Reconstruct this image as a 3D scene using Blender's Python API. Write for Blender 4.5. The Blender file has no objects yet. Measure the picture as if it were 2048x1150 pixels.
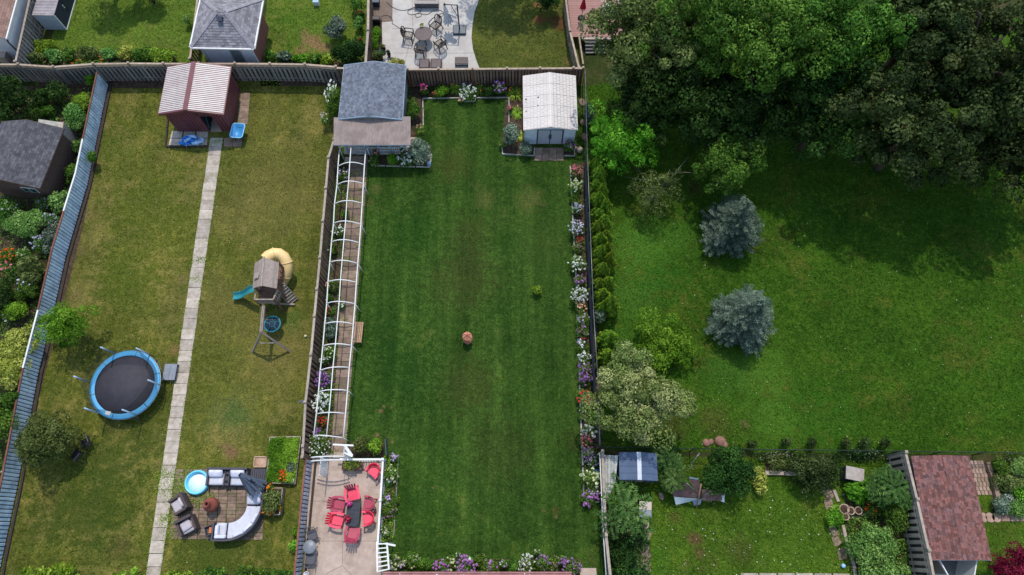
import bpy, bmesh, math, random
import numpy as np
from mathutils import Vector, Matrix
from math import radians, sin, cos, pi, atan2, hypot
random.seed(7)
RNG = np.random.default_rng(11)
scene = bpy.context.scene
COL = scene.collection

# ---------------------------------------------------------------- camera
H = 40.0                      # drone height (m)
TH = radians(19.9)            # tilt away from straight down, towards +Y
F = 1400.0                    # focal length in pixels of the 2048 px wide photograph
cam = bpy.data.cameras.new('camera')
cam.sensor_width = 36.0
cam.lens = F / 2048 * 36.0
cam.clip_start = 0.5
cam.clip_end = 3000
camo = bpy.data.objects.new('camera', cam)
COL.objects.link(camo)
camo.location = (0, 0, H)
camo.rotation_euler = (TH, 0, 0)
scene.camera = camo

# ---------------------------------------------------------------- light
SUN_EL, SUN_AZ = radians(62), radians(3)     # azimuth from +Y towards +X
world = bpy.data.worlds.new('World')
scene.world = world
world.use_nodes = True
wn = world.node_tree
bg = wn.nodes['Background']
sky = wn.nodes.new('ShaderNodeTexSky')
sky.sky_type = 'NISHITA'
sky.sun_disc = False
sky.sun_elevation = SUN_EL
sky.sun_rotation = SUN_AZ
sky.air_density = 1.7
sky.dust_density = 1.0
sky.ozone_density = 0.6
wn.links.new(sky.outputs[0], bg.inputs[0])
bg.inputs[1].default_value = 0.15
sun = bpy.data.lights.new('sun', 'SUN')
sun.energy = 2.4
sun.angle = radians(0.9)
sun.color = (1.0, 0.93, 0.80)
suno = bpy.data.objects.new('sun', sun)
COL.objects.link(suno)
sd = Vector((sin(SUN_AZ) * cos(SUN_EL), cos(SUN_AZ) * cos(SUN_EL), sin(SUN_EL)))
suno.rotation_euler = sd.to_track_quat('Z', 'Y').to_euler()
suno.location = (0, 0, 60)
vs = scene.view_settings
vs.view_transform = 'Standard'
vs.look = 'None'
vs.exposure = 0.62
vs.gamma = 1.0
vs.use_curve_mapping = False

# ---------------------------------------------------------------- helpers
def G(px, py, h=0.0):
    """survey point: where the ray through a photograph pixel meets height h"""
    u, v = (px - 1024) / F, (py - 575) / F
    d = Vector((u, sin(TH) - v * cos(TH), -(cos(TH) + v * sin(TH))))
    t = (H - h) / -d.z
    return Vector((d.x * t, d.y * t, h))

def S(r, g, b, k=1.0):
    f = lambda c: ((c / 255 + 0.055) / 1.055) ** 2.4 if c > 10 else c / 255 / 12.92
    return (f(r) * k, f(g) * k, f(b) * k, 1.0)

def wloc(o):
    v = Vector((0, 0, 0))
    while o is not None:
        v += o.location
        o = o.parent
    return v

def tag(o, label=None, cat=None, group=None, kind=None):
    if label: o['label'] = label
    if cat: o['category'] = cat
    if group: o['group'] = group
    if kind: o['kind'] = kind
    return o

def thing(name, label, cat, loc=(0, 0, 0), rz=0.0, group=None):
    o = bpy.data.objects.new(name, None)
    COL.objects.link(o)
    o.location = loc
    o.rotation_euler = (0, 0, rz)
    o.empty_display_size = 0.2
    return tag(o, label, cat, group)

def copy_tree(o, parent=None):
    c = o.copy()
    COL.objects.link(c)
    if parent is not None: c.parent = parent
    for ch in KIDS.get(o.name, []):
        copy_tree(ch, c)
    return c
KIDS = {}

def link(name, me, parent=None):
    o = bpy.data.objects.new(name, me)
    COL.objects.link(o)
    if parent is not None:
        o.parent = parent
        KIDS.setdefault(parent.name, []).append(o)
    return o

def dup(o, parent, loc=None, rot=None, scale=None):
    """another piece sharing o's mesh"""
    c = bpy.data.objects.new(o.name.split('.')[0], o.data)
    COL.objects.link(c)
    c.parent = parent
    if parent is not None: KIDS.setdefault(parent.name, []).append(c)
    if loc is not None: c.location = loc
    if rot is not None: c.rotation_euler = rot
    if scale is not None: c.scale = scale
    return c

class MB:
    def __init__(s):
        s.v, s.f, s.m = [], [], []
        s.cur = 0
        s.smooth = []
        s.sm = False
    def add(s, vs, fs):
        n = len(s.v)
        s.v += [tuple(p) for p in vs]
        for f in fs:
            s.f.append([i + n for i in f]); s.m.append(s.cur); s.smooth.append(s.sm)
        return s
    def box(s, c, d, rz=0.0, rx=0.0, ry=0.0):
        R = Matrix.Rotation(rz, 3, 'Z') @ Matrix.Rotation(ry, 3, 'Y') @ Matrix.Rotation(rx, 3, 'X')
        c = Vector(c)
        vs = [c + R @ Vector((x * d[0] / 2, y * d[1] / 2, z * d[2] / 2)) for z in (-1, 1) for y in (-1, 1) for x in (-1, 1)]
        return s.add(vs, [(0, 2, 3, 1), (4, 5, 7, 6), (0, 1, 5, 4), (2, 6, 7, 3), (0, 4, 6, 2), (1, 3, 7, 5)])
    def beam(s, p, q, w, h, up=(0, 0, 1)):
        p, q = Vector(p), Vector(q)
        t = (q - p).normalized()
        up = Vector(up)
        a = t.cross(up)
        if a.length < 1e-4: a = t.cross(Vector((0, 1, 0)))
        a.normalize(); b = a.cross(t)
        vs = [e + a * x * w / 2 + b * y * h / 2 for e in (p, q) for y in (-1, 1) for x in (-1, 1)]
        return s.add(vs, [(0, 2, 3, 1), (4, 5, 7, 6), (0, 1, 5, 4), (2, 6, 7, 3), (0, 4, 6, 2), (1, 3, 7, 5)])
    def prism(s, poly, z0, z1):
        n = len(poly)
        vs = [(p[0], p[1], z0) for p in poly] + [(p[0], p[1], z1) for p in poly]
        fs = [tuple(range(n - 1, -1, -1)), tuple(range(n, 2 * n))] + [(i, (i + 1) % n, n + (i + 1) % n, n + i) for i in range(n)]
        return s.add(vs, fs)
    def slab(s, pts, off):
        """polygon pts (3D) thickened by the vector off"""
        off = Vector(off); n = len(pts)
        vs = [Vector(p) for p in pts] + [Vector(p) + off for p in pts]
        return s.add(vs, [tuple(range(n - 1, -1, -1)), tuple(range(n, 2 * n))] + [(i, (i + 1) % n, n + (i + 1) % n, n + i) for i in range(n)])
    def tube(s, pts, r, n=8, cap=True, closed=False):
        pts = [Vector(p) for p in pts]
        rs = r if isinstance(r, (list, tuple)) else [r] * len(pts)
        base = len(s.v); N = len(pts); prev = None
        vs = []
        for i, p in enumerate(pts):
            if closed: t = pts[(i + 1) % N] - pts[i - 1]
            else: t = pts[min(i + 1, N - 1)] - pts[max(i - 1, 0)]
            t.normalize()
            if prev is None:
                a = t.cross(Vector((0, 0, 1)))
                if a.length < 1e-3: a = t.cross(Vector((1, 0, 0)))
            else: a = prev - t * prev.dot(t)
            if a.length < 1e-5: a = t.orthogonal()
            a.normalize(); prev = a; b = t.cross(a)
            for k in range(n):
                an = 2 * pi * k / n
                vs.append(p + (a * cos(an) + b * sin(an)) * rs[i])
        fs = []
        for i in range(N if closed else N - 1):
            j = (i + 1) % N
            for k in range(n):
                fs.append((i * n + k, i * n + (k + 1) % n, j * n + (k + 1) % n, j * n + k))
        if cap and not closed:
            fs.append(tuple(range(n - 1, -1, -1))); fs.append(tuple(range((N - 1) * n, N * n)))
        o = s.sm; s.sm = True; s.add(vs, fs); s.sm = o
        return s
    def lathe(s, prof, n=24, c=(0, 0, 0), sx=1, sy=1):
        vs = []; c = Vector(c)
        for r, z in prof:
            for k in range(n):
                a = 2 * pi * k / n
                vs.append(c + Vector((r * cos(a) * sx, r * sin(a) * sy, z)))
        fs = []
        for i in range(len(prof) - 1):
            for k in range(n):
                fs.append((i * n + k, i * n + (k + 1) % n, (i + 1) * n + (k + 1) % n, (i + 1) * n + k))
        fs.append(tuple(range(n - 1, -1, -1))); fs.append(tuple(range((len(prof) - 1) * n, len(prof) * n)))
        o = s.sm; s.sm = True; s.add(vs, fs); s.sm = o
        return s
    def cushion(s, c, d, rz=0.0, puff=0.35, rx=0.0):
        """pillow-like rounded box"""
        R = Matrix.Rotation(rz, 3, 'Z') @ Matrix.Rotation(rx, 3, 'X'); c = Vector(c)
        nx, ny = 8, 8; vs = []; fs = []
        for side in (1, -1):
            for j in range(ny + 1):
                for i in range(nx + 1):
                    u, w = -1 + 2 * i / nx, -1 + 2 * j / ny
                    e = (1 - abs(u) ** 4) * (1 - abs(w) ** 4)
                    z = side * d[2] / 2 * (1 - puff + puff * e) if max(abs(u), abs(w)) < 0.999 else side * d[2] / 2 * (1 - puff) * 0.55
                    k = 1 - 0.05 * (u * w) ** 2
                    vs.append(c + R @ Vector((u * d[0] / 2 * k, w * d[1] / 2 * k, z)))
        n = (nx + 1) * (ny + 1)
        for j in range(ny):
            for i in range(nx):
                a = j * (nx + 1) + i
                fs.append((a, a + 1, a + nx + 2, a + nx + 1)); fs.append((n + a, n + a + nx + 1, n + a + nx + 2, n + a + 1))
        edge = [i for i in range(nx + 1)] + [(j + 1) * (nx + 1) + nx for j in range(ny)] + [ny * (nx + 1) + i for i in range(nx - 1, -1, -1)] + [j * (nx + 1) for j in range(ny - 1, 0, -1)]
        for q in range(len(edge)):
            a, b = edge[q], edge[(q + 1) % len(edge)]
            fs.append((b, a, n + a, n + b))
        o = s.sm; s.sm = True; s.add(vs, fs); s.sm = o
        return s
    def build(s, name, mats, parent=None, world=False, kind=None, bevel=0.0):
        me = bpy.data.meshes.new(name)
        off = wloc(parent) if (world and parent is not None) else Vector((0, 0, 0))
        me.from_pydata([(p[0] - off.x, p[1] - off.y, p[2] - off.z) for p in s.v], [], s.f)
        if not isinstance(mats, (list, tuple)): mats = [mats]
        for m in mats: me.materials.append(m)
        me.polygons.foreach_set('material_index', s.m)
        me.polygons.foreach_set('use_smooth', s.smooth)
        me.update()
        o = link(name, me, parent)
        if kind: o['kind'] = kind
        if bevel:
            b = o.modifiers.new('edge', 'BEVEL'); b.width = bevel; b.segments = 2; b.limit_method = 'ANGLE'
        return o

# ---------------------------------------------------------------- materials
class NT:
    def __init__(s, name):
        s.mat = bpy.data.materials.new(name); s.mat.use_nodes = True
        s.t = s.mat.node_tree; s.n = s.t.nodes
        s.p = s.n['Principled BSDF']; s.out = s.n['Material Output']
    def new(s, ty, **kw):
        n = s.n.new('ShaderNode' + ty)
        for k, v in kw.items(): setattr(n, k, v)
        return n
    def l(s, a, b): s.t.links.new(a, b)
    def noise(s, vec, scale, detail=5, rough=0.6, stretch=None):
        n = s.new('TexNoise'); n.inputs['Scale'].default_value = scale
        n.inputs['Detail'].default_value = detail; n.inputs['Roughness'].default_value = rough
        if stretch:
            m = s.new('Mapping'); m.inputs['Scale'].default_value = stretch
            s.l(vec, m.inputs[0]); vec = m.outputs[0]
        s.l(vec, n.inputs['Vector'])
        return n.outputs['Fac']
    def ramp(s, fac, stops, interp='LINEAR'):
        r = s.new('ValToRGB'); r.color_ramp.interpolation = interp
        e = r.color_ramp.elements
        while len(e) < len(stops): e.new(0.5)
        for i, (p, c) in enumerate(stops):
            e[i].position = p; e[i].color = c if len(c) == 4 else (*c, 1)
        s.l(fac, r.inputs[0])
        return r.outputs[0]
    def mix(s, fac, a, b, mode='MIX'):
        m = s.new('MixRGB', blend_type=mode)
        for k, x in ((0, fac), (1, a), (2, b)):
            if isinstance(x, (int, float)): m.inputs[k].default_value = x
            elif isinstance(x, tuple): m.inputs[k].default_value = x if len(x) == 4 else (*x, 1)
            else: s.l(x, m.inputs[k])
        return m.outputs[0]
    def math(s, op, a, b=None):
        m = s.new('Math', operation=op)
        for k, x in ((0, a), (1, b)):
            if x is None: continue
            if isinstance(x, (int, float)): m.inputs[k].default_value = x
            else: s.l(x, m.inputs[k])
        return m.outputs[0]
    def bump(s, fac, strength, dist=0.02):
        b = s.new('Bump'); b.inputs['Strength'].default_value = strength; b.inputs['Distance'].default_value = dist
        s.l(fac, b.inputs['Height']); s.l(b.outputs[0], s.p.inputs['Normal'])

def M(name, c1, c2=None, scale=6.0, rough=0.75, bump=0.25, metal=0.0, rnd=0.12, spec=0.3, stretch=None, tint=0.0, dirt=None, dirtscale=1.2):
    t = NT(name)
    if c2 is None: c2 = tuple(x * 0.72 for x in c1[:3]) + (1,)
    co = t.new('TexCoord').outputs['Object']
    f = t.noise(co, scale, 6, 0.65, stretch)
    col = t.ramp(f, [(0.3, c2), (0.7, c1)])
    if dirt is not None:
        g = t.new('NewGeometry').outputs['Position']
        d = t.noise(g, dirtscale, 7, 0.7)
        col = t.mix(t.ramp(d, [(0.45, (0, 0, 0, 1)), (0.72, (0.8, 0.8, 0.8, 1))]), col, dirt)
    if rnd:
        oi = t.new('ObjectInfo').outputs['Random']
        h = t.new('HueSaturation')
        t.l(t.math('ADD', t.math('MULTIPLY', oi, 2 * rnd), 1 - rnd), h.inputs['Value'])
        t.l(col, h.inputs['Color']); col = h.outputs[0]
    if tint:
        a = t.new('Attribute', attribute_name='tint')
        h = t.new('HueSaturation')
        t.l(t.math('ADD', t.math('MULTIPLY', a.outputs['Fac'], 2 * tint), 1 - tint), h.inputs['Value'])
        t.l(col, h.inputs['Color']); col = h.outputs[0]
    t.l(col, t.p.inputs['Base Color'])
    t.p.inputs['Roughness'].default_value = rough
    t.p.inputs['Metallic'].default_value = metal
    t.p.inputs['Specular IOR Level'].default_value = spec
    if bump: t.bump(f, bump)
    return t.mat

def leafmat(name, dark, mid, light, trans=0.22, rough=0.65, spec=0.1):
    t = NT(name)
    a = t.new('Attribute', attribute_name='tint').outputs['Fac']
    col = t.ramp(a, [(0.0, dark), (0.5, mid), (1.0, light)])
    oi = t.new('ObjectInfo').outputs['Random']
    h = t.new('HueSaturation')
    t.l(t.math('ADD', t.math('MULTIPLY', oi, 0.3), 0.85), h.inputs['Value'])
    t.l(t.math('ADD', t.math('MULTIPLY', oi, 0.03), 0.485), h.inputs['Hue'])
    t.l(col, h.inputs['Color']); col = h.outputs[0]
    t.l(col, t.p.inputs['Base Color'])
    t.p.inputs['Roughness'].default_value = rough
    t.p.inputs['Specular IOR Level'].default_value = spec
    tr = t.new('BsdfTranslucent'); t.l(col, tr.inputs[0])
    mx = t.new('MixShader'); mx.inputs[0].default_value = trans
    t.l(t.p.outputs[0], mx.inputs[1]); t.l(tr.outputs[0], mx.inputs[2]); t.l(mx.outputs[0], t.out.inputs[0])
    return t.mat

def lawnmat(name, dark, mid, light, dry, dryamt=0.5, stripe=0.0, patches=(), scale=1.0, lush=None, lushamt=0.0):
    t = NT(name)
    g = t.new('NewGeometry').outputs['Position']
    fine = t.noise(g, 9.0 * scale, 8, 0.78)
    col = t.ramp(t.math('ADD', t.math('MULTIPLY', fine, 0.6), t.math('MULTIPLY', t.noise(g, 3.2 * scale, 7, 0.75), 0.4)), [(0.3, dark), (0.5, mid), (0.7, light)])
    big = t.noise(g, 0.32 * scale, 6, 0.62)
    med = t.noise(g, 1.6 * scale, 6, 0.7)
    d = t.math('ADD', t.math('MULTIPLY', big, 0.55), t.math('MULTIPLY', med, 0.45))
    lo = 0.62 - 0.22 * dryamt
    dm = t.ramp(d, [(lo, (0, 0, 0, 1)), (lo + 0.17, (0.8, 0.8, 0.8, 1))])
    col = t.mix(dm, col, t.mix(fine, tuple(x * 0.55 for x in dry[:3]), tuple(x * 1.35 for x in dry[:3])))
    if lush is not None:
        l2 = t.noise(g, 0.45, 6, 0.7)
        col = t.mix(t.ramp(l2, [(0.52 - 0.1 * lushamt, (0, 0, 0, 1)), (0.66, (0.9, 0.9, 0.9, 1))]), col, t.mix(fine, tuple(x * 0.5 for x in lush[:3]), tuple(x * 1.4 for x in lush[:3])))
    if stripe:
        s1 = t.noise(g, 1.0, 3, 0.55, (0.95, 0.05, 1))
        s2 = t.noise(g, 1.0, 4, 0.6, (5.0, 0.12, 1))
        ss = t.math('ADD', t.math('MULTIPLY', s1, 0.72), t.math('MULTIPLY', s2, 0.28))
        col = t.mix(stripe, col, t.ramp(ss, [(0.36, (0.32, 0.42, 0.32, 1)), (0.5, (0.85, 0.9, 0.8, 1)), (0.66, (1.75, 1.55, 1.5, 1))]), 'MULTIPLY')
    v1 = t.noise(g, 0.2, 5, 0.6); v2 = t.noise(g, 0.75, 6, 0.7)
    vv = t.math('ADD', t.math('MULTIPLY', v1, 0.5), t.math('MULTIPLY', v2, 0.5))
    col = t.mix(1.0, col, t.ramp(vv, [(0.36, (0.62, 0.68, 0.66, 1)), (0.5, (1, 1, 1, 1)), (0.64, (1.4, 1.3, 1.22, 1))]), 'MULTIPLY')
    for (x, y, r, c, k) in patches:
        vm = t.new('VectorMath', operation='DISTANCE')
        vm.inputs[1].default_value = (x, y, 0)
        fl = t.new('VectorMath', operation='MULTIPLY'); fl.inputs[1].default_value = (1, 1, 0)
        t.l(g, fl.inputs[0]); t.l(fl.outputs[0], vm.inputs[0])
        dist = t.math('DIVIDE', vm.outputs['Value'], r)
        dn = t.math('ADD', dist, t.math('MULTIPLY', t.math('SUBTRACT', med, 0.5), 2.4))
        dn = t.math('ADD', dn, t.math('MULTIPLY', t.math('SUBTRACT', fine, 0.5), 0.9))
        mk = t.ramp(dn, [(0.35, (k, k, k, 1)), (1.0, (0, 0, 0, 1))])
        col = t.mix(mk, col, t.mix(t.ramp(fine, [(0.3, (0, 0, 0, 1)), (0.7, (1, 1, 1, 1))]), tuple(x * 0.55 for x in c[:3]), tuple(x * 1.45 for x in c[:3])))
    a = t.new('Attribute', attribute_name='tint')
    h = t.new('HueSaturation')
    t.l(t.math('ADD', t.math('MULTIPLY', a.outputs['Fac'], 0.9), 0.75), h.inputs['Value'])
    t.l(col, h.inputs['Color'])
    t.l(h.outputs[0], t.p.inputs['Base Color'])
    t.p.inputs['Roughness'].default_value = 0.85
    t.p.inputs['Specular IOR Level'].default_value = 0.04
    t.bump(fine, 0.5, 0.03)
    return t.mat
# ---------------------------------------------------------------- shared materials
WHITE = M('white_paint', S(226, 226, 226, .82), S(205, 205, 206, .8), 9, .45, .05, rnd=.03)
CONC = M('concrete', S(200, 180, 168, .76), S(176, 156, 146, .74), 3.0, .9, .2, dirt=S(128, 112, 98, .9), dirtscale=.8, rnd=.05)
CONC_TOP = M('pale_concrete', S(206, 200, 196, .7), S(190, 184, 180, .68), 2.0, .9, .12, dirt=S(160, 150, 144, .8), dirtscale=.6, rnd=.03)
SLAB = M('path_slab', S(190, 178, 168, .82), S(160, 148, 138, .78), 5, .92, .35, rnd=.2, dirt=S(110, 102, 80), dirtscale=1.7)
PAVER = M('old_paver', S(150, 126, 114, .8), S(108, 90, 80, .78), 4, .92, .4, rnd=.3, dirt=S(84, 82, 54), dirtscale=2.2)
SOIL = M('soil', S(74, 56, 44, .85), S(40, 30, 23, .85), 7, .95, .8, rnd=0, dirt=S(92, 76, 60), dirtscale=4)
GREYWOOD = M('weathered_wood', S(150, 146, 144, .85), S(100, 96, 94, .75), 9, .88, .35, rnd=.32, stretch=(6, 6, .6))
BROWNWOOD = M('brown_fence_wood', S(146, 120, 106, .8), S(100, 78, 68, .75), 9, .88, .35, rnd=.25, stretch=(6, 6, .6))
SHADEDWOOD = M('shaded_grey_wood', S(72, 70, 70, .7), S(46, 44, 44, .65), 9, .9, .35, rnd=.25, stretch=(6, 6, .6))  # shade between fence boards, put into the colour of the recessed grey boards
SHADEDBROWN = M('shaded_brown_wood', S(74, 58, 50, .7), S(48, 38, 33, .65), 9, .9, .35, rnd=.25, stretch=(6, 6, .6))  # recessed brown boards, coloured darker to stand in for gap shade
CAPWOOD = M('fence_cap_wood', S(182, 164, 148, .82), S(140, 122, 106, .8), 5, .85, .3, rnd=.1)
CAPGREY = M('grey_cap_wood', S(176, 162, 150, .82), S(138, 126, 116, .8), 5, .85, .3, rnd=.12)
ORANGEWOOD = M('new_post_wood', S(150, 104, 62, .75), S(112, 76, 46, .7), 6, .8, .25, rnd=.12)
BLACK = M('black_plastic', S(24, 25, 29), S(16, 17, 20), 8, .5, .1, rnd=.05)
SCREEN = M('screen_fabric', S(54, 58, 74, .9), S(44, 47, 60, .9), 2.0, .85, .1, rnd=.03)
GALV = M('galvanised_steel', S(150, 155, 158, .7), S(110, 114, 118, .7), 12, .4, .05, metal=.5, rnd=.05)
DKWOOD = M('dark_timber', S(70, 62, 58, .75), S(46, 40, 37, .75), 7, .9, .4, rnd=.12, stretch=(1, 5, 5))

# ---------------------------------------------------------------- survey lines
def line(pts, h): return [G(x, y, h) for x, y in pts]
BLUE_TOP = [(194, 144), (150, 349), (104, 498), (76, 620), (46, 736), (24, 850), (0, 975), (-30, 1110), (-48, 1200)]
BF = line(BLUE_TOP, 1.4)
POST_PX = [(668, 279), (657, 315), (652, 376), (646, 442), (640, 515), (634, 578), (629, 632), (622, 709), (611, 804), (606, 892), (605, 914)]
PF = line(POST_PX, 1.8)
RF = line([(1168, 40), (1170, 140), (1175, 310), (1180, 445), (1187, 620), (1195, 745), (1200, 890)], 1.8)
BKL = line([(-30, 129), (37, 129), (107, 134), (187, 128), (257, 127), (327, 127.5), (398, 127.5), (470, 127.5), (540, 128), (610, 129), (672, 134)], 1.8)
BKR = line([(672, 136), (740, 138), (815, 139), (877, 138.5), (945, 138), (1014, 137.5), (1080, 137), (1147, 136.5), (1166, 136.5)], 1.8)
CL = line([(1200, 894), (1390, 897), (1800, 902), (2060, 906)], 1.3)
xy = lambda pts: [(p[0], p[1]) for p in pts]

def sheet(name, poly, z, mat, kind='structure', parent=None):
    mb = MB()
    n = len(poly)
    mb.add([(p[0], p[1], z) for p in poly], [list(range(n))])
    o = mb.build(name, mat, parent)
    # face up
    if o.data.polygons[0].normal.z < 0: o.data.flip_normals()
    if kind: o['kind'] = kind
    return o

ground_mat = lawnmat('ground', S(40, 52, 24, .8), S(58, 70, 34, .8), S(80, 90, 46, .8), S(96, 84, 60, .8), .7)
sheet('ground', [(-400, -400), (400, -400), (400, 500), (-400, 500)], 0.0, ground_mat)

P = lambda x, y: G(x, y, 0)
def pt(x, y, r, c, k): p = P(x, y); return (p.x, p.y, r, c, k)
brown = S(140, 108, 80, .8); tan = S(128, 112, 72, .85); lushg = S(70, 104, 40, .85)
LAWN_L = lawnmat('left_lawn', S(56, 64, 20, .86), S(94, 99, 40, .88), S(134, 136, 68, .92), S(138, 126, 74, .88), .64, 0.22,
    [pt(460, 905, .55, brown, .75), pt(446, 890, .3, brown, .5), pt(465, 830, 1.7, S(104, 112, 66, .8), .6), pt(470, 828, .9, S(72, 100, 46, .8), .5),
     pt(365, 560, .5, tan, .6), pt(350, 700, .45, S(150, 116, 78, .8), .6), pt(372, 640, .5, tan, .5), pt(212, 250, .45, tan, .6), pt(195, 330, .4, tan, .7),
     pt(178, 430, .4, tan, .7), pt(160, 500, .5, tan, .5), pt(150, 590, .5, tan, .5), pt(100, 1000, .9, S(112, 92, 60, .8), .4), pt(235, 1090, .8, S(112, 92, 60, .8), .45),
     pt(300, 420, 3.4, S(86, 100, 34, .8), .5), pt(250, 560, 2.4, S(80, 98, 32, .8), .5), pt(230, 300, 1.8, S(90, 104, 38, .8), .5),
     pt(550, 380, 4.2, S(116, 108, 60, .86), .5), pt(560, 700, 3.4, S(114, 106, 58, .86), .5), pt(450, 620, 2.6, S(112, 104, 58, .86), .45), pt(520, 240, 2.2, S(112, 106, 56, .86), .4), pt(570, 560, 1.0, lushg, .4), pt(585, 640, .9, lushg, .5), pt(170, 1020, 3.6, S(58, 76, 26, .85), .75), pt(220, 920, 2.6, S(70, 84, 32, .85), .65), pt(430, 1120, 3.2, S(72, 86, 32, .85), .5),
     pt(290, 880, 1.4, S(70, 84, 32, .8), .5), pt(440, 1120, 3.0, S(76, 90, 36, .8), .6), pt(590, 1050, 1.2, S(64, 88, 32, .8), .6), pt(110, 780, 1.4, S(72, 88, 32, .8), .5)])
LAWN_C = lawnmat('centre_lawn', S(26, 46, 14, 1.0), S(50, 76, 27, 1.02), S(86, 112, 52, 1.04), S(92, 94, 50, .92), .28, 0.62,
    [pt(928, 560, 2.6, S(76, 76, 40, .75), .42), pt(950, 470, 2.0, S(76, 76, 40, .75), .32), pt(940, 770, 2.2, S(76, 72, 38, .72), .36), pt(905, 330, 1.6, S(84, 86, 42, .75), .45),
     pt(1000, 900, 2.4, S(66, 66, 34, .72), .34), pt(1080, 480, 2.4, S(70, 94, 38, .75), .42), pt(1060, 400, 1.1, S(112, 112, 60, .75), .45), pt(970, 400, .8, S(112, 112, 60, .75), .4),
     pt(820, 460, 2.3, S(32, 72, 20, .8), .5), pt(800, 740, 2.6, S(28, 66, 20, .8), .5), pt(770, 640, 1.6, S(32, 70, 24, .8), .4), pt(990, 620, 1.2, S(32, 64, 18, .8), .4), pt(1000, 480, 1.2, S(30, 68, 18, .8), .4),
     pt(762, 822, .16, brown, .8), pt(768, 813, .13, brown, .8), pt(783, 815, .1, brown, .7), pt(755, 870, .15, brown, .8), pt(784, 884, .1, brown, .7), pt(866, 975, .12, brown, .5),
     pt(1088, 1022, .14, S(120, 104, 62, .8), .5), pt(1112, 1034, .13, tan, .5), pt(1110, 1022, .3, S(96, 84, 52, .8), .4), 
     pt(752, 375, .5, S(104, 100, 58, .8), .5), pt(740, 405, .4, S(104, 100, 58, .8), .4), pt(838, 1010, 1.8, S(40, 74, 22, .8), .4), pt(1150, 880, 1.0, S(56, 58, 28, .7), .4)])
LAWN_R = lawnmat('field_grass', S(26, 48, 8, .88), S(53, 86, 20, .92), S(94, 126, 44, .94), S(90, 92, 38, .86), .5, 0.0,
    [pt(1280, 490, 2.4, S(74, 114, 38, .95), .7), pt(1260, 590, 2.2, S(68, 106, 36, .92), .65), pt(1360, 470, 1.6, S(66, 106, 34, .92), .6), pt(1250, 680, 1.6, S(62, 100, 32, .9), .6),
     pt(1330, 560, 1.8, S(48, 96, 26, .85), .5), pt(1520, 740, 2.4, S(78, 114, 36, .95), .65), pt(1450, 745, 1.8, S(60, 98, 34, .85), .5), pt(1550, 840, 2.0, S(74, 110, 34, .95), .65), pt(1650, 830, 2.4, S(52, 96, 24, .85), .5),
     pt(1430, 840, 1.3, S(84, 80, 40, .8), .5), pt(1345, 850, 1.2, S(74, 70, 36, .8), .6), pt(1490, 850, .35, S(112, 96, 66, .8), .5), pt(1290, 385, .8, S(50, 46, 28, .7), .4), pt(1390, 375, .7, S(66, 50, 36, .8), .5)])
LAWN_T = lawnmat('sunny_lawn', S(50, 68, 18, .86), S(86, 110, 36, .88), S(128, 148, 68, .92), S(120, 118, 62, .86), .5, 0.0,
    [pt(625, 85, .9, S(150, 118, 84, .8), .9), pt(650, 95, .6, S(150, 118, 84, .8), .8), pt(600, 105, .6, S(136, 108, 74, .8), .7), pt(612, 70, .6, S(140, 118, 78, .8), .7), pt(575, 40, 1.0, S(66, 104, 24, .85), .5)])
LAWN_T2 = lawnmat('olive_lawn', S(52, 60, 20, .88), S(84, 92, 40, .9), S(116, 122, 62, .92), S(104, 96, 54, .8), .5, 0.0,
    [pt(1075, 10, .35, S(176, 120, 84, .8), .8), pt(1080, 40, .6, S(128, 84, 58, .8), .8), pt(1120, 45, .9, S(108, 74, 50, .8), .85), pt(1140, 125, .6, tan, .6)])
LAWN_B = lawnmat('yard_lawn', S(42, 62, 14, .88), S(70, 98, 26, .92), S(106, 132, 52, .94), S(98, 92, 50, .8), .42, 0.0,
    [pt(1390, 1080, .5, S(108, 80, 58, .8), .8), pt(1350, 1035, .5, S(92, 76, 48, .8), .5), pt(1400, 1105, .4, S(110, 84, 60, .8), .6), pt(1480, 1100, .9, S(84, 84, 44, .8), .5),
     pt(1320, 1120, 1.0, S(60, 100, 28, .85), .6), pt(1560, 990, 1.5, S(72, 108, 28, .85), .5), pt(1600, 1100, 1.2, S(76, 110, 32, .85), .4)])

BLY = xy(BF)
lawn_left = [(BF[0].x, BKL[3].y)] + [(BKL[i].x, BKL[i].y) for i in range(4, 11)] + xy(PF) + [tuple(P(606, 1180)[:2]), tuple(P(0, 1180)[:2])] + BLY[::-1]
lawn_centre = [(BKL[10].x, BKL[10].y), (BKR[-1].x, BKR[-1].y)] + xy(RF)[2:] + [tuple(P(1214, 1180)[:2]), tuple(P(606, 1180)[:2])] + xy(PF)[::-1]
lawn_field = xy(RF)[1:] + [(CL[0].x, CL[0].y), (CL[1].x, CL[1].y), (CL[2].x, CL[2].y), (CL[3].x + 8, CL[3].y), tuple(P(2320, 500)[:2]), (RF[1].x + 42, RF[1].y + 8)]
lawn_top_west = [tuple(P(*q)[:2]) for q in [(70, 172), (150, -60), (402, -60), (412, 172)]]
lawn_top_mid = [tuple(P(*q)[:2]) for q in [(520, 172), (540, -60), (752, -60), (762, 150), (690, 172)]]
lawn_top_east = [tuple(P(*q)[:2]) for q in [(800, 158), (960, -60), (1150, -60), (1168, 172), (800, 172)]]
lawn_yard = [tuple(P(*q)[:2]) for q in [(1214, 912), (1800, 918), (1850, 1180), (1222, 1180)]]
lawn_corner = [tuple(P(*q)[:2]) for q in [(1850, 922), (2120, 930), (2120, 1180), (1850, 1180)]]
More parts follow.
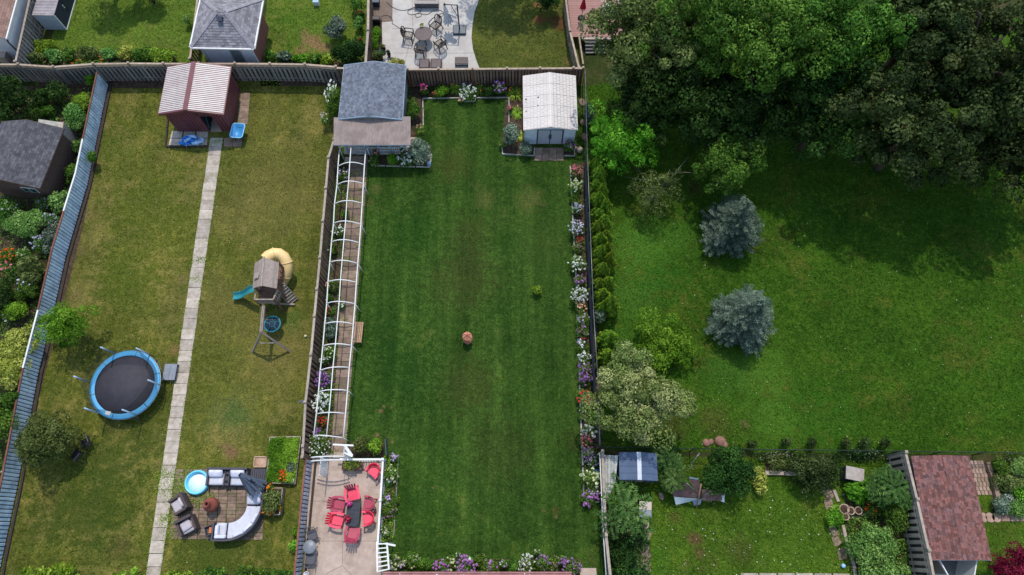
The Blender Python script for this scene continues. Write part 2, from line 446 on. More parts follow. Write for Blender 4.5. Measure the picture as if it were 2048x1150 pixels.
LAWNS = [('lawn_left', lawn_left, LAWN_L), ('lawn_centre', lawn_centre, LAWN_C), ('field', lawn_field, LAWN_R), ('lawn_top_west', lawn_top_west, LAWN_T),
         ('lawn_top_middle', lawn_top_mid, LAWN_T), ('lawn_top_east', lawn_top_east, LAWN_T2), ('lawn_yard', lawn_yard, LAWN_B), ('lawn_corner', lawn_corner, LAWN_B)]
for i, (n_, poly, m_) in enumerate(LAWNS): sheet(n_, poly, 0.004 + 0.004 * (i % 2), m_)

# ---------------------------------------------------------------- soil beds
BEDS = []
def bed(px, name='flower_bed_soil', z=0.02, mat=SOIL):
    poly = [tuple(P(*q)[:2]) for q in px]
    BEDS.append(poly)
    n = len(poly); cx = sum(p[0] for p in poly) / n; cy = sum(p[1] for p in poly) / n
    mb = MB(); mb.prism(poly if area(poly) > 0 else poly[::-1], 0.0, z)
    return mb.build(name, mat, kind='structure')
def area(p): return sum(p[i][0] * p[(i + 1) % len(p)][1] - p[(i + 1) % len(p)][0] * p[i][1] for i in range(len(p))) / 2
bed([(684, 326), (702, 326), (664, 870), (658, 930), (622, 912), (632, 850)])
bed([(1142, 330), (1180, 322), (1203, 780), (1208, 1004), (1168, 1004)], z=.021)
bed([(820, 168), (1060, 168), (1048, 198), (846, 198), (847, 262), (820, 280)], z=.022)
bed([(742, 300), (862, 290), (861, 333), (743, 333)], z=.023)
bed([(1006, 268), (1012, 200), (1052, 198), (1070, 308), (1005, 308)], z=.024)
bed([(1127, 290), (1152, 290), (1149, 312), (1127, 312)], z=.025)
bed([(768, 912), (798, 912), (788, 1080), (756, 1086)], z=.026)
bed([(700, 884), (770, 884), (768, 914), (690, 914)], z=.027)
bed([(772, 1118), (1160, 1118), (1160, 1170), (772, 1170)], z=.028)
bed([(60, 104), (352, 104), (352, 176), (80, 176)], z=.029)
bed([(560, 118), (730, 118), (735, 172), (560, 172)], z=.03)
bed([(-60, 172), (215, 172), (180, 340), (120, 520), (90, 640), (60, 760), (20, 1000), (-60, 1170)], z=.012)
bed([(745, 40), (764, 40), (765, 150), (745, 160)], z=.032)
bed([(1530, 908), (1600, 908), (1600, 946), (1530, 944)], z=.033)
bed([(1690, 990), (1800, 930), (1850, 1170), (1700, 1170)], z=.034)
bed([(1990, 915), (2100, 915), (2100, 1030), (1985, 1030)], z=.035)
bed([(1216, 1010), (1300, 1010), (1300, 1170), (1222, 1170)], z=.036, mat=SOIL)
bed([(205, 170), (222, 176), (190, 340), (160, 480), (126, 610), (92, 740), (62, 860), (30, 1000), (10, 1110), (-10, 1110), (20, 960), (60, 760), (110, 560), (160, 380)], z=.0125)

# ---------------------------------------------------------------- concrete path of slabs
def strip(name, pxl, pxr, n, mat, thick=.05, gap=.02, jit=.012, weeds=None, piece='slab', split=1, parentname=None, label=None, cat=None):
    """slabs laid between two edges (left and right polylines given by their ends)"""
    root = thing(name, None, None, P(*pxl[0]))
    root['kind'] = 'structure'
    L0, L1, R0, R1 = P(*pxl[0]), P(*pxl[1]), P(*pxr[0]), P(*pxr[1])
    for i in range(n):
        a, b = i / n, (i + 1) / n
        for k in range(split):
            u, w = k / split, (k + 1) / split
            p = lambda s, t: (L0.lerp(L1, s)).lerp(R0.lerp(R1, s), t)
            q = [p(a, u), p(a, w), p(b, w), p(b, u)]
            c = sum(q, Vector()) / 4
            q = [c + (x - c) * (1 - gap / max((x - c).length, .05) * .8) + Vector((random.uniform(-jit, jit), random.uniform(-jit, jit), 0)) for x in q]
            z = thick + random.uniform(-.008, .008)
            poly = [(x.x, x.y) for x in q]
            if area(poly) < 0: poly = poly[::-1]
            mb = MB(); mb.prism(poly, 0, z)
            mb.build(piece, mat, root, world=True)
    return root
strip('garden_path', [(421, 276), (291, 1160)], [(447, 276), (320, 1160)], 41, SLAB)
PATHS = [[tuple(P(*q)[:2]) for q in [(421, 276), (447, 276), (321, 1160), (290, 1160)]]]
strip('pergola_path', [(700, 312), (662, 905)], [(737, 312), (692, 905)], 40, PAVER, split=1, piece='paver')
PATHS.append([tuple(P(*q)[:2]) for q in [(700, 312), (737, 312), (692, 905), (662, 905)]])
strip('shed_step', [(1071, 296), (1068.5, 322)], [(1128, 296), (1127, 322)], 2, PAVER, split=4, piece='paver')
PATHS.append([tuple(P(*q)[:2]) for q in [(1071, 292), (1128, 292), (1127, 322), (1068, 322)]])
# patio under the sofa set
strip('sofa_patio', [(352, 938), (338, 1078)], [(530, 938), (526, 1080)], 20, PAVER, split=10, piece='paver', thick=.04, gap=.03)
PATHS.append([tuple(P(*q)[:2]) for q in [(352, 938), (530, 938), (526, 1080), (338, 1078)]])
# slabs round the maroon shed
strip('shed_apron', [(343, 262), (336, 292)], [(418, 262), (416, 292)], 2, SLAB, split=3, gap=.07)
strip('shed_apron', [(449, 276), (448, 294)], [(486, 276), (483, 294)], 1, PAVER, split=2)
strip('side_stepping_path', [(482, 186), (474, 250)], [(501, 186), (496, 250)], 5, PAVER, split=1)
PATHS += [[tuple(P(*q)[:2]) for q in [(340, 250), (486, 250), (486, 295), (333, 295)]], [tuple(P(*q)[:2]) for q in [(482, 186), (501, 186), (496, 250), (474, 250)]]]

# ---------------------------------------------------------------- poured patios
def patio(name, px, joints, mat, z=.045):
    poly = [tuple(P(*q)[:2]) for q in px]
    if area(poly) < 0: poly = poly[::-1]
    PATHS.append(poly)
    mb = MB(); mb.prism(poly, 0, z)
    o = mb.build(name, mat, kind='structure')
    for a, b in joints:
        j = MB(); p, q = P(*a), P(*b)
        j.beam((p.x, p.y, z + .001), (q.x, q.y, z + .001), .018, .006)
        j.build('expansion_joint', DKCONC, o)
    return o
DKCONC = M('joint_filler', S(120, 108, 100, .8), None, 6, .95, .2, rnd=0)
patio('rear_patio', [(622, 918), (664, 905), (694, 905), (700, 918), (767, 918), (757, 1085), (772, 1180), (606, 1180)],
      [((614, 1002), (760, 1004)), ((608, 1082), (758, 1082)), ((686, 1082), (685, 1131)), ((652, 1148), (685, 1131)), ((685, 1131), (705, 1152)), ((690, 918), (688, 1002))], CONC)
arc = [(962, -60), (958, 0), (949, 25), (945, 50), (943, 75), (946, 100), (953, 122), (961, 142)]
patio('pool_patio', arc + [(960, 168), (770, 168), (765, 100), (764, 45), (785, 44), (786, -60)],
      [((785, 58), (943, 59)), ((786, 107), (948, 107)), ((824, -20), (826, 58)), ((882, 100), (882, 150)), ((826, 58), (804, 150))], CONC_TOP)
sheet('mulch_strip', [tuple(P(*q)[:2]) for q in [(746, -60), (786, -60), (785, 44), (746, 44)]], .03, M('mulch', S(134, 116, 106, .8), S(100, 86, 78, .8), 9, .95, .6, rnd=0))
patio('slab_corner', [(-20, 385), (20, 392), (18, 410), (-20, 425)], [((0, 388), (-2, 418))], PAVER)
patio('side_pad', [(1160, 1136), (1192, 1136), (1196, 1180), (1160, 1180)], [], CONC)

# ---------------------------------------------------------------- fences
def walk(pts, step):
    """points every step along a ground polyline, with the direction"""
    out = []; rest = step / 2
    for a, b in zip(pts[:-1], pts[1:]):
        a, b = Vector((a[0], a[1], 0)), Vector((b[0], b[1], 0))
        L = (b - a).length; t = (b - a) / L
        while rest < L:
            out.append((a + t * rest, atan2(t.y, t.x))); rest += step
        rest -= L
    return out

def fence(name, label, pts, h, bw, gap, board_mat, cap_mat, post_mat, side=-1, lattice=0.0, cap_w=.13, postgap=None, group=None, posts=None, cap_col2=None, post_up=.09, lean=.012, alt=True, back_mat=None):
    root = thing(name, label, 'fence', (pts[0][0], pts[0][1], 0), group=group)
    hb = h - lattice - .04
    mb = MB(); mb.box((0, 0, hb / 2 + .03), (bw, .022, hb - .06))
    first = None; nb = 0
    for p, a in walk(pts, bw + gap):
        loc = p - root.location; loc.z = random.uniform(-.015, .012)
        nb += 1
        nrm = Vector((-sin(a), cos(a), 0)) * side * (.034 if (nb % 2 or not alt) else -.034)
        if first is None:
            first = mb.build('board', board_mat, root); first.location = loc + nrm; first.rotation_euler = (0, 0, a)
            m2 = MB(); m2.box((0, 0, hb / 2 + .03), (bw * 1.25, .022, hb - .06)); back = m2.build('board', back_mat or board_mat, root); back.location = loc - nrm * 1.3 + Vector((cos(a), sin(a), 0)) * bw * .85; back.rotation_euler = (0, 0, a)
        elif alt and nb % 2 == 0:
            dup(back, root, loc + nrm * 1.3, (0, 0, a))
        else:
            dup(first, root, loc + nrm, (random.uniform(-lean, lean), random.uniform(-lean, lean), a + random.uniform(-.03, .03)))
    for a, b in zip(pts[:-1], pts[1:]):
        a, b = Vector((a[0], a[1], 0)), Vector((b[0], b[1], 0))
        m = MB(); m.beam(a + Vector((0, 0, h)), b + Vector((0, 0, h)), cap_w, .04); m.build('cap_rail', cap_mat, root, world=True)
        m = MB(); m.beam(a + Vector((0, 0, .35)), b + Vector((0, 0, .35)), .04, .09); m.beam(a + Vector((0, 0, hb - .15)), b + Vector((0, 0, hb - .15)), .04, .09)
        m.build('rail', board_mat, root, world=True)
        if lattice:
            t = (b - a).normalized(); L = (b - a).length; m = MB(); s = 0.0
            z0, z1 = h - lattice, h - .02
            m.beam(a + Vector((0, 0, z0)), b + Vector((0, 0, z0)), .05, .05)
            while s < L - lattice * .5:
                e = min(s + lattice, L)
                m.beam(a + t * s + Vector((0, 0, z0)), a + t * e + Vector((0, 0, z1)), .012, .03, up=(0, 0, 1))
                m.beam(a + t * e + Vector((0, 0, z0)), a + t * s + Vector((0, 0, z1)), .014, .032, up=(0, 0, 1))
                s += .1
            m.build('lattice', cap_mat, root, world=True, kind='stuff')
    pm = MB(); pm.box((0, 0, (h + post_up) / 2), (.1, .1, h + post_up)); fp = None
    cm = MB(); cm.box((0, 0, h + post_up + .015), (.15, .15, .035)); cm.box((0, 0, h + post_up + .045), (.09, .09, .03))
    fc = None
    for q in (posts if posts is not None else pts):
        loc = Vector((q[0], q[1], 0)) - root.location
        if fp is None:
            fp = pm.build('post', post_mat, root); fp.location = loc
            fc = cm.build('post_cap', cap_mat, fp)
        else:
            np_ = dup(fp, root, loc); dup(fc, np_)
    return root

fence('wooden_fence', 'grey board fence with lattice top running behind the maroon shed', BKL, 1.8, .18, -.035, GREYWOOD, CAPWOOD, GREYWOOD, side=-1, lattice=.26, back_mat=SHADEDWOOD)
fence('wooden_fence', 'brown board fence with orange posts behind the flower bed and white shed', BKR, 1.8, .14, -.035, BROWNWOOD, CAPWOOD, ORANGEWOOD, side=-1, posts=BKR[2:], back_mat=SHADEDBROWN)
fence('wooden_fence', 'long brown fence with pale capped posts beside the white pergola', PF, 1.8, .17, -.03, BROWNWOOD, CAPGREY, BROWNWOOD, side=1, back_mat=SHADEDBROWN)
fw = line([(62, -14), (31, 124)], 1.8)
fence('wooden_fence', 'weathered side fence between tan roofed garage and pale shed', fw, 1.8, .14, .02, GREYWOOD, CAPGREY, GREYWOOD, side=1)
fence('wooden_fence', 'low plank fence hugging the side of the hip roofed garage', line([(396, -10), (380, 118)], 1.5), 1.5, .14, .02, BROWNWOOD, CAPWOOD, BROWNWOOD, side=1)
fence('wooden_fence', 'plank fence between the bare soil patch and the pale concrete patio', line([(737, -20), (736, 60), (731, 128)], 1.7), 1.7, .14, .012, BROWNWOOD, CAPGREY, BROWNWOOD, side=1, cap_w=.16)
fence('wooden_fence', 'slatted fence beside the reddish deck boards', line([(1130, -15), (1140, 62), (1158, 136)], 1.5), 1.5, .1, .05, CAPGREY, CAPWOOD, BROWNWOOD, side=-1)
fence('wooden_fence', 'grey slat fence with lattice top beside the red brown shed', line([(1811, 904), (1834, 998), (1857, 1100), (1870, 1165)], 2.1), 2.1, .2, -.03, CAPGREY, CAPGREY, GREYWOOD, side=-1, lattice=.3, back_mat=SHADEDWOOD)
fence('wooden_fence', 'thin rail fence beside the lean-to and fern leaved sumac', line([(1205, 902), (1208, 985), (1212, 1070), (1222, 1165)], 1.6), 1.6, .13, .015, GREYWOOD, CAPGREY, GREYWOOD, side=-1, cap_w=.14)
wr = thing('white_rail', 'white painted rail running along the lower end of the grey boundary fence', 'rail', (G(1201, 905, 1.55).x, G(1201, 905, 1.55).y, 0))
wl = line([(1199.5, 906), (1203, 985), (1207, 1072), (1213, 1165)], 1.5)
m = MB(); m.tube(wl, .028, 6); m.build('rail', WHITE, wr, world=True)
for q in wl:
    m = MB(); m.tube([(q.x, q.y, 0), (q.x, q.y, 1.5)], .025, 6); m.build('post', WHITE, wr, world=True)

# blue corrugated steel fence
BLUE = M('blue_steel', S(212, 230, 248, .95), S(184, 208, 234, .93), 2.2, .45, .06, metal=.1, rnd=.1, dirt=S(124, 152, 182, .8), dirtscale=1.4)
BLUEGREY = M('pale_blue_steel', S(212, 220, 234, .92), S(180, 192, 212, .9), 2.2, .45, .06, metal=.1, rnd=.16, dirt=S(110, 122, 140, .8), dirtscale=1.4)
RUST = M('rusty_cap', S(140, 92, 78, .75), S(104, 62, 52, .72), 5, .85, .3, rnd=.2)
def steel_fence(label, pts, h, mat, pitch=.21, wcap=()):
    root = thing('steel_fence', label, 'fence', (pts[0].x, pts[0].y, 0))
    mb = MB()
    prof = [(-pitch / 2 + .03, -.02), (-pitch / 2 + .032, .02), (-pitch / 2 + .07, .035), (pitch / 2 - .03, .03), (pitch / 2 - .012, -.02)]
    vs = [(x, y, z) for z in (.1, h - .03) for x, y in prof]
    n = len(prof)
    mb.add(vs, [(i, i + 1, n + i + 1, n + i) for i in range(n - 1)])
    first = None
    for p, a in walk(pts, pitch):
        loc = p - root.location; loc.z = random.uniform(-.01, .01)
        rot = (random.uniform(-.012, .012), 0, a + random.uniform(-.015, .015))
        if first is None:
            first = mb.build('panel', mat, root); first.location = loc; first.rotation_euler = rot
        else: dup(first, root, loc, rot)
    for i, (a, b) in enumerate(zip(pts[:-1], pts[1:])):
        a, b = Vector((a[0], a[1], 0)), Vector((b[0], b[1], 0))
        n = max(1, int((b - a).length / 2.4))
        for k in range(n):
            c, d = a.lerp(b, k / n), a.lerp(b, (k + 1) / n)
            m = MB(); m.beam(c + Vector((0, 0, h)), d + Vector((0, 0, h + random.uniform(-.02, .02))), .09, .06)
            m.build('cap_rail', WHITE if (i, k) in wcap else RUST, root, world=True)
            m = MB(); m.beam(c + Vector((0, 0, h * .5)) + (d - c).normalized().cross(Vector((0, 0, 1))) * .045, d + Vector((0, 0, h * .5)) + (d - c).normalized().cross(Vector((0, 0, 1))) * .045, .02, h - .15); m.build('gap_shade_board', DKWOOD, root, world=True)  # dark strip added behind the panels so their gaps read as shaded
            m = MB(); nv = (d - c).normalized().cross(Vector((0, 0, 1))) * .1
            m.box((c.x + nv.x, c.y + nv.y, h / 2), (.09, .09, h)); m.build('post', DKWOOD, root, world=True)
            m = MB(); m.beam(c + Vector((0, 0, .06)) - nv * 2.2, d + Vector((0, 0, .06)) - nv * 2.2, .12, .12); m.build('timber_edging', DKWOOD, root, world=True)
    return root
steel_fence('long blue corrugated steel fence with rusty cap beside the trampoline lawn', BF, 1.4, BLUE, wcap={(1, 0), (0, 2), (3, 0), (2, 1)})
steel_fence('short dented pale blue steel fence between sofa lawn and concrete patio', line([(611.5, 917), (601, 1020), (589, 1147), (586, 1175)], 1.3), 1.3, BLUEGREY)

# chain link fences
def chainlink(label, pts, h, postmat, n_per=2.6, braces=True, screen=None):
    root = thing('chain_link_fence', label, 'fence', (pts[0].x, pts[0].y, 0))
    for a, b in zip(pts[:-1], pts[1:]):
        a, b = Vector((a[0], a[1], 0)), Vector((b[0], b[1], 0)); L = (b - a).length; t = (b - a) / L
        m = MB(); m.tube([a + Vector((0, 0, h)), b + Vector((0, 0, h))], .025, 6); m.build('top_rail', postmat, root, world=True)
        n = max(1, round(L / n_per))
        for k in range(n):
            p = a.lerp(b, k / n); m = MB(); m.tube([p, p + Vector((0, 0, h + .05))], .03, 6); m.build('post', postmat, root, world=True)
        m = MB(); s = -h; pitch = .11
        while s < L:
            for u0, u1 in ((s, s + h), (s + h, s)):
                p0, p1 = Vector((u0, 0, 0)), Vector((u1, 0, h))
                za, zb = 0.03, h
                def at(u): return a + t * u
                lo, hi = min(u0, u1), max(u0, u1)
                c0, c1 = max(lo, 0), min(hi, L)
                if c1 - c0 < .05: continue
                zf = (lambda u: (u - u0) / (u1 - u0) * h)
                A = at(c0) + Vector((0, 0, zf(c0))); B = at(c1) + Vector((0, 0, zf(c1)))
                w = Vector((0, 0, .006)); m.add([A - w, B - w, B + w, A + w], [(0, 1, 2, 3)])
            s += pitch
        m.build('wire_mesh', postmat, root, world=True, kind='stuff')
    return root
DKGREEN = M('dark_green_vinyl', S(38, 48, 42), S(28, 36, 32), 6, .6, .05, rnd=.05)
chainlink('grey chain link boundary fence between flower bed and cedar row', RF[1:], 1.8, GALV)
chainlink('dark green chain link fence across the foot of the open field', CL, 1.3, DKGREEN)
scr = thing('privacy_screen', 'long black fabric privacy screen hung along the chain link by the flowers', 'screen', (RF[2].x, RF[2].y, 0))
sl = line([(1174, 318), (1178.5, 445), (1185.5, 620), (1193, 775)], 1.75)
for a, b in zip(sl[:-1], sl[1:]):
    n = max(1, int((b - a).length / 1.8))
    for k in range(n):
        p, q = a.lerp(b, k / n), a.lerp(b, (k + 1) / n)
        mb = MB(); w = Vector((-.045, 0, 0)); m0 = p.lerp(q, .5) + Vector((-.03, 0, -.02))
        pts_ = []
        for e, sg in ((p, 0), (m0, 1), (q, 2)): pts_ += [Vector((e.x - .03, e.y, .02)), Vector((e.x - .03 - (.03 if sg == 1 else 0), e.y, .9)), Vector((e.x - .03, e.y, 1.74 - (.03 if sg == 1 else 0)))]
        mb.add(pts_, [(0, 3, 4, 1), (1, 4, 5, 2), (3, 6, 7, 4), (4, 7, 8, 5)])
        mb.build('fabric_panel', SCREEN, scr, world=True)

# white bed edging
def edging(label, px, closed=False, mat=WHITE, w=.07, h=.11, piece=.9):
    pts = [P(*q) for q in px]
    root = thing('bed_edging', label, 'edging', (pts[0].x, pts[0].y, 0))
    if closed: pts = pts + [pts[0]]
    for a, b in zip(pts[:-1], pts[1:]):
        n = max(1, round((b - a).length / piece))
        for k in range(n):
            p, q = a.lerp(b, k / n + .008), a.lerp(b, (k + 1) / n - .008)
            jz = Vector((random.uniform(-.015, .015), random.uniform(-.015, .015), random.uniform(-.02, .01)))
            m = MB(); m.beam(p + Vector((0, 0, h / 2)), q + Vector((0, 0, h / 2)) + jz, w, h); m.build('board', mat, root, world=True)
    return root
OLDWHITE = M('peeling_white_paint', S(196, 196, 192, .8), S(150, 148, 140, .78), 6, .7, .3, rnd=.14, dirt=S(120, 112, 96, .8), dirtscale=3)
edging('long white edging boards along the lawn side of the flower bed', [(1140, 332), (1152, 560), (1160, 800), (1168, 1003), (1199, 1004)], mat=OLDWHITE, w=.075)
edging('white edging round the back bed below the brown fence', [(847, 258), (846, 198), (926, 197), (928, 204), (950, 203), (952, 197), (1018, 196), (1018, 246)], mat=OLDWHITE, w=.055)
edging('white edging round the bed in front of the porch', [(742, 332), (861, 335), (863, 309)], mat=OLDWHITE, w=.055)
edging('white edging round the bed beside the grey shed doors', [(1004, 294), (1005, 309), (1068, 312), (1069, 296)], mat=OLDWHITE, w=.07)
edging('small white kerb under the purple flowers at the shed corner', [(1128, 312), (1149, 313), (1149, 298)], mat=OLDWHITE, w=.05)
edging('worn edging strip along the patio flower bed', [(798, 908), (788, 1072)], mat=M('grey_edging', S(132, 134, 120, .7), None, 6, .9, .3), w=.05)
edging('dark timber kerb round the maroon shed slabs', [(339, 222), (332, 294), (416, 294)], mat=DKWOOD, w=.1, h=.12, piece=1.6)
# ---------------------------------------------------------------- buildings
def rect(fl, fr, br, bl):
    """centre, rotation, width, depth of the rectangle nearest four ground points"""
    fl, fr, br, bl = [Vector((p[0], p[1], 0)) for p in (fl, fr, br, bl)]
    c = (fl + fr + br + bl) / 4
    x = ((fr - fl) + (br - bl)) / 2; y = ((bl - fl) + (br - fr)) / 2
    return c, atan2(x.y, x.x), x.length, y.length

def shingle_tabs(mb_list, origin, u, v, nu_len, v_len, expo=.16, tabw=.3, clip=None, t=.012):
    """courses of tabs: u runs along the eave, v up the slope; returns verts, faces, tints"""
    V, Fc, T = mb_list
    nrm = u.cross(v).normalized()
    if nrm.z < 0: nrm = -nrm
    rows = int(v_len / expo) + 1
    for r in range(rows):
        v0 = r * expo; v1 = min(v0 + expo * 1.12, v_len)
        if v0 >= v_len - .02: break
        s = -random.uniform(0, tabw)
        while s < nu_len:
            w = tabw * random.choice((.55, .8, 1, 1, 1.25))
            a, b = max(s, 0), min(s + w - .006, nu_len)
            s += w
            if b - a < .03: continue
            lo, hi = (0, nu_len) if clip is None else clip(v0 + expo / 2)
            a, b = max(a, lo), min(b, hi)
            if b - a < .03: continue
            j = random.uniform(-.012, .012); lift = t + random.uniform(0, .007)
            p = [origin + u * a + v * (v0 + j) + nrm * lift, origin + u * b + v * (v0 + j) + nrm * lift,
                 origin + u * b + v * v1 + nrm * .003, origin + u * a + v * v1 + nrm * .003]
            q = [origin + u * a + v * (v0 + j), origin + u * b + v * (v0 + j)]
            n = len(V); V += p + q
            Fc += [(n, n + 1, n + 2, n + 3), (n + 4, n + 5, n + 1, n)]
            T += [random.random()] * 6

def tint_mesh(name, V, Fc, T, mat, parent, world=False, kind=None):
    me = bpy.data.meshes.new(name)
    me.from_pydata([tuple(p) for p in V], [], Fc)
    me.materials.append(mat)
    a = me.attributes.new('tint', 'FLOAT', 'POINT'); a.data.foreach_set('value', np.array(T, dtype=np.float32))
    o = link(name, me, parent)
    if kind: o['kind'] = kind
    return o

def shed(name, label, cat, fl, fr, br, bl, he, hr, ov, wall, wallmode, roof, trim, door=None, roofmode='shingle', apex=.5, base=.05, kindname=None, overf=None, fascia=.1, shingle=(.15, .3)):
    c, rz, w, d = rect(fl, fr, br, bl)
    R = thing(name, label, cat, (c.x, c.y, 0), rz)
    of = ov if overf is None else overf
    W, D = w / 2 - ov, d / 2 - of
    ax = -w / 2 + w * apex
    def top(x):
        k = (x + w / 2) / (ax + w / 2) if x < ax else (w / 2 - x) / (w / 2 - ax)
        return he + (hr - he) * max(0, min(1, k)) - .03
    # walls, front and back in strips, sides flat with ribs or laps
    T_ = .05
    def endwall(y, dr):
        m = MB(); xs = []
        if wallmode == 'rib':
            n = int(2 * W / .1); xs = [-W + 2 * W * i / n for i in range(n + 1)]
        else:
            xs = [-W, W]
        brk = sorted(set([round(x, 4) for x in xs] + ([round(ax, 4)] if wallmode != 'rib' else []) + ([dr[0], dr[1]] if dr else [])))
        for i, (a, b) in enumerate(zip(brk[:-1], brk[1:])):
            zb = base
            if dr and a >= dr[0] - 1e-4 and b <= dr[1] + 1e-4: zb = dr[2]
            prd = .035 * (i % 2) if wallmode == 'rib' else 0
            sg = 1 if y > 0 else -1
            ya, yb = y - sg * T_, y + sg * prd
            poly = [(a, zb), (b, zb), (b, top(b)), (a, top(a))]
            m.slab([(q[0], min(ya, yb), q[1]) for q in poly], (0, abs(yb - ya), 0))
        if wallmode == 'lap':
            sg = 1 if y > 0 else -1; z = base
            while z < hr - .12:
                zt = z + .12
                x0, x1 = -W, W
                if zt > top(-W): 
                    k = (zt - he) / (hr - he); x0 = -w / 2 + k * (ax + w / 2) + .02; x1 = w / 2 - k * (w / 2 - ax) - .02
                segs = [(x0, x1)]
                if dr and z < dr[2]: segs = [(x0, min(dr[0], x1)), (max(dr[1], x0), x1)]
                for a, b in segs:
                    if b - a > .05: m.slab([(a, y + sg * .002, z), (b, y + sg * .002, z), (b, y + sg * .002, zt - .008), (a, y + sg * .002, zt - .008)], (0, sg * .014, 0))
                z = zt
        return m.build('wall', wall, R)
    def sidewall(x):
        m = MB(); sg = 1 if x > 0 else -1
        z1 = top(x)
        m.box((x - sg * T_ / 2, 0, (base + z1) / 2), (T_, 2 * (D - T_ - .003), z1 - base))
        if wallmode == 'rib':
            n = int(2 * D / .1)
            for i in range(0, n, 2):
                y = -D + .05 + 2 * (D - .05) * (i + .5) / n
                m.box((x + sg * .008, y, (base + z1) / 2 - .01), (.02, (2 * D - .1) / n, z1 - base - .04))
        elif wallmode == 'lap':
            z = base
            while z < z1 - .12:
                m.box((x + sg * .008, 0, z + .056), (.016, 2 * D - .02, .112)); z += .12
        elif wallmode == 'board':
            n = int(2 * D / .16)
            for i in range(n):
                y = -D + .03 + (2 * D - .06) * (i + .5) / n
                m.box((x + sg * .009, y, (base + z1) / 2 - .01), (.018 + random.uniform(0, .006), (2 * D - .06) / n - .012, z1 - base - .04))
        return m.build('wall', wall, R)
    endwall(-D, door); endwall(D, None); sidewall(-W); sidewall(W)
    m = MB(); m.box((0, 0, base / 2 + .01), (2 * W - .01, 2 * D - .01, base)); m.build('floor', CONC, R)
    # roof planes
    for sg in (-1, 1):
        e = Vector((sg * w / 2, -d / 2, he)); rdg = Vector((ax, -d / 2, hr))
        vv = (rdg - e); vl = vv.length; vv.normalize(); uu = Vector((0, 1, 0))
        nrm = uu.cross(vv); nrm = -nrm if nrm.z < 0 else nrm
        m = MB(); m.slab([e - nrm * .02, e + uu * d - nrm * .02, rdg + uu * d - nrm * .02, rdg - nrm * .02], nrm * .022)
        rp = m.build('roof', roof, R)
        if roofmode == 'shingle':
            V, Fc, T = [], [], []
            shingle_tabs((V, Fc, T), e + nrm * .002, uu, vv, d, vl, shingle[0], shingle[1])
            tint_mesh('shingles', V, Fc, T, roof, rp, kind='stuff')
        elif roofmode == 'rib':
            m = MB(); n = 25
            for i in range(n):
                y = -d / 2 + .05 + (d - .1) * (i + .5) / n
                a, b = e + Vector((0, y + d / 2, 0)) + vv * .04, rdg + Vector((0, y + d / 2, 0)) - vv * .1
                m.beam(a + nrm * .02, b + nrm * .02, .62 * d / n, .036, up=nrm)
            m.build('roof_ribs', RIBTOP, rp, kind='stuff')
        elif roofmode == 'seam':
            m = MB(); n = int(d / .3)
            for i in range(n + 1):
                y = -d / 2 + d * i / n
                a, b = e + Vector((0, y + d / 2, 0)), rdg + Vector((0, y + d / 2, 0))
                m.beam(a + nrm * .012, b + nrm * .012, .02, .026, up=nrm)
            m.build('roof_ribs', roof, rp, kind='stuff')
    if trim is not None:
        for yy in (-d / 2, d / 2):
            m = MB(); sg = 1 if yy > 0 else -1
            for s2 in (-1, 1):
                m.beam((s2 * w / 2, yy + sg * .014, he - fascia * .45), (ax, yy + sg * .014, hr - fascia * .45), .024, fascia)
            m.build('fascia', trim, R)
        for s2 in (-1, 1):
            m = MB(); m.box((s2 * (w / 2 + .012), 0, he - .045), (.022, d, .09)); m.build('fascia', trim, R)
    return R, w, d, W, D, ax, top

def GR(pts, h): return [G(x, y, h) for x, y in pts]

# --- maroon metal shed
MAROON = M('maroon_steel', S(122, 72, 80, .8), S(100, 54, 62, .78), 2.0, .45, .06, rnd=.06, dirt=S(96, 60, 62, .8))
RIBTOP = M('faded_rib_steel', S(222, 212, 208, .74), S(202, 190, 188, .72), 2.5, .5, .08, rnd=.03, dirt=S(172, 148, 150), dirtscale=2.2)
R, w, d, W, D, ax, top = shed('metal_shed', 'maroon ribbed metal shed with its dark doorway open onto the path', 'shed',
     *GR([(316.5, 227), (446, 230), (464, 132), (335, 135)], 2.25), 2.25, 2.72, .22, MAROON, 'rib', MAROON, MAROON, door=(.3, 1.12, 1.86), roofmode='rib', apex=.46, overf=.16, fascia=.17)
m = MB(); m.beam((ax, -d / 2 - .02, 2.745), (ax, d / 2 + .02, 2.745), .3, .03); m.build('ridge_cap', MAROON, R)
m = MB(); m.box((.27, -D - .02, .95), (.06, .05, 1.85)); m.box((1.15, -D - .02, .95), (.06, .05, 1.85)); m.box((.71, -D - .02, 1.88), (.94, .05, .06)); m.build('door_frame', MAROON, R)
m = MB(); m.box((.3, -D + .46, .96), (.03, .84, 1.76)); dr_ = m.build('door', M('dark_door', S(40, 46, 54), None, 5, .6, .1), R)
m = MB(); m.beam((.325, -D + .1, .3), (.325, -D + .8, 1.5), .03, .02); m.build('door_brace', M('teal_paint', S(70, 150, 160, .8), None, 5, .5, .1), dr_)

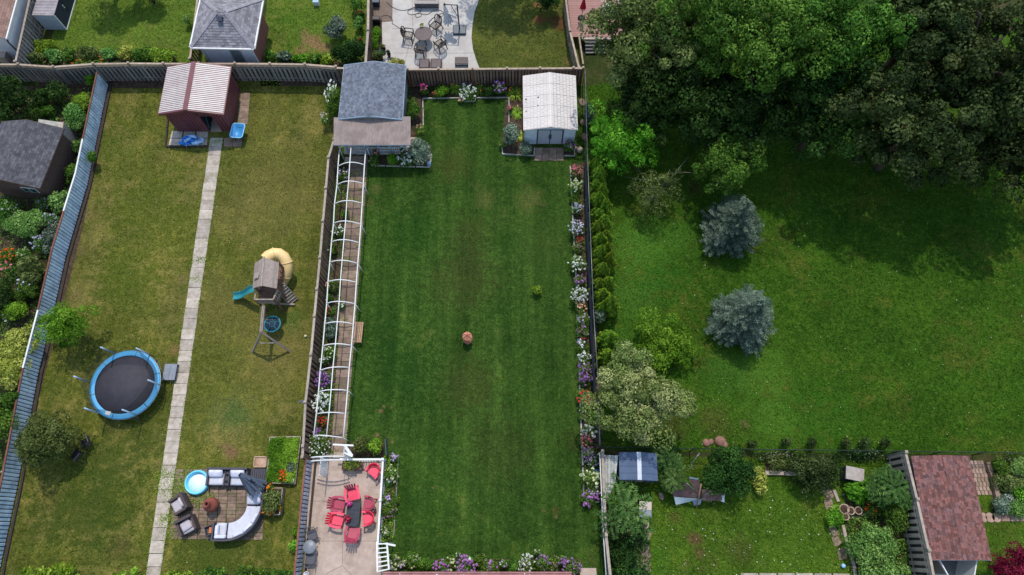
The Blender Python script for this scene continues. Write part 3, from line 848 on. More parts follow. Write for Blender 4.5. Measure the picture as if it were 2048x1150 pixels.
# --- blue shingled shed with porch
SH_BLUE = M('blue_grey_shingle', S(112, 118, 132, .74), S(90, 96, 112, .72), 30, .92, .3, rnd=0, tint=.3, dirt=S(128, 134, 146, .76), dirtscale=2.5)
LTBLUE = M('pale_blue_paint', S(164, 190, 214, .8), S(140, 168, 196, .78), 4, .5, .05, rnd=.04)
SIDING = M('grey_siding', S(172, 174, 180, .8), S(150, 152, 160, .78), 4, .6, .05, rnd=.02)
fl, fr, br, bl = GR([(678.5, 238), (804.5, 238.5), (812, 131), (686.5, 130)], 2.35)
R, w, d, W, D, ax, top = shed('porch_shed', 'shed with faded blue shingle roof and corrugated porch canopy', 'shed', fl, fr, br, bl, 2.35, 2.75, .22, SIDING, 'lap', SH_BLUE, LTBLUE, door=(-1.2, -.3, 1.95), shingle=(.13, .15), overf=.12)
V, Fc, T = [], [], []
for i in range(int(d / .16)):
    y = -d / 2 + i * .16
    for s2 in (-1, 1):
        n = len(V); V += [Vector((ax, y, 2.785)), Vector((ax, y + .18, 2.775)), Vector((ax + s2 * .15, y + .18, 2.745)), Vector((ax + s2 * .15, y, 2.755))]
        Fc.append((n, n + 1, n + 2, n + 3) if s2 < 0 else (n + 3, n + 2, n + 1, n)); T += [random.random()] * 4
tint_mesh('ridge_shingles', V, Fc, T, SH_BLUE, R, kind='stuff')
m = MB(); m.box((-.75, -D - .01, 1.0), (.88, .04, 1.9)); m.build('door', M('panel_door', S(120, 124, 130, .8), None, 4, .5, .1), R)
PORCH = M('weathered_polycarbonate', S(166, 150, 146, .82), S(132, 116, 112, .8), 3.0, .7, .15, rnd=.02, stretch=(8, .7, 1), dirt=S(112, 100, 94, .85), dirtscale=1.1)
# porch canopy in world space: front edge y=290, back under the gable
cf0, cf1 = G(667, 290, 2.12), G(821, 290, 2.12); cb0, cb1 = G(667.5, 235, 2.3), G(821, 233, 2.3)
m = MB(); n = 60
uw = (cf1 - cf0) / n; ub = (cb1 - cb0) / n
vs = []; fs = []
for i in range(n + 1):
    for k, (dz) in enumerate((0, .022, .022, 0)):
        f_ = (0, .25, .5, .75)[k]
        if i == n and k > 0: break
        vs += [cf0 + uw * (i + f_) + Vector((0, 0, dz)), cb0 + ub * (i + f_) + Vector((0, 0, dz))]
for i in range(len(vs) // 2 - 1): fs.append((2 * i, 2 * i + 2, 2 * i + 3, 2 * i + 1))
m.add(vs, fs)
cm_ = MB(); cm_.add(vs, fs)
can = thing('porch_parts_anchor', None, None)  # replaced below
bpy.data.objects.remove(can)
def to_local(R, p):
    return Matrix.Rotation(-R.rotation_euler.z, 3, 'Z') @ (Vector(p) - R.location)
def local_build(R, mb, name, mat, parent=None, kind=None):
    mb.v = [tuple(to_local(R, p)) for p in mb.v]
    return mb.build(name, mat, parent or R, kind=kind)
local_build(R, cm_, 'porch_canopy', PORCH)
m = MB(); m.beam(cf0 + Vector((0, .03, -.06)), cf1 + Vector((0, .03, -.06)), .05, .1); local_build(R, m, 'canopy_beam', LTBLUE)
m = MB(); m.beam(cf1 + Vector((-.04, 0, -.05)), cb1 + Vector((-.04, 0, -.05)), .04, .1); m.beam(cf0 + Vector((.04, 0, -.05)), cb0 + Vector((.04, 0, -.05)), .04, .1); local_build(R, m, 'canopy_beam', LTBLUE)
# porch posts, railing
py_ = G(760, 309, 0).y; px0, px1 = G(699, 309, 0).x, G(826, 309, 0).x
for i, fx in enumerate((0, .13, .28, .33, .5, .68, .84, 1.0)):
    x = px0 + (px1 - px0) * fx
    m = MB(); m.box((x, py_, 1.03), (.09, .09, 2.06)); local_build(R, m, 'porch_post', LTBLUE)
for z in (.12, .5, .86):
    for a, b in ((.13, .28), (.33, 1.0)):
        m = MB(); m.beam((px0 + (px1 - px0) * a, py_ - .02, z), (px0 + (px1 - px0) * b, py_ - .02, z), .04, .05); local_build(R, m, 'porch_rail', WHITE)
x = px0 + (px1 - px0) * .13
bm_ = MB(); bm_.box((0, 0, 0), (.035, .03, .74)); fb = None
k = 0
while x < px1:
    f_ = (x - px0) / (px1 - px0)
    if not (.285 < f_ < .325):
        l = to_local(R, (x, py_ + .015, .49))
        if fb is None: fb = bm_.build('baluster', WHITE, R); fb.location = l
        else: dup(fb, R, l)
    x += .125
m = MB(); a, b = G(688, 312, 0), G(832, 300, 0); m.box(((a.x + b.x) / 2, py_ + .62, .04), (b.x - a.x, 1.25, .08)); local_build(R, m, 'porch_floor', CONC)
m = MB(); q = G(703, 322, 0); m.box((q.x, q.y + .1, .02), (.9, .35, .04)); local_build(R, m, 'door_step', CONC)

# --- white panelled shed
WPANEL = M('white_roof_panel', S(230, 222, 218, .62), S(216, 206, 204, .6), 2, .5, .05, rnd=.03, dirt=S(200, 192, 190, .9), dirtscale=1.4)
WSIDE = M('pale_blue_siding', S(206, 216, 230, .88), S(190, 202, 218, .86), 3, .5, .05, rnd=.02)
GREYDOOR = M('grey_door', S(186, 190, 204, .84), S(166, 170, 186, .82), 4, .5, .05, rnd=.02, stretch=(9, 9, .5))
R, w, d, W, D, ax, top = shed('resin_shed', 'white panel roofed shed with grey double doors and paver step', 'shed',
     *GR([(1046.6, 260), (1155, 259.5), (1151, 152), (1047, 152)], 1.85), 1.85, 2.2, .1, WSIDE, 'lap', WPANEL, WPANEL, door=(-.78, .8, 1.72), roofmode='none', fascia=.06)
PLINE = M('panel_shadow_gap', S(130, 126, 132, .8), None, 5, .7, .1, rnd=0)
for sg in (-1, 1):
    e = Vector((sg * w / 2, -d / 2, 1.85)); rdg = Vector((ax, -d / 2, 2.2)); vv = (rdg - e).normalized(); vl = (rdg - e).length; uu = Vector((0, 1, 0))
    nrm = uu.cross(vv); nrm = -nrm if nrm.z < 0 else nrm
    for i in range(5):
        m = MB(); a, b = d * i / 5 + .012, d * (i + 1) / 5 - .012
        m.slab([e + uu * a + nrm * .004, e + uu * b + nrm * .004, rdg + uu * b + nrm * .004 - vv * .02, rdg + uu * a + nrm * .004 - vv * .02], nrm * .016)
        pn = m.build('roof_panel', WPANEL, R)
        # moulded shingle lines
        m = MB(); ncol = 8
        for k in range(1, ncol):
            s = vl * k / ncol
            if sg > 0: m.beam(e + vv * s + uu * a + nrm * .022, e + vv * s + uu * b + nrm * .022, .016, .006, up=nrm)
            else:
                m.beam(e + vv * s + uu * a + nrm * .021, e + vv * (s + .03) + uu * b + nrm * .021, .008, .004, up=nrm)
            for q in range(3):
                yy = a + (b - a) * ((q + (k % 2) * .5 + random.uniform(-.1, .1)) / 3)
                if a < yy < b: m.beam(e + vv * (s - vl / ncol) + uu * yy + nrm * .021, e + vv * s + uu * yy + nrm * .021, .012 if sg > 0 else .006, .004, up=nrm)
        m.build('moulded_lines', PLINE, pn, kind='stuff')
m = MB(); m.beam((ax, -d / 2 - .01, 2.222), (ax, d / 2 + .01, 2.222), .1, .03); m.build('ridge_cap', WPANEL, R)
STAIN = M('dark_stain', S(110, 106, 104, .8), None, 9, .9, .1)
for i, (fx, fy, r_) in enumerate([(.05, .55, .07), (.05, .5, .03), (.28, .56, .06), (.27, .41, .05), (.05, .33, .05), (.25, .2, .025)]):
    x = -w / 2 + w * fx; z = top(x) + .058; m = MB(); m.lathe([(r_, 0), (r_ * .9, .006)], 10, (x, -d / 2 + d * fy, z)); m.build('roof_vent_plug', STAIN, R)
for sg in (-1, 1):
    m = MB(); m.box((.01 + sg * .39, -D + .0, .9), (.76, .04, 1.62))
    for i in range(5): m.box((.01 + sg * .39 - .3 + i * .15, -D - .025, .9), (.05, .012, 1.5))
    dd = m.build('door', GREYDOOR, R)
    m = MB(); m.box((.01 + sg * .06, -D - .05, .95), (.04, .03, .5)); m.build('handle', BLACK, dd)
m = MB(); m.box((-.81, -D - .03, .9), (.07, .03, 1.7)); m.box((.83, -D - .03, .9), (.07, .03, 1.7)); m.box((.01, -D - .03, 1.74), (1.7, .03, .06)); m.box((.01, -D - .028, .9), (.05, .03, 1.62)); m.build('door_frame', M('slate_trim', S(84, 90, 106, .8), None, 5, .5, .05), R)

CORRW0 = M('pale_sheet', S(196, 194, 190, .8), S(160, 156, 150, .76), 3, .7, .1, dirt=S(120, 112, 100, .8), dirtscale=2)
# --- dark roofed brown shed, far left
SH_DARK = M('dark_slate_shingle', S(88, 87, 94, .74), S(66, 66, 74, .72), 30, .92, .3, rnd=0, tint=.32, dirt=S(104, 102, 108, .76), dirtscale=2.5)
BRBOARD = M('brown_board', S(104, 84, 78, .75), S(72, 56, 52, .72), 7, .85, .35, rnd=.1, stretch=(7, 7, .5))
e1, e2, a1, a2 = G(119, 257, 2.2), G(88.7, 377, 2.2), G(45, 239, 2.8), G(10.4, 360, 2.8)
bl_ = Vector((2 * a1.x - e1.x, 2 * a1.y - e1.y, 0)); fl_ = Vector((2 * a2.x - e2.x, 2 * a2.y - e2.y, 0))
R, w, d, W, D, ax, top = shed('board_shed', 'brown board shed with dark slate shingle roof behind the blue fence', 'shed', fl_, e2, e1, bl_, 2.2, 2.8, .2, BRBOARD, 'board', SH_DARK, BRBOARD, shingle=(.15, .2))
m = MB(); m.box((W * .42, -D - .01, 1.35), (.95, .05, .55)); wf = m.build('window', WHITE, R)
m = MB(); m.box((W * .42 - .23, -D - .03, 1.35), (.4, .03, .45)); m.build('pane', M('dark_glass', S(40, 70, 72), None, 5, .1, 0, spec=.6), wf)
m = MB(); m.box((W * .42 + .23, -D - .03, 1.35), (.4, .03, .45)); m.build('pane', bpy.data.materials['dark_glass'], wf)

lb = thing('board_lean_to', 'pale topped board lean-to against the slate roofed shed', 'lean-to', G(100, 268, 0))
q = GR([(72, 284), (121, 291), (127, 246), (78, 239)], 1.5)
m = MB(); m.slab(q, (0, 0, .05)); m.build('roof_sheet', CORRW0, lb, world=True)
for a, b in ((q[0], q[1]), (q[1], q[2])):
    m = MB(); m.beam((a.x, a.y, .74), (b.x, b.y, .74), .05, 1.46); m.build('wall', GREYWOOD, lb, world=True)
m = MB(); m.beam(q[1] + Vector((0, 0, .08)), q[2] + Vector((0, 0, .08)), .14, .08); m.build('edge_board', CAPWOOD, lb, world=True)
# --- red brown shed bottom right
SH_RED = M('red_brown_shingle', S(138, 92, 86, .74), S(106, 70, 66, .72), 24, .92, .3, rnd=0, tint=.42, dirt=S(96, 84, 90, .8), dirtscale=2.2)
REDSIDE = M('taupe_siding', S(150, 140, 132, .8), None, 4, .7, .1)
R, w, d, W, D, ax, top = shed('playhouse_shed', 'low shed with red brown shingle roof and open white doors', 'shed', *GR([(1861, 1120), (1983, 1120), (1938, 912), (1822, 912)], 1.9), 1.9, 2.35, .1, REDSIDE, 'lap', SH_RED, None, door=(-1.0, 1.0, 1.7), shingle=(.13, .17), overf=.1, fascia=.05)
for sg in (-1, 1):
    ang = sg * radians(68)
    m = MB(); hx = sg * 1.0
    ctr = Vector((hx, -D, 1.0)) + Matrix.Rotation(ang, 3, 'Z') @ Vector((-sg * .48, 0, 0))
    m.box(ctr - Vector((0, 0, .13)), (.94, .05, 1.6), rz=ang); dd = m.build('door', WHITE, R)
    m = MB(); m.box(ctr + Matrix.Rotation(ang, 3, 'Z') @ Vector((0, -.03, -.13)), (.7, .03, 1.4), rz=ang); m.build('door_panel', REDSIDE, dd)
m = MB(); m.box((0, -D - 1.3, .03), (2.6, 2.4, .04)); m.build('deck', GREYWOOD, R)
m = MB(); m.box((0, -d / 2 - .012, 1.86), (w, .02, .07)); m.build('fascia', WHITE, R)
V, Fc, T = [], [], []
for i in range(int(d / .28)):
    y = -d / 2 + i * .28
    for s2 in (-1, 1):
        n = len(V); V += [Vector((ax, y, 2.385)), Vector((ax, y + .3, 2.375)), Vector((ax + s2 * .14, y + .3, 2.348)), Vector((ax + s2 * .14, y, 2.358))]
        Fc.append((n, n + 1, n + 2, n + 3) if s2 < 0 else (n + 3, n + 2, n + 1, n)); T += [random.random()] * 4
tint_mesh('ridge_shingles', V, Fc, T, SH_RED, R, kind='stuff')

# --- slate blue steel shed
SLATE = M('slate_blue_steel', S(84, 100, 128, .8), S(68, 84, 112, .78), 2, .5, .05, rnd=.05)
R, w, d, W, D, ax, top = shed('steel_shed', 'small slate blue steel shed with white ridge behind the silver leaved tree', 'shed', *GR([(1239, 957), (1313, 963), (1314, 906), (1240, 907)], 1.8), 1.8, 2.12, .05, SLATE, 'rib', SLATE, SLATE, door=(-.6, .6, 1.6), roofmode='seam', fascia=.06)
m = MB(); m.beam((ax, -d / 2 - .02, 2.14), (ax, d / 2 + .02, 2.14), .22, .03); m.build('ridge_cap', M('pale_ridge', S(210, 216, 232, .85), None, 5, .5, .05), R)
lt = thing('lean_to', 'low lean-to with white corrugated sheets beside the slate blue shed', 'lean-to', G(1222, 950, 0))
CORRW = M('white_corrugated', S(206, 210, 210, .85), S(178, 180, 176, .8), 2, .7, .1, rnd=.08, stretch=(4, .5, 1), dirt=S(150, 148, 136, .8), dirtscale=2)
a, b, c_, d_ = G(1209, 910, 1.3), G(1237, 911, 1.5), G(1231, 965, 1.5), G(1210, 1008, 1.3)
for k in range(4):
    u0, u1 = k / 4, (k + 1) / 4
    m = MB(); A, B = a.lerp(b, u0), a.lerp(b, u1 - .02); D_, C_ = d_.lerp(c_, u0), d_.lerp(c_, u1 - .02)
    for j in range(3):
        t0, t1 = j / 3, (j + 1) / 3
        m.slab([A.lerp(B, t0), A.lerp(B, t1 - .08), D_.lerp(C_, t1 - .08), D_.lerp(C_, t0)], (0, 0, .02 + .012 * (j % 2)))
    m.build('roof_sheet', CORRW, lt, world=True)
for q in (a, b, c_, d_):
    m = MB(); m.beam((q.x, q.y, 0), (q.x, q.y, q.z), .07, .07); m.build('post', GREYWOOD, lt, world=True)

# --- pale storage shed top left
GSIDE = M('pale_grey_siding', S(186, 190, 206, .85), S(170, 174, 190, .83), 3, .6, .05)
GROOF = M('pale_grey_roof', S(166, 158, 164, .82), S(140, 132, 138, .8), 3, .7, .1, dirt=S(120, 112, 116, .8))
NAVY = M('navy_panel', S(46, 54, 72, .8), S(38, 46, 62, .78), 3, .5, .05)
hs_ = 1.5
c, rz, w, d = rect(*GR([(71, 30), (116, 31), (119, -34), (77, -34)], hs_))
rs = thing('storage_shed', 'small pale storage shed with a navy side near the clipped lawn', 'shed', (c.x, c.y, 0), rz)
W, D = w / 2 - .03, d / 2 - .03
m = MB(); z = .05
while z < 1.4: m.box((0, -D + .03, z + .06), (2 * W, .05 + .008 * ((z * 10) % 2), .112)); z += .12
m.build('wall', GSIDE, rs)
m = MB(); m.box((W - .03, .05, .73), (.05, 2 * D - .1, 1.4)); wl_ = m.build('wall', NAVY, rs)
for k in range(2):
    m = MB(); m.box((W + .008, -D * .5 + D * k, .72), (.03, D * .94, 1.25)); dn = m.build('door', NAVY, wl_)
m = MB(); m.box((W + .03, -.1, .9), (.03, .05, .3)); m.build('handle', WHITE, wl_)
m = MB(); m.box((-W + .03, .05, .73), (.05, 2 * D - .1, 1.4)); m.box((0, D - .03, .73), (2 * W - .12, .05, 1.4)); m.build('wall', GSIDE, rs)
m = MB(); m.box((0, 0, hs_), (w, d, .05)); 
for i in range(11): m.box((0, -d / 2 + d * (i + .5) / 11, hs_ + .03), (w - .03, .03, .025))
m.build('roof', GROOF, rs)
m = MB(); m.box((W + .02, 0, .04), (.07, 2 * D, .07)); m.box((W + .012, -D + .03, .75), (.06, .07, 1.36)); m.box((W + .012, D - .03, .75), (.06, .07, 1.36)); m.build('trim', WHITE, rs)

# --- hip roofed garage
SH_GREY = M('grey_shingle', S(136, 134, 142, .76), S(110, 108, 118, .74), 30, .92, .3, rnd=0, tint=.3, dirt=S(150, 146, 152, .78), dirtscale=2.5)
BRICK = M('red_brick', S(140, 92, 84, .78), S(112, 70, 64, .76), 8, .9, .4, stretch=(3, 3, 14))
VSIDE = M('white_siding', S(206, 208, 220, .88), S(194, 196, 208, .86), 3, .5, .05)
c, rz, w, d = rect(*GR([(384, 94), (508.5, 97), (524, -2), (400, -4)], 2.5))
Rg = thing('garage', 'garage with grey hipped shingle roof and white front siding', 'garage', (c.x, c.y, 0), rz)
hp, he = 3.55, 2.5
E = [Vector((-w / 2, -d / 2, he)), Vector((w / 2, -d / 2, he)), Vector((w / 2, d / 2, he)), Vector((-w / 2, d / 2, he))]
ry0 = min(d, w) / 2
pk = [Vector((-.25, 0, hp)), Vector((.25, 0, hp))]
faces = [(E[0], E[1], pk[1], pk[0]), (E[1], E[2], pk[1], pk[1]), (E[2], E[3], pk[0], pk[1]), (E[3], E[0], pk[0], pk[0])]
for (a, b, t1, t0) in faces:
    u = (b - a).normalized(); mid = (t0 + t1) / 2
    foot = a + u * (mid - a).dot(u); v = (mid - foot); vl = v.length; v.normalize()
    nrm = u.cross(v).normalized(); nrm = -nrm if nrm.z < 0 else nrm
    pts = [a, b, t1] + ([t0] if (t0 - t1).length > .01 else [])
    m = MB(); m.slab([p - nrm * .02 for p in pts], nrm * .022); rp = m.build('roof', SH_GREY, Rg)
    V, Fc, T = [], [], []
    ua, ub = (t0 - a).dot(u), (t1 - a).dot(u); L = (b - a).length
    shingle_tabs((V, Fc, T), a + nrm * .002, u, v, L, vl, .17, .26, clip=lambda s: (ua * s / vl, L + (ub - L) * s / vl), t=.022)
    tint_mesh('shingles', V, Fc, T, SH_GREY, rp, kind='stuff')
for k, e in enumerate(E):
    V, Fc, T = [], [], []; p1 = pk[0] if e.x < 0 else pk[1]; n_ = int((p1 - e).length / .2); dr = (p1 - e).normalized(); sd_ = Vector((-dr.y, dr.x, 0)).normalized()
    for i in range(n_):
        p = e + dr * (i * .2); q = p + dr * .22; up = Vector((0, 0, .035 + .012))
        n = len(V); V += [p + up, q + up - Vector((0, 0, .012)), q + sd_ * .14 + Vector((0, 0, .01)), p + sd_ * .14 + Vector((0, 0, .022)), q - sd_ * .14 + Vector((0, 0, .01)), p - sd_ * .14 + Vector((0, 0, .022))]
        Fc += [(n, n + 1, n + 2, n + 3), (n, n + 5, n + 4, n + 1)]; T += [.6 + .4 * random.random()] * 6
    tint_mesh('hip_shingles', V, Fc, T, SH_GREY, Rg, kind='stuff')
for i in range(4):
    a, b = E[i], E[(i + 1) % 4]; o = Vector((a.x + b.x, a.y + b.y, 0)).normalized() * .05
    m = MB(); m.beam(a + o - Vector((0, 0, .03)), b + o - Vector((0, 0, .03)), .11, .1); m.build('gutter', WHITE, Rg)
ins = .35
def wq(x0, y0, x1, y1, mat):
    m = MB(); m.beam((x0, y0, 1.22), (x1, y1, 1.22), .12, 2.36); return m.build('wall', mat, Rg)
X, Y = w / 2 - ins, d / 2 - ins
fwl = wq(-X, -Y, X, -Y, VSIDE)
m = MB(); z = .1
while z < 2.35: m.box((0, -Y - .064, z), (2 * X - .02, .012, .1)); z += .115
m.build('siding', VSIDE, fwl, kind='stuff')
wq(X - .06, -Y + .065, X - .06, Y - .065, BRICK); wq(-X + .06, -Y + .065, -X + .06, Y - .065, BRICK); wq(-X, Y, X, Y, BRICK)
m = MB(); m.box((.55, -Y - .08, 1.35), (.75, .05, 1.5)); wd = m.build('window', M('window_frame_grey', S(150, 154, 160), None, 5, .5, .02), Rg)
m = MB(); m.box((.55, -Y - .1, 1.35), (.6, .03, 1.34)); m.build('pane', M('grey_glass', S(140, 152, 160, .6), None, 5, .12, 0, spec=.6), wd)
m = MB(); m.box((-.02, -.5, 3.42), (.34, .3, .26), rx=radians(26)); m.build('roof_vent', M('vent_grey', S(60, 66, 84), None, 5, .6, .05), Rg)
m = MB(); m.tube([(-X + .15, -Y - .1, .1), (-X + .15, -Y - .1, 2.3), (-w / 2 + .2, -d / 2 - .02, 2.44)], .04, 6); m.build('downspout', WHITE, Rg)

# --- tan roofed garage, corner of the picture
TANROOF = M('tan_shingle', S(150, 120, 110, .8), S(122, 94, 86, .78), 20, .92, .3, rnd=0, tint=.22)
g0, g1 = G(31, 0, 2.6), G(10, 77, 2.6); dirv = (g0 - g1).normalized(); perp = Vector((-dirv.y, dirv.x, 0))
tg = thing('garage', 'cream garage with tan shingle eave and white gutter at the corner', 'garage', (g1.x, g1.y, 0))
A, B = g1, g1 + dirv * 6; C_, D_ = B + perp * 4 + Vector((0, 0, 1.2)), A + perp * 4 + Vector((0, 0, 1.2))
m = MB(); m.slab([A, B, C_, D_], (0, 0, -.03)); rp = m.build('roof', TANROOF, tg, world=True)
V, Fc, T = [], [], []; v = (D_ - A).normalized()
shingle_tabs((V, Fc, T), A - g1 + Vector((0, 0, g1.z)) * 1 + Vector((0, 0, .002)), dirv, v, 6, (D_ - A).length, .16, .28)
tint_mesh('shingles', V, Fc, T, TANROOF, rp, kind='stuff')
m = MB(); m.beam(A - perp * .06 - Vector((0, 0, .05)), B - perp * .06 - Vector((0, 0, .05)), .1, .1); m.build('gutter', WHITE, tg, world=True)
CREAM = M('cream_wall', S(226, 224, 230, .88), S(212, 210, 216, .86), 2, .7, .05)
b0 = A + perp * .35 + dirv * .3; b1 = B + perp * .35
for p, q in ((b0, b1), (b0, b0 + perp * 6)):
    m = MB(); m.beam((p.x, p.y, 1.25), (q.x, q.y, 1.25), .1, 2.5); m.build('wall', CREAM, tg, world=True)
m = MB(); m.tube([A - perp * .03 + dirv * .15 - Vector((0, 0, .1)), b0 - perp * .1 - dirv * .08 - Vector((0, 0, .6)), (b0 - perp * .1 - dirv * .08) * Vector((1, 1, 0)) if False else Vector(((b0 - perp * .1 - dirv * .08).x, (b0 - perp * .1 - dirv * .08).y, .1))], .045, 6); m.build('downspout', BLACK, tg, world=True)
gb = thing('concrete_block', 'grey concrete pier below the cream garage wall', 'pier', G(22, 128, 0))
m = MB(); m.box((0, 0, .5), (.55, .5, 1.0)); m.box((0, 0, 1.02), (.62, .56, .06)); m.build('pier', CONC, gb)

# --- house eave at the lower edge
HROOF = M('maroon_flat_roof', S(158, 108, 108, .8), S(140, 92, 92, .78), 3, .8, .1, dirt=S(176, 132, 128, .8), dirtscale=2)
h0, h1 = G(767, 1143.5, 2.9), G(1143, 1143.5, 2.9)
hs = thing('house', 'house with a dusty maroon roof edge above the purple phlox', 'house', (h0.x, h0.y, 0))
m = MB(); m.slab([h0, h1, h1 + Vector((0, -7, .4)), h0 + Vector((0, -7, .4))], (0, 0, -.12)); m.build('roof', HROOF, hs, world=True)
m = MB(); m.beam(h0 + Vector((0, -.03, .02)), h1 + Vector((0, -.03, .02)), .06, .06); m.build('drip_edge', HROOF, hs, world=True)
m = MB(); m.prism([(h0.x + .3, h0.y - 6.5), (h1.x - .3, h0.y - 6.5), (h1.x - .3, h0.y - .5), (h0.x + .3, h0.y - .5)], 0, 2.76); m.build('wall', BRICK, hs, world=True)
for i in range(26):
    t = random.random(); m = MB(); q = h0.lerp(h1, t * .85); r_ = random.uniform(.02, .05)
    m.lathe([(r_, 0), (r_ * .7, .012)], 7, q + Vector((0, -random.uniform(.08, .3), .022))); m.build('fallen_petal', WHITE, hs, world=True) if i < 14 else None

# --- deck with steps, top
DECK = M('deck_board', S(168, 128, 122, .82), S(142, 104, 98, .8), 4, .8, .2, rnd=.08, stretch=(.6, 8, 1))
dk = thing('deck', 'reddish board deck with grey steps under the big trees', 'deck', G(1150, 30, 0))
y0 = G(0, 74, .8).y; y1 = G(0, -40, .8).y; n = int((y1 - y0) / .15)
m = MB(); m.box((0, 0, 0), (3.6, .138, .03)); fb = None
for i in range(n):
    y = y0 + (i + .5) * .15; x0 = G(1140 - (i / n) * 10, 40, .8).x
    loc = Vector((x0 + 1.9, y, .8)) - dk.location
    if fb is None: fb = m.build('deck_board', DECK, dk); fb.location = loc
    else: dup(fb, dk, loc)
m = MB(); q = G(1190, 73, .8); m.box((q.x + .1, q.y - .1, .72), (2.0, .24, .14)); m.build('rim_board', CAPGREY, dk, world=True)
for i in range(4):
    q = G(1186, 82, .6 - i * .16); m = MB(); m.box((q.x + .2, q.y - i * .3, .62 - i * .16), (1.5, .3, .05)); m.build('step', GREYWOOD, dk, world=True)
m = MB(); a, b = G(1157, 70, .7), G(1166, 130, .35); m.beam(a, b, .1, .3); m.build('stringer', CAPWOOD, dk, world=True)

# ---------------------------------------------------------------- pergola of white tube
pg = thing('pergola', 'long white tubular arch pergola over the paver walk', 'pergola', G(700, 600, 0))
LP = [(679, 296), (676, 333), (674, 370), (669, 408), (667, 447), (663, 484), (659.5, 525), (656, 564), (653.5, 607), (649.5, 648), (645.7, 692), (640.5, 741), (637, 784), (632.7, 828), (627.5, 871)]
RP = [(732, 293), (729, 330), (726.6, 367.6), (724.4, 407), (721.6, 449), (719, 486), (715.5, 527), (712.7, 565), (710, 608), (706.6, 648), (703, 691), (698.5, 735), (695, 781), (691, 827), (686.5, 876)]
hr_ = 1.5
Lw, Rw = GR(LP, hr_), GR(RP, hr_)
m = MB(); m.tube([Lw[0]] + Lw[1:] , .036, 8); m.build('side_rail', WHITE, pg, world=True)
m = MB(); m.tube(Rw, .036, 8); m.build('side_rail', WHITE, pg, world=True)
ridge = []
for i, (a, b) in enumerate(zip(Lw, Rw)):
    c = (a + b) / 2; hh = .42
    pts = []
    for k in range(13):
        t = -1 + 2 * k / 12
        p = a.lerp(b, k / 12); p.z = hr_ + hh * (1 - t * t)
        pts.append(p)
    ridge.append(pts[6].copy())
    m = MB(); m.tube(pts, .032, 7); m.build('arch', WHITE, pg, world=True)
    if i % 2 == 0 or i == 14:
        for p, s in ((a, -1), (b, 1)):
            m = MB(); m.tube([p, (p.x + s * .05, p.y, 0)], .028, 6); m.build('leg', WHITE, pg, world=True)
m = MB(); m.tube(ridge, .03, 8); m.build('ridge_rail', WHITE, pg, world=True)

# garden arbour at the patio gate
def trellis(mb, p, q, z0, z1, n=6, r=.022):
    p, q = Vector(p), Vector(q)
    for e in (p, q): mb.tube([e + Vector((0, 0, z0)), e + Vector((0, 0, z1))], r, 6)
    for i in range(n):
        z = z0 + (z1 - z0) * (i + .6) / n
        mb.tube([p + Vector((0, 0, z)), q + Vector((0, 0, z))], r * .7, 5)
ab = thing('garden_arbour', 'white arched arbour gate between rose bush and patio', 'arbour', G(655, 935, 0))
a0, a1 = G(622, 915, 1.9), G(690, 913, 1.9)
for off in (0, -.55):
    pts = []
    for k in range(13):
        t = -1 + 2 * k / 12; p = a0.lerp(a1, k / 12); p.z = 1.9 + .3 * (1 - t * t); p.y += off * .35; pts.append(p)
    m = MB(); m.tube(pts, .035, 7); m.build('arch', WHITE, ab, world=True)
m = MB(); trellis(m, (a0.x + .5, a0.y, 0), (a0.x + .5, a0.y - .9, 0), .05, 1.9, 8, .03); m.build('side_trellis', WHITE, ab, world=True)
m = MB(); trellis(m, (a1.x - .1, a1.y + .5, 0), (a1.x - .1, a1.y - .1, 0), .05, 1.9, 8, .03); m.build('side_trellis', WHITE, ab, world=True)
m = MB(); q0, q1 = G(666, 889, 1.7), G(707, 891, 1.7); m.beam(q0, q1, .09, .06); m.build('cross_bar', WHITE, ab, world=True)
m = MB(); m.beam(G(690, 892, 1.7), G(704, 912, 1.6), .16, .08); m.beam(G(688, 905, 1.7), G(705, 913, 1.7), .08, .06); m.build('bracket', WHITE, ab, world=True)
ab2 = thing('garden_arbour', 'white ladder sided arbour at the lower end of the patio railing', 'arbour', G(760, 1110, 0))
p0, p1, p2, p3 = G(754, 1088, 2.0), G(774, 1087, 2.0), G(778, 1138, 2.0), G(755, 1143, 2.0)
for a, b in ((p0, p3), (p1, p2)):
    m = MB(); m.beam(a, b, .09, .07); m.build('side_beam', WHITE, ab2, world=True)
for i in range(7):
    t = i / 6; m = MB(); m.beam(p0.lerp(p3, t), p1.lerp(p2, t), .06, .05); m.build('rung', WHITE, ab2, world=True)
for q in (p0, p1, p2, p3):
    m = MB(); m.beam((q.x, q.y, 0), (q.x, q.y, 2.0), .08, .08); m.build('post', WHITE, ab2, world=True)
m = MB(); m.beam(p1 + Vector((-.1, 0, .04)), p1 + Vector((.45, -.1, .04)), .09, .06); m.build('side_beam', WHITE, ab2, world=True)

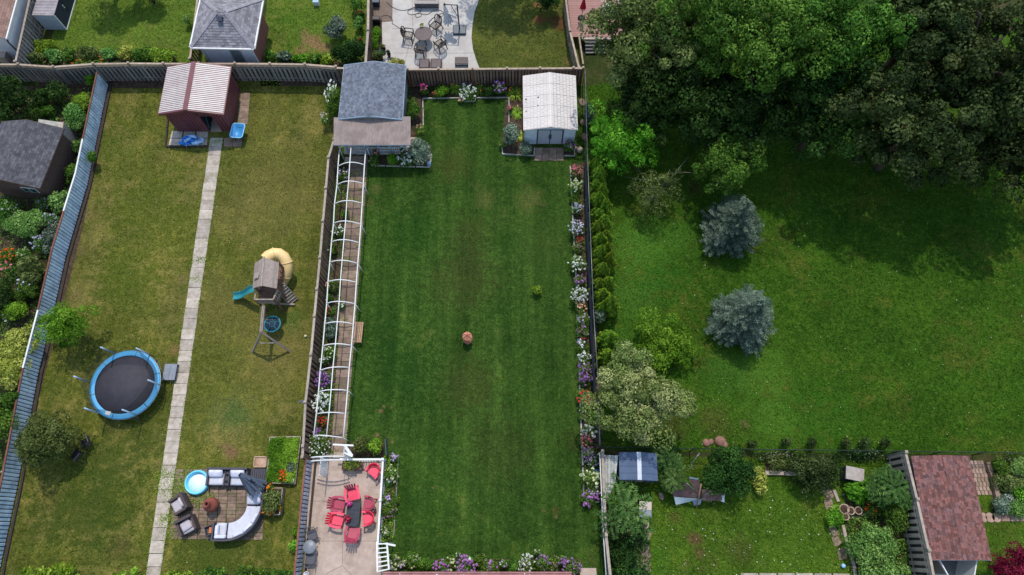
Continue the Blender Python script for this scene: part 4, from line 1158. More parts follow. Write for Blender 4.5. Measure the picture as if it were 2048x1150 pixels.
# white patio railing
rl = thing('patio_railing', 'white picket railing along two sides of the pink patio', 'railing', G(766, 918, 0))
rp_ = GR([(683, 919), (766, 918.5), (761, 1000), (755.5, 1086)], .95)
for a, b in zip(rp_[:-1], rp_[1:]):
    m = MB(); m.beam(a, b, .1, .05); m.build('top_rail', WHITE, rl, world=True)
    m = MB(); m.beam(a * Vector((1, 1, 0)) + Vector((0, 0, .12)), b * Vector((1, 1, 0)) + Vector((0, 0, .12)), .06, .05); m.build('bottom_rail', WHITE, rl, world=True)
    n = int((b - a).length / .14); bb = MB(); bb.box((0, 0, .53), (.035, .035, .8)); fb = None
    for i in range(n):
        p = a.lerp(b, (i + .5) / n) - rl.location; p.z = 0
        if fb is None: fb = bb.build('baluster', WHITE, rl); fb.location = p
        else: dup(fb, rl, p)
for q in rp_:
    m = MB(); m.box((q.x, q.y, .52), (.1, .1, 1.04)); m.box((q.x, q.y, 1.05), (.13, .13, .03)); m.build('post', WHITE, rl, world=True)
# ---------------------------------------------------------------- vegetation
def unit(a): return a / np.maximum(np.linalg.norm(a, axis=1, keepdims=True), 1e-9)
def rdir(n, zmin=-1.0):
    z = RNG.uniform(zmin, 1, n); a = RNG.uniform(0, 2 * pi, n); r = np.sqrt(1 - z * z)
    return np.stack([r * np.cos(a), r * np.sin(a), z], 1)

def leafgeo(C, N, size, jitter=.6, aspect=.55, fold=.12, T=None, sizevar=.35, along=None):
    """leaf quads at C facing roughly N -> verts (4n,3)"""
    n = len(C)
    nn = unit(N + RNG.normal(0, jitter, (n, 3)))
    t = RNG.normal(0, 1, (n, 3)) if along is None else along + RNG.normal(0, .25, (n, 3))
    t = unit(t - nn * np.sum(t * nn, 1, keepdims=True))
    b = np.cross(nn, t)
    L = (size * RNG.uniform(1 - sizevar, 1 + sizevar, n))[:, None]
    v = np.empty((n, 4, 3))
    v[:, 0] = C - t * L * .5
    v[:, 1] = C + b * L * aspect * .5 + nn * L * fold
    v[:, 2] = C + t * L * .5 - nn * L * fold * .8
    v[:, 3] = C - b * L * aspect * .5 + nn * L * fold
    return v.reshape(-1, 3)

def quadmesh(name, V, tint, mat):
    n = len(V) // 4
    me = bpy.data.meshes.new(name)
    me.vertices.add(4 * n); me.loops.add(4 * n); me.polygons.add(n)
    me.vertices.foreach_set('co', V.astype(np.float32).ravel())
    me.loops.foreach_set('vertex_index', np.arange(4 * n, dtype=np.int32))
    me.polygons.foreach_set('loop_start', np.arange(0, 4 * n, 4, dtype=np.int32))
    try: me.polygons.foreach_set('loop_total', np.full(n, 4, dtype=np.int32))
    except Exception: pass
    a = me.attributes.new('tint', 'FLOAT', 'POINT')
    a.data.foreach_set('value', np.repeat(np.clip(tint, 0, 1), 4).astype(np.float32))
    me.materials.append(mat)
    me.update(calc_edges=True)
    return me

def lobes(n_lobes, per, R, lr, zsq=.75, shell=(.45, .92), up=-.25, hollow=.7):
    """points and normals on many small lobes spread through an ellipsoid crown (radii R)"""
    d = rdir(n_lobes, up)
    k = RNG.uniform(shell[0], shell[1], (n_lobes, 1))
    az = np.arctan2(d[:, 1], d[:, 0]); ph = RNG.uniform(0, 2 * pi, 3)
    wob = 1 + .13 * np.sin(2 * az + ph[0]) + .11 * np.sin(3 * az + ph[1]) + .1 * np.sin(5 * az + ph[2])
    Cn = d * k * np.array(R) * wob[:, None]
    rr = lr * RNG.uniform(.5, 1.45, n_lobes)
    lt = RNG.uniform(0, 1, n_lobes)
    dd = rdir(n_lobes * per, -.45)
    rad = RNG.uniform(hollow, 1.05, n_lobes * per)
    idx = np.repeat(np.arange(n_lobes), per)
    Pp = Cn[idx] + dd * (rad * rr[idx])[:, None] * np.array([1, 1, zsq])
    tint = .6 * lt[idx] + .4 * RNG.uniform(0, 1, len(idx))
    return Pp, dd, tint, Cn, idx

BARK = M('bark', S(96, 84, 74, .7), S(62, 52, 46, .7), 6, .95, .6, rnd=.1, stretch=(4, 4, .8))
PALEBARK = M('pale_bark', S(150, 142, 134, .75), S(112, 104, 98, .72), 6, .95, .5, rnd=.08)
LM = {
 'deep': leafmat('deep_green_leaf', S(24, 44, 18, .9), S(44, 74, 30, .9), S(78, 112, 46, .9)),
 'mid': leafmat('mid_green_leaf', S(40, 66, 20, .95), S(70, 106, 36, .95), S(118, 152, 60, .95)),
 'bright': leafmat('bright_green_leaf', S(50, 88, 18, .96), S(90, 140, 34, .98), S(146, 190, 66, 1.0), trans=.35),
 'lime': leafmat('lime_leaf', S(78, 112, 26, .9), S(124, 160, 44, .9), S(172, 200, 84, .9), trans=.3),
 'olive': leafmat('olive_leaf', S(54, 70, 34, .88), S(88, 104, 52, .88), S(138, 150, 88, .9)),
 'maple': leafmat('maple_leaf', S(28, 42, 18, .9), S(52, 70, 34, .9), S(102, 116, 66, .9)),
 'silver': leafmat('silver_leaf', S(84, 106, 52, .9), S(130, 150, 84, .92), S(190, 196, 136, .94), trans=.2),
 'grey': leafmat('grey_green_leaf', S(64, 82, 66, .86), S(100, 120, 100, .86), S(150, 166, 146, .88), trans=.12),
 'yellow': leafmat('yellow_green_leaf', S(104, 116, 40, .95), S(152, 160, 66, .95), S(200, 198, 108, .95)),
 'feather': leafmat('feathery_leaf', S(66, 108, 46, .92), S(106, 150, 72, .92), S(162, 196, 112, .94), trans=.25),
 'spruce': leafmat('blue_spruce_needle', S(40, 56, 46, .9), S(78, 96, 82, .9), S(134, 150, 130, .92), trans=.05, rough=.6),
 'cedar': leafmat('cedar_spray', S(52, 76, 14, .95), S(90, 120, 28, .95), S(138, 164, 54, .95), trans=.2),
 'red': leafmat('red_maple_leaf', S(78, 12, 28, .9), S(128, 26, 44, .9), S(170, 60, 76, .9), trans=.25),
 'sumac': leafmat('sumac_leaf', S(36, 66, 26, .9), S(64, 98, 44, .9), S(112, 144, 78, .9), trans=.25),
}

# ---------------------------------------------------------------- play set
WOODG = M('silvered_cedar', S(166, 152, 146, .8), S(124, 110, 104, .78), 6, .85, .3, rnd=.12, stretch=(5, .7, 2))
WOODB = M('brown_cedar', S(128, 98, 82, .78), S(92, 68, 56, .75), 6, .85, .3, rnd=.12)
TEAL = M('teal_plastic', S(42, 136, 146, .8), S(32, 118, 130, .78), 2, .35, .03, rnd=.03)
TUBEY = M('pale_yellow_plastic', S(236, 204, 148, .85), S(222, 186, 124, .83), 1.5, .4, .03, rnd=.03)
r0, r1 = G(528, 515, 2.9), G(523, 571.5, 2.9); rr0, rr1 = G(557.5, 525, 2.5), G(553, 577, 2.5); rl0, rl1 = G(510, 526, 2.45), G(505.5, 577, 2.45)
ps = thing('play_set', 'wooden play tower with teal slide, yellow tube slide and swing beam', 'play set', G(532, 570, 1.2).to_tuple()[:2] + (0,))
for a0_, a1_, e0, e1, nm in ((r0, r1, rr0, rr1, 'roof'), (r0, r1, rl0, rl1, 'roof')):
    n = 6
    rf = thing(nm, None, None); rf.parent = ps; KIDS.setdefault(ps.name, []).append(rf)
    for k in range(n):
        t0, t1 = k / n, (k + 1) / n - .012
        m = MB(); m.slab([a0_.lerp(e0, t0), a0_.lerp(e0, t1 + .04), a1_.lerp(e1, t1 + .04), a1_.lerp(e1, t0)], Vector((0, 0, .025 - .012 * 0)) + Vector((0, 0, -.004 * k)))
        m.build('plank', WOODG, rf, world=True)
m = MB(); m.beam(r0 + Vector((0, .04, .03)), r1 + Vector((0, -.04, .03)), .1, .05); m.build('ridge_board', WOODG, ps, world=True)
dk0 = [G(507.5, 600, 1.4), G(543, 602, 1.4)]
tw = [Vector((rl0.x + .06, r0.y - .1, 0)), Vector((rr0.x - .06, r0.y - .1, 0)), Vector((rr1.x - .06, r1.y + .1, 0)), Vector((rl1.x + .06, r1.y + .1, 0))]
fy = G(520, 601, 1.9).y
fr = [Vector((tw[3].x, fy, 0)), Vector((tw[2].x - .2, fy, 0))]
for q, zt in ((tw[0], 2.45), (tw[1], 2.45), (tw[2], 2.45), (tw[3], 2.45), (fr[0], 2.1), (fr[1], 2.1)):
    m = MB(); m.beam((q.x, q.y, 0), (q.x, q.y, zt), .1, .1); m.build('post', WOODB, ps, world=True)
y = fy + .05; pb = None
while y < tw[0].y:
    m = MB(); m.box(((tw[0].x + tw[1].x) / 2, y, 1.38), (abs(tw[1].x - tw[0].x) + .05, .13, .03)); m.build('deck_board', WOODB, ps, world=True); y += .14
for a, b, z in ((fr[0], fr[1], 2.08), (fr[0], fr[1], 1.5), (fr[0], tw[3], 2.08), (fr[1], tw[2], 2.08), (fr[1], tw[2], 1.5)):
    m = MB(); m.beam((a.x, a.y, z), (b.x, b.y, z), .06, .09); m.build('guard_rail', CAPGREY, ps, world=True)
for i in range(7):
    q = fr[0].lerp(fr[1], (i + .5) / 7); m = MB(); m.box((q.x, q.y - .03, 1.78), (.085, .025, .66)); m.build('slat', WOODG, ps, world=True)
for i in range(4):
    q = fr[1].lerp(tw[2], (i + .5) / 4); m = MB(); m.box((q.x + .03, q.y, 1.78), (.025, .085, .66)); m.build('slat', WOODG, ps, world=True)
for i in range(5):
    q = tw[1].lerp(tw[2], (i + .5) / 5); m = MB(); m.box((q.x + .05, q.y, 1.72), (.025, .1, .7)); m.build('slat', WOODB, ps, world=True)
for i in range(5):
    q = tw[0].lerp(tw[3], (i + .5) / 5); m = MB(); m.box((q.x - .05, q.y, 1.8), (.025, .16, .85)); m.build('slat', WOODG, ps, world=True)
# dormer on the near roof slope
q = G(508, 552, 2.75); m = MB()
for k in range(4): m.box((q.x + .12, q.y - .1 + k * .1, q.z - .03 * k), (.36, .09, .03), ry=radians(-28))
m.build('dormer', WOODG, ps, world=True)
# teal slide
s0, s1 = G(508, 578, 1.4), G(468, 594, .12)
m = MB(); prof = [(-.24, .16), (-.2, .17), (-.17, .03), (.17, .03), (.2, .17), (.24, .16)]
n = 12; vs = []; sd2 = (s1 - s0); sd2.z = 0; sdn = sd2.normalized(); sperp = Vector((-sdn.y, sdn.x, 0))
for i in range(n + 1):
    t = i / n; p = s0.lerp(s1, t); p.z = .14 + (1.36 - .14) * (1 - t) ** 1.25 + .1 * sin(t * pi * 2.2)
    for u, w in prof: vs.append(p + sperp * u + Vector((0, 0, w)))
k = len(prof); fs = [(i * k + j, i * k + j + 1, (i + 1) * k + j + 1, (i + 1) * k + j) for i in range(n) for j in range(k - 1)]
m.sm = True; m.add(vs, fs); m.build('slide', TEAL, ps, world=True)
# yellow tube slide
ctl = [G(531, 519, 1.75), G(538, 512, 1.75), G(548, 507.5, 1.72), G(558, 508, 1.62), G(567, 514, 1.5), G(573, 525, 1.32), G(574, 538, 1.1), G(571, 550, .85), G(566, 560, .55), G(561, 566, .38)]
m = MB(); m.tube(ctl, .36, 16, cap=False); tb = m.build('tube_slide', TUBEY, ps, world=True)
for j in (2, 5, 7):
    t = (ctl[j + 1] - ctl[j - 1]).normalized(); m = MB(); m.tube([ctl[j] - t * .03, ctl[j] + t * .03], .385, 16); m.build('flange', TUBEY, tb, world=True)
# climbing steps
c0, c1 = G(560, 573, 1.35), G(588, 604, .05); cw = Vector((0, .34, 0))
cd = (c1 - c0); cdn = Vector((cd.x, cd.y, 0)).normalized(); cp = Vector((-cdn.y, cdn.x, 0)) * .3
for s in (-1, 1):
    m = MB(); m.beam(c0 + cp * s, c1 + cp * s, .05, .12); m.build('stringer', WOODG, ps, world=True)
for i in range(7):
    q = c0.lerp(c1, (i + .5) / 7); m = MB(); m.beam(q - cp, q + cp, .15, .035); m.build('step', CAPGREY, ps, world=True)
m = MB(); m.beam(G(545, 607, .15), G(590, 609, .1), .1, .1); m.build('base_beam', CAPGREY, ps, world=True)
# swing beam and A frame
b0_, b1_ = G(527.7, 612, 2.15), G(522.8, 664, 2.15)
m = MB(); m.beam(b0_ - Vector((.05, 0, 0)), b1_ - Vector((.05, 0, 0)), .07, .15); m.beam(b0_ + Vector((.04, 0, 0)), b1_ + Vector((.04, 0, 0)), .07, .15); m.build('swing_beam', WOODG, ps, world=True)
l0, l1 = G(505, 704.5, 0), G(580, 703, 0)
for q in (l0, l1):
    m = MB(); m.beam(b1_, q, .1, .1); m.build('frame_leg', WOODG, ps, world=True)
m = MB(); m.beam(b1_.lerp(l0, .55), b1_.lerp(l1, .55), .04, .1); m.build('cross_bar', CAPGREY, ps, world=True)
for t in (.45, .55, .85, .95):
    q = b0_.lerp(b1_, t); m = MB(); m.box(q + Vector((-.1, 0, -.02)), (.06, .03, .06)); m.build('swing_hook', GALV, ps, world=True)
dc = G(544.5, 648, .75)
dsw = thing('disc_swing', 'round teal web swing hanging under the wooden beam', 'swing', (dc.x, dc.y, 0))
m = MB(); m.tube([(.47 * cos(2 * pi * k / 28), .47 * sin(2 * pi * k / 28), .75) for k in range(28)], .045, 8, closed=True); m.build('rim', TEAL, dsw)
m = MB(); m.lathe([(.44, .735), (.44, .745)], 24); m.build('seat', M('navy_mesh', S(34, 48, 70), None, 30, .8, .3), dsw)
m = MB(); m.tube([(.17 * cos(2 * pi * k / 20), .17 * sin(2 * pi * k / 20), .76) for k in range(20)], .018, 6, closed=True)
for k in range(5):
    a = 2 * pi * k / 5 + .4; m.tube([(.17 * cos(a), .17 * sin(a), .76), (.46 * cos(a), .46 * sin(a), .77)], .02, 6)
m.build('web_spokes', TEAL, dsw)
m = MB()
for a in (.6, 2.2, 3.8, 5.4):
    q = b0_.lerp(b1_, .5 if cos(a) > 0 else .6) - Vector((dc.x, dc.y, 0)); m.tube([(.46 * cos(a), .46 * sin(a), .78), (q.x, q.y, 2.08)], .012, 5)
m.build('rope', M('rope', S(120, 116, 104), None, 20, .9, .3), dsw)

# ---------------------------------------------------------------- trampoline
TB = M('trampoline_pad', S(86, 166, 214, .82), S(70, 150, 200, .8), 1.5, .5, .05, rnd=.03, dirt=S(96, 164, 206, .8), dirtscale=1.4)
MAT = M('jump_mat', S(64, 62, 72, .8), S(52, 51, 60, .78), 3, .75, .06, rnd=.02)
tc = G(249.5, 768.5, .85); RO, RI = 1.97, 1.68
tp = thing('trampoline', 'round trampoline with bright blue rim pad and dark jumping mat', 'trampoline', (tc.x, tc.y, 0))
m = MB(); m.lathe([(RI + .05, .80), (RI + .05, .815), (.02, .80)], 48); m.build('jump_mat', MAT, tp)
# lighter worn panel seams on the mat
for seg in range(6):
    a0_ = 2 * pi * seg / 6 + .35; m = MB(); N_ = 8
    o = [(RO * cos(a0_ + (pi / 3 - .02) * k / N_), RO * sin(a0_ + (pi / 3 - .02) * k / N_)) for k in range(N_ + 1)]
    i_ = [(RI * cos(a0_ + (pi / 3 - .02) * k / N_), RI * sin(a0_ + (pi / 3 - .02) * k / N_)) for k in range(N_ + 1)]
    mid = [((RO + RI) / 2 * cos(a0_ + (pi / 3 - .02) * k / N_), (RO + RI) / 2 * sin(a0_ + (pi / 3 - .02) * k / N_)) for k in range(N_ + 1)]
    vs = [(x, y, .84) for x, y in o] + [(x, y, .885) for x, y in mid] + [(x, y, .85) for x, y in i_] + [(x, y, .79) for x, y in o]
    n = N_ + 1; fs = []
    for k in range(N_):
        fs += [(k, k + 1, n + k + 1, n + k), (n + k, n + k + 1, 2 * n + k + 1, 2 * n + k), (3 * n + k, 3 * n + k + 1, k + 1, k)]
    m.sm = True; m.add(vs, fs); m.build('rim_pad', TB, tp)
m = MB(); m.tube([(1.98 * cos(2 * pi * k / 40), 1.98 * sin(2 * pi * k / 40), .78) for k in range(40)], .03, 6, closed=True); m.build('frame_ring', GALV, tp)
for k in range(3):
    a = 2 * pi * k / 3 + .2; b = a + .75; m = MB()
    m.tube([(1.97 * cos(a), 1.97 * sin(a), .78), (1.97 * cos(a), 1.97 * sin(a), .03), (1.97 * cos(b), 1.97 * sin(b), .03), (1.97 * cos(b), 1.97 * sin(b), .78)], .025, 6); m.build('leg', GALV, tp)
POLE = M('pale_foam_sleeve', S(176, 204, 234, .86), S(152, 182, 216, .84), 4, .7, .1, rnd=.05)
ppx = [(179.5, 764), (229.5, 709), (297, 711), (319.5, 771), (271, 827), (200, 824)]
tops = []
for (x, y) in ppx:
    q = G(x, y, .85) - Vector((tc.x, tc.y, 0)); q.z = .3; o = q.copy(); o.z = 0; o.normalize()
    top = q + o * .05 + Vector((0, 0, 2.0)); tops.append(top); low = top.copy(); low.z = 1.2
    m = MB(); m.tube([q + o * .06, q + o * .09 + Vector((0, 0, .8)), top], .022, 6); pl = m.build('net_pole', GALV, tp)
    m = MB(); m.tube([q + o * .08 + Vector((0, 0, .62)), top], .042, 7); m.build('foam_sleeve', POLE, pl)
nt = NT('net_mesh'); nt.p.inputs['Base Color'].default_value = S(28, 30, 36); nt.p.inputs['Roughness'].default_value = .9
tr_ = nt.new('BsdfTransparent'); mx = nt.new('MixShader'); mx.inputs[0].default_value = .38
nt.l(tr_.outputs[0], mx.inputs[1]); nt.l(nt.p.outputs[0], mx.inputs[2]); nt.l(mx.outputs[0], nt.out.inputs[0])
order_ = sorted(tops, key=lambda q: atan2(q.y, q.x))
m = MB()
for a, b in zip(order_, order_[1:] + order_[:1]):
    vs = []; N_ = 8
    for i in range(N_ + 1):
        t = i / N_; p = a.lerp(b, t); sag = 4 * t * (1 - t)
        lo = Vector((p.x, p.y, 0)); lo = lo.normalized() * (1.86)
        vs += [Vector((lo.x, lo.y, .87)), p * (1 - .02 * sag) * Vector((1, 1, 0)) + Vector((0, 0, p.z - .12 - .3 * sag))]
    m.add(vs, [(2 * i, 2 * i + 2, 2 * i + 3, 2 * i + 1) for i in range(N_)])
m.build('safety_net', nt.mat, tp)
m = MB(); q = G(216, 826, .89) - Vector((tc.x, tc.y, 0)); m.box(q, (.3, .2, .012), rz=-.2); m.build('warning_label', WHITE, tp)
sb = G(340, 744, .3); st = thing('step_box', 'grey two tread step bench beside the trampoline', 'step', (sb.x, sb.y, 0), -.02)
GREYP = M('grey_resin', S(140, 146, 158, .8), S(120, 126, 138, .78), 4, .6, .1, rnd=.05)
for s in (-1, 1):
    m = MB(); m.box((s * .19, 0, .3 if s < 0 else .34), (.35, .95, .04)); m.build('tread', GREYP, st)
    for yy in (-.44, .44):
        m = MB(); m.box((s * .19, yy, .15), (.32, .05, .28)); m.build('leg', M('dark_grey_metal', S(60, 62, 70), None, 6, .5, .05) if 'dark_grey_metal' not in bpy.data.materials else bpy.data.materials['dark_grey_metal'], st)

# ---------------------------------------------------------------- toys and things by the maroon shed
fp = G(383, 282, .15); pl = thing('crumpled_pool', 'crumpled blue and white inflatable pool lying by the maroon shed wall', 'paddling pool', (fp.x, fp.y, 0))
PB = M('pool_blue', S(30, 130, 220, .85), S(24, 104, 196, .82), 2, .3, .05, rnd=.1)
PW = M('pool_pattern', S(206, 224, 238, .88), S(60, 150, 226, .85), 3.2, .3, .05, rnd=.05)
for i in range(11):
    a = random.random() * 6; r = random.uniform(.12, .36); q = Vector((random.uniform(-.3, .3), random.uniform(-.16, .16), .06 + .02 * i))
    pts = [q + Vector((r * cos(a + t * 1.9) * 1.15, r * sin(a + t * 1.9) * .65, .06 * sin(t * 5 + i))) for t in np.linspace(0, 1, 7)]
    m = MB(); m.tube(pts, [.03, .075, .085, .085, .08, .07, .03], 8); m.build('folded_ring', (PB, PW)[i % 2], pl)
m = MB(); m.sm = True; N_ = 10
vs = []
for j in range(N_ + 1):
    for i in range(N_ + 1):
        u, w = -1 + 2 * i / N_, -1 + 2 * j / N_; k = 1 / max(1, hypot(u, w)) ** .6
        vs.append((u * .56 * k, w * .3 * k, .05 + .05 * sin(u * 7 + w * 3) + .04 * sin(w * 9 - u * 4)))
m.add(vs, [(j * (N_ + 1) + i, j * (N_ + 1) + i + 1, (j + 1) * (N_ + 1) + i + 1, (j + 1) * (N_ + 1) + i) for j in range(N_) for i in range(N_)]); m.build('pool_floor', PW, pl); pl.scale = (1.4, 1.35, 1.0)
wb = G(475.5, 262, .6); wg = thing('wheelbarrow', 'blue tub wheelbarrow parked against the maroon shed', 'wheelbarrow', (wb.x, wb.y, 0), -.08)
BL = M('blue_tub', S(70, 150, 206, .82), S(56, 132, 190, .8), 2, .4, .05, rnd=.03)
BLR = M('pale_blue_rim', S(150, 204, 234, .85), None, 4, .4, .03, rnd=.03)
m = MB(); m.sm = True
def rr(w, h, r, z, n=6):
    o = []
    for cx, cy, a0_ in ((w - r, h - r, 0), (-w + r, h - r, pi / 2), (-w + r, -h + r, pi), (w - r, -h + r, 1.5 * pi)):
        for k in range(n + 1): o.append((cx + r * cos(a0_ + pi / 2 * k / n), cy + r * sin(a0_ + pi / 2 * k / n), z))
    return o
rings = [rr(.30, .42, .14, .38), rr(.36, .49, .17, .62), rr(.41, .53, .18, .63), rr(.41, .53, .18, .66), rr(.36, .48, .16, .66), rr(.27, .39, .13, .42)]
k = len(rings[0]); vs = [p for r in rings for p in r]
fs = [(a * k + i, a * k + (i + 1) % k, (a + 1) * k + (i + 1) % k, (a + 1) * k + i) for a in range(5) for i in range(k)] + [list(range(5 * k, 6 * k)), list(range(k - 1, -1, -1))]
m.add(vs, fs); m.build('tub', BL, wg)
m = MB(); m.tube(rr(.415, .535, .18, .665, 5), .03, 6, closed=True); m.build('rim', BLR, wg)
for s in (-1, 1):
    m = MB(); m.tube([(s * .1, .62, .2), (s * .2, 0, .36), (s * .26, -.78, .5)], .02, 6); m.build('handle', BLACK, wg)
    m = MB(); m.tube([(s * .22, -.35, .42), (s * .24, -.4, 0)], .02, 6); m.build('leg', BLACK, wg)
m = MB(); m.tube([(-.05, .6, .18), (.05, .6, .18)], .18, 16); m.build('wheel', BLACK, wg)

# ---------------------------------------------------------------- sofa corner
WICK = M('dark_wicker', S(92, 90, 100, .75), S(62, 60, 70, .72), 40, .8, .5, rnd=.05)
WICKB = M('brown_wicker', S(92, 80, 80, .75), S(62, 52, 54, .72), 40, .8, .5, rnd=.05)
CUSH = M('pale_grey_cushion', S(196, 196, 206, .88), S(178, 178, 190, .86), 5, .95, .15, rnd=.05)
PILL = M('pale_pillow', S(206, 206, 220, .9), S(182, 184, 204, .88), 5, .95, .2, rnd=.06)
CUSHW = M('mauve_grey_cushion', S(186, 178, 184, .86), S(166, 158, 166, .84), 5, .95, .15, rnd=.05)
def Z6(x, y, h): return G(300 + x / 3.965, 860 + y / 3.965, h)
# love seat with console
la, lb, lc_ = Z6(448, 446, .42), Z6(770, 446, .42), Z6(448, 302, .8)
W_ = (lb - la).x; D_ = (Z6(448, 302, .42) - la).y
lv = thing('love_seat', 'two seat wicker love seat with a console between its pillows', 'sofa', (la.x + W_ / 2, la.y + D_ / 2, 0), -.01)
m = MB(); m.box((0, 0, .16), (W_ - .04, D_ - .04, .3)); m.build('base', WICK, lv)
m = MB(); m.box((0, D_ / 2 - .05, .42), (W_, .1, .72)); m.build('backrest', WICK, lv)
for x in (-W_ / 2 + .05, W_ / 2 - .05, -.12, .12):
    m = MB(); m.box((x, -.05, .34), (.1 if abs(x) > .2 else .05, D_ - .12, .56)); m.build('armrest', WICK, lv)
m = MB(); m.box((0, -.04, .5), (.28, D_ - .16, .06)); co = m.build('console', WICK, lv)
for k in (-.25, .1):
    m = MB(); m.lathe([(.06, .535), (.07, .55)], 12, (0, k, 0)); m.build('cup_holder', BLACK, co)
for s in (-1, 1):
    cx = s * (W_ / 4 + .04); m = MB(); m.cushion((cx, -.12, .42), (W_ / 2 - .3, D_ - .34, .2), puff=.15); m.build('seat_cushion', CUSH, lv)
    m = MB(); m.cushion((cx - .02, D_ / 2 - .3, .62), (W_ / 2 - .34, .42, .3), puff=.5, rx=.5); m.build('pillow', PILL, lv)
# curved sofa
cc = Z6(640, 600, .42); sc = Z6(895, 600, .42); Rr = (sc - cc).length; Ri_ = Rr * .5
cs = thing('curved_sofa', 'curved wicker sofa with white cushions wrapping the paver patio', 'sofa', (cc.x, cc.y, 0))
def arcpts(r, a0_, a1_, n): return [(r * cos(a0_ + (a1_ - a0_) * k / n), r * sin(a0_ + (a1_ - a0_) * k / n)) for k in range(n + 1)]
def arcbox(mb, ri, ro, a0_, a1_, z0, z1, n=12):
    poly = arcpts(ro, a0_, a1_, n) + arcpts(ri, a1_, a0_, n); mb.prism(poly if area(poly) > 0 else poly[::-1], z0, z1)
SE = Z6(640, 455, .42).y - cc.y; SW = Z6(505, 860, .42).x - cc.x
m = MB(); arcbox(m, Ri_, Rr, -pi / 2, 0, .04, .3); m.box(((Rr + Ri_) / 2, SE / 2, .17), (Rr - Ri_, SE, .26)); m.box((SW / 2, -(Rr + Ri_) / 2, .17), (-SW, Rr - Ri_, .26)); m.build('base', WICK, cs)
m = MB(); arcbox(m, Rr - .02, Rr + .07, -pi / 2, 0, .04, .74); m.box((Rr + .025, SE / 2, .39), (.09, SE, .7)); m.box((SW / 2, -Rr - .025, .39), (-SW, .09, .7)); m.box((SW - .04, -(Rr + Ri_) / 2, .34), (.08, Rr - Ri_, .56)); m.build('backrest', WICK, cs)
m = MB(); m.cushion(((Rr + Ri_) / 2 - .08, SE / 2 + .02, .4), (Rr - Ri_ - .1, SE - .08, .18), puff=.12); m.build('seat_cushion', CUSH, cs)
m = MB(); m.sm = False
for k in range(1):
    arcbox(m, Ri_ + .01, Rr - .05, -pi / 2 + .02, -.02, .3, .47, 16)
m.build('seat_cushion', CUSH, cs, bevel=.04)
m = MB(); m.cushion((SW / 2 - .0, -(Rr + Ri_) / 2 + .04, .4), (-SW - .12, Rr - Ri_ - .1, .18), puff=.12); m.build('seat_cushion', CUSH, cs)
for (ang, r, l) in ((-.42, Rr - .14, .62), (-.78, Rr - .14, .62), (-1.14, Rr - .14, .62)):
    m = MB(); m.cushion((r * cos(ang), r * sin(ang), .6), (.2, l, .34), rz=ang, puff=.5); m.build('pillow', PILL, cs)
for c_, d_, rz in (((Rr - .15, SE * .45, .6), (.2, .62, .34), 0), ((-.28, -Rr + .15, .6), (.62, .2, .34), 0), ((SW + .2, -Rr * .74, .6), (.2, .6, .34), .05), ((Rr - .45, SE - .2, .56), (.6, .2, .3), .1)):
    m = MB(); m.cushion(c_, d_, rz=rz, puff=.5); m.build('pillow', PILL, cs)
# armchairs
def armchair(label, x, y, rz, cush_d):
    p = Z6(x, y, .35); t = thing('armchair', label, 'armchair', (p.x, p.y, 0), rz, group='wicker armchairs by the chiminea')
    m = MB(); m.box((0, 0, .17), (.84, .8, .26)); m.build('base', WICKB, t)
    m = MB(); m.box((0, .36, .42), (.9, .14, .76)); m.build('backrest', WICKB, t)
    for s in (-1, 1):
        m = MB(); m.box((s * .4, -.05, .34), (.12, .72, .6)); m.build('armrest', WICKB, t)
    m = MB(); m.cushion((0, -.08, .39), (.64, .62, .18), puff=.15); m.build('seat_cushion', CUSHW, t)
    m = MB(); m.cushion(*cush_d); m.build('pillow', PILL if rz < -1 else CUSHW, t)
armchair('brown wicker armchair nearer the paddling pool, pillow upright', 240, 590, radians(-118 + 62), ((0, .2, .58), (.58, .2, .38), 0, .5))
armchair('brown wicker armchair nearer the bottom with a flat square pillow', 300, 756, radians(-62 + 90), ((-.02, 0, .52), (.56, .52, .16), .12, .4))
sbx = Z6(466, 797, .4); sx_ = thing('side_box', 'small dark open side box at the end of the curved sofa', 'side table', (sbx.x, sbx.y, 0), .35)
for c_, d_ in (((0, 0, .22), (.38, .46, .04)), ((-.19, 0, .22), (.03, .46, .42)), ((.19, 0, .22), (.03, .46, .42)), ((0, .23, .22), (.41, .03, .42)), ((0, -.23, .22), (.41, .03, .42))):
    m = MB(); m.box(c_, d_); m.build('side_panel', WICK, sx_)
m = MB(); m.box((.06, .02, .3), (.14, .3, .12)); tag(m.build('orange_box', M('orange_card', S(206, 120, 70, .8), None, 5, .7, .1), None), 'small orange box lying in the dark side box', 'box').location = (sbx.x, sbx.y, 0)
# chiminea
TERRA = M('terracotta', S(148, 80, 68, .8), S(116, 58, 48, .78), 4, .75, .15, rnd=.03, dirt=S(84, 50, 44))
cm_p = Z6(480, 592, .6); ch = thing('chiminea', 'round terracotta chiminea standing on the paver patio', 'chiminea', (cm_p.x, cm_p.y, 0))
m = MB(); m.lathe([(.16, .15), (.32, .3), (.4, .5), (.38, .68), (.28, .82), (.15, .92), (.12, 1.15), (.17, 1.2), (.17, 1.22), (.11, 1.22), (.09, 1.0)], 24); m.build('body', TERRA, ch)
m = MB(); m.lathe([(.095, 1.02), (.095, 1.03)], 16); m.build('flue_opening', BLACK, ch)
m = MB(); m.tube([(.26 * cos(2 * pi * k / 16), .26 * sin(2 * pi * k / 16), .2) for k in range(16)], .02, 6, closed=True)
for k in range(3): a = 2 * pi * k / 3 + .5; m.tube([(.26 * cos(a), .26 * sin(a), .2), (.32 * cos(a), .32 * sin(a), 0)], .02, 6)
m.build('stand', BLACK, ch)
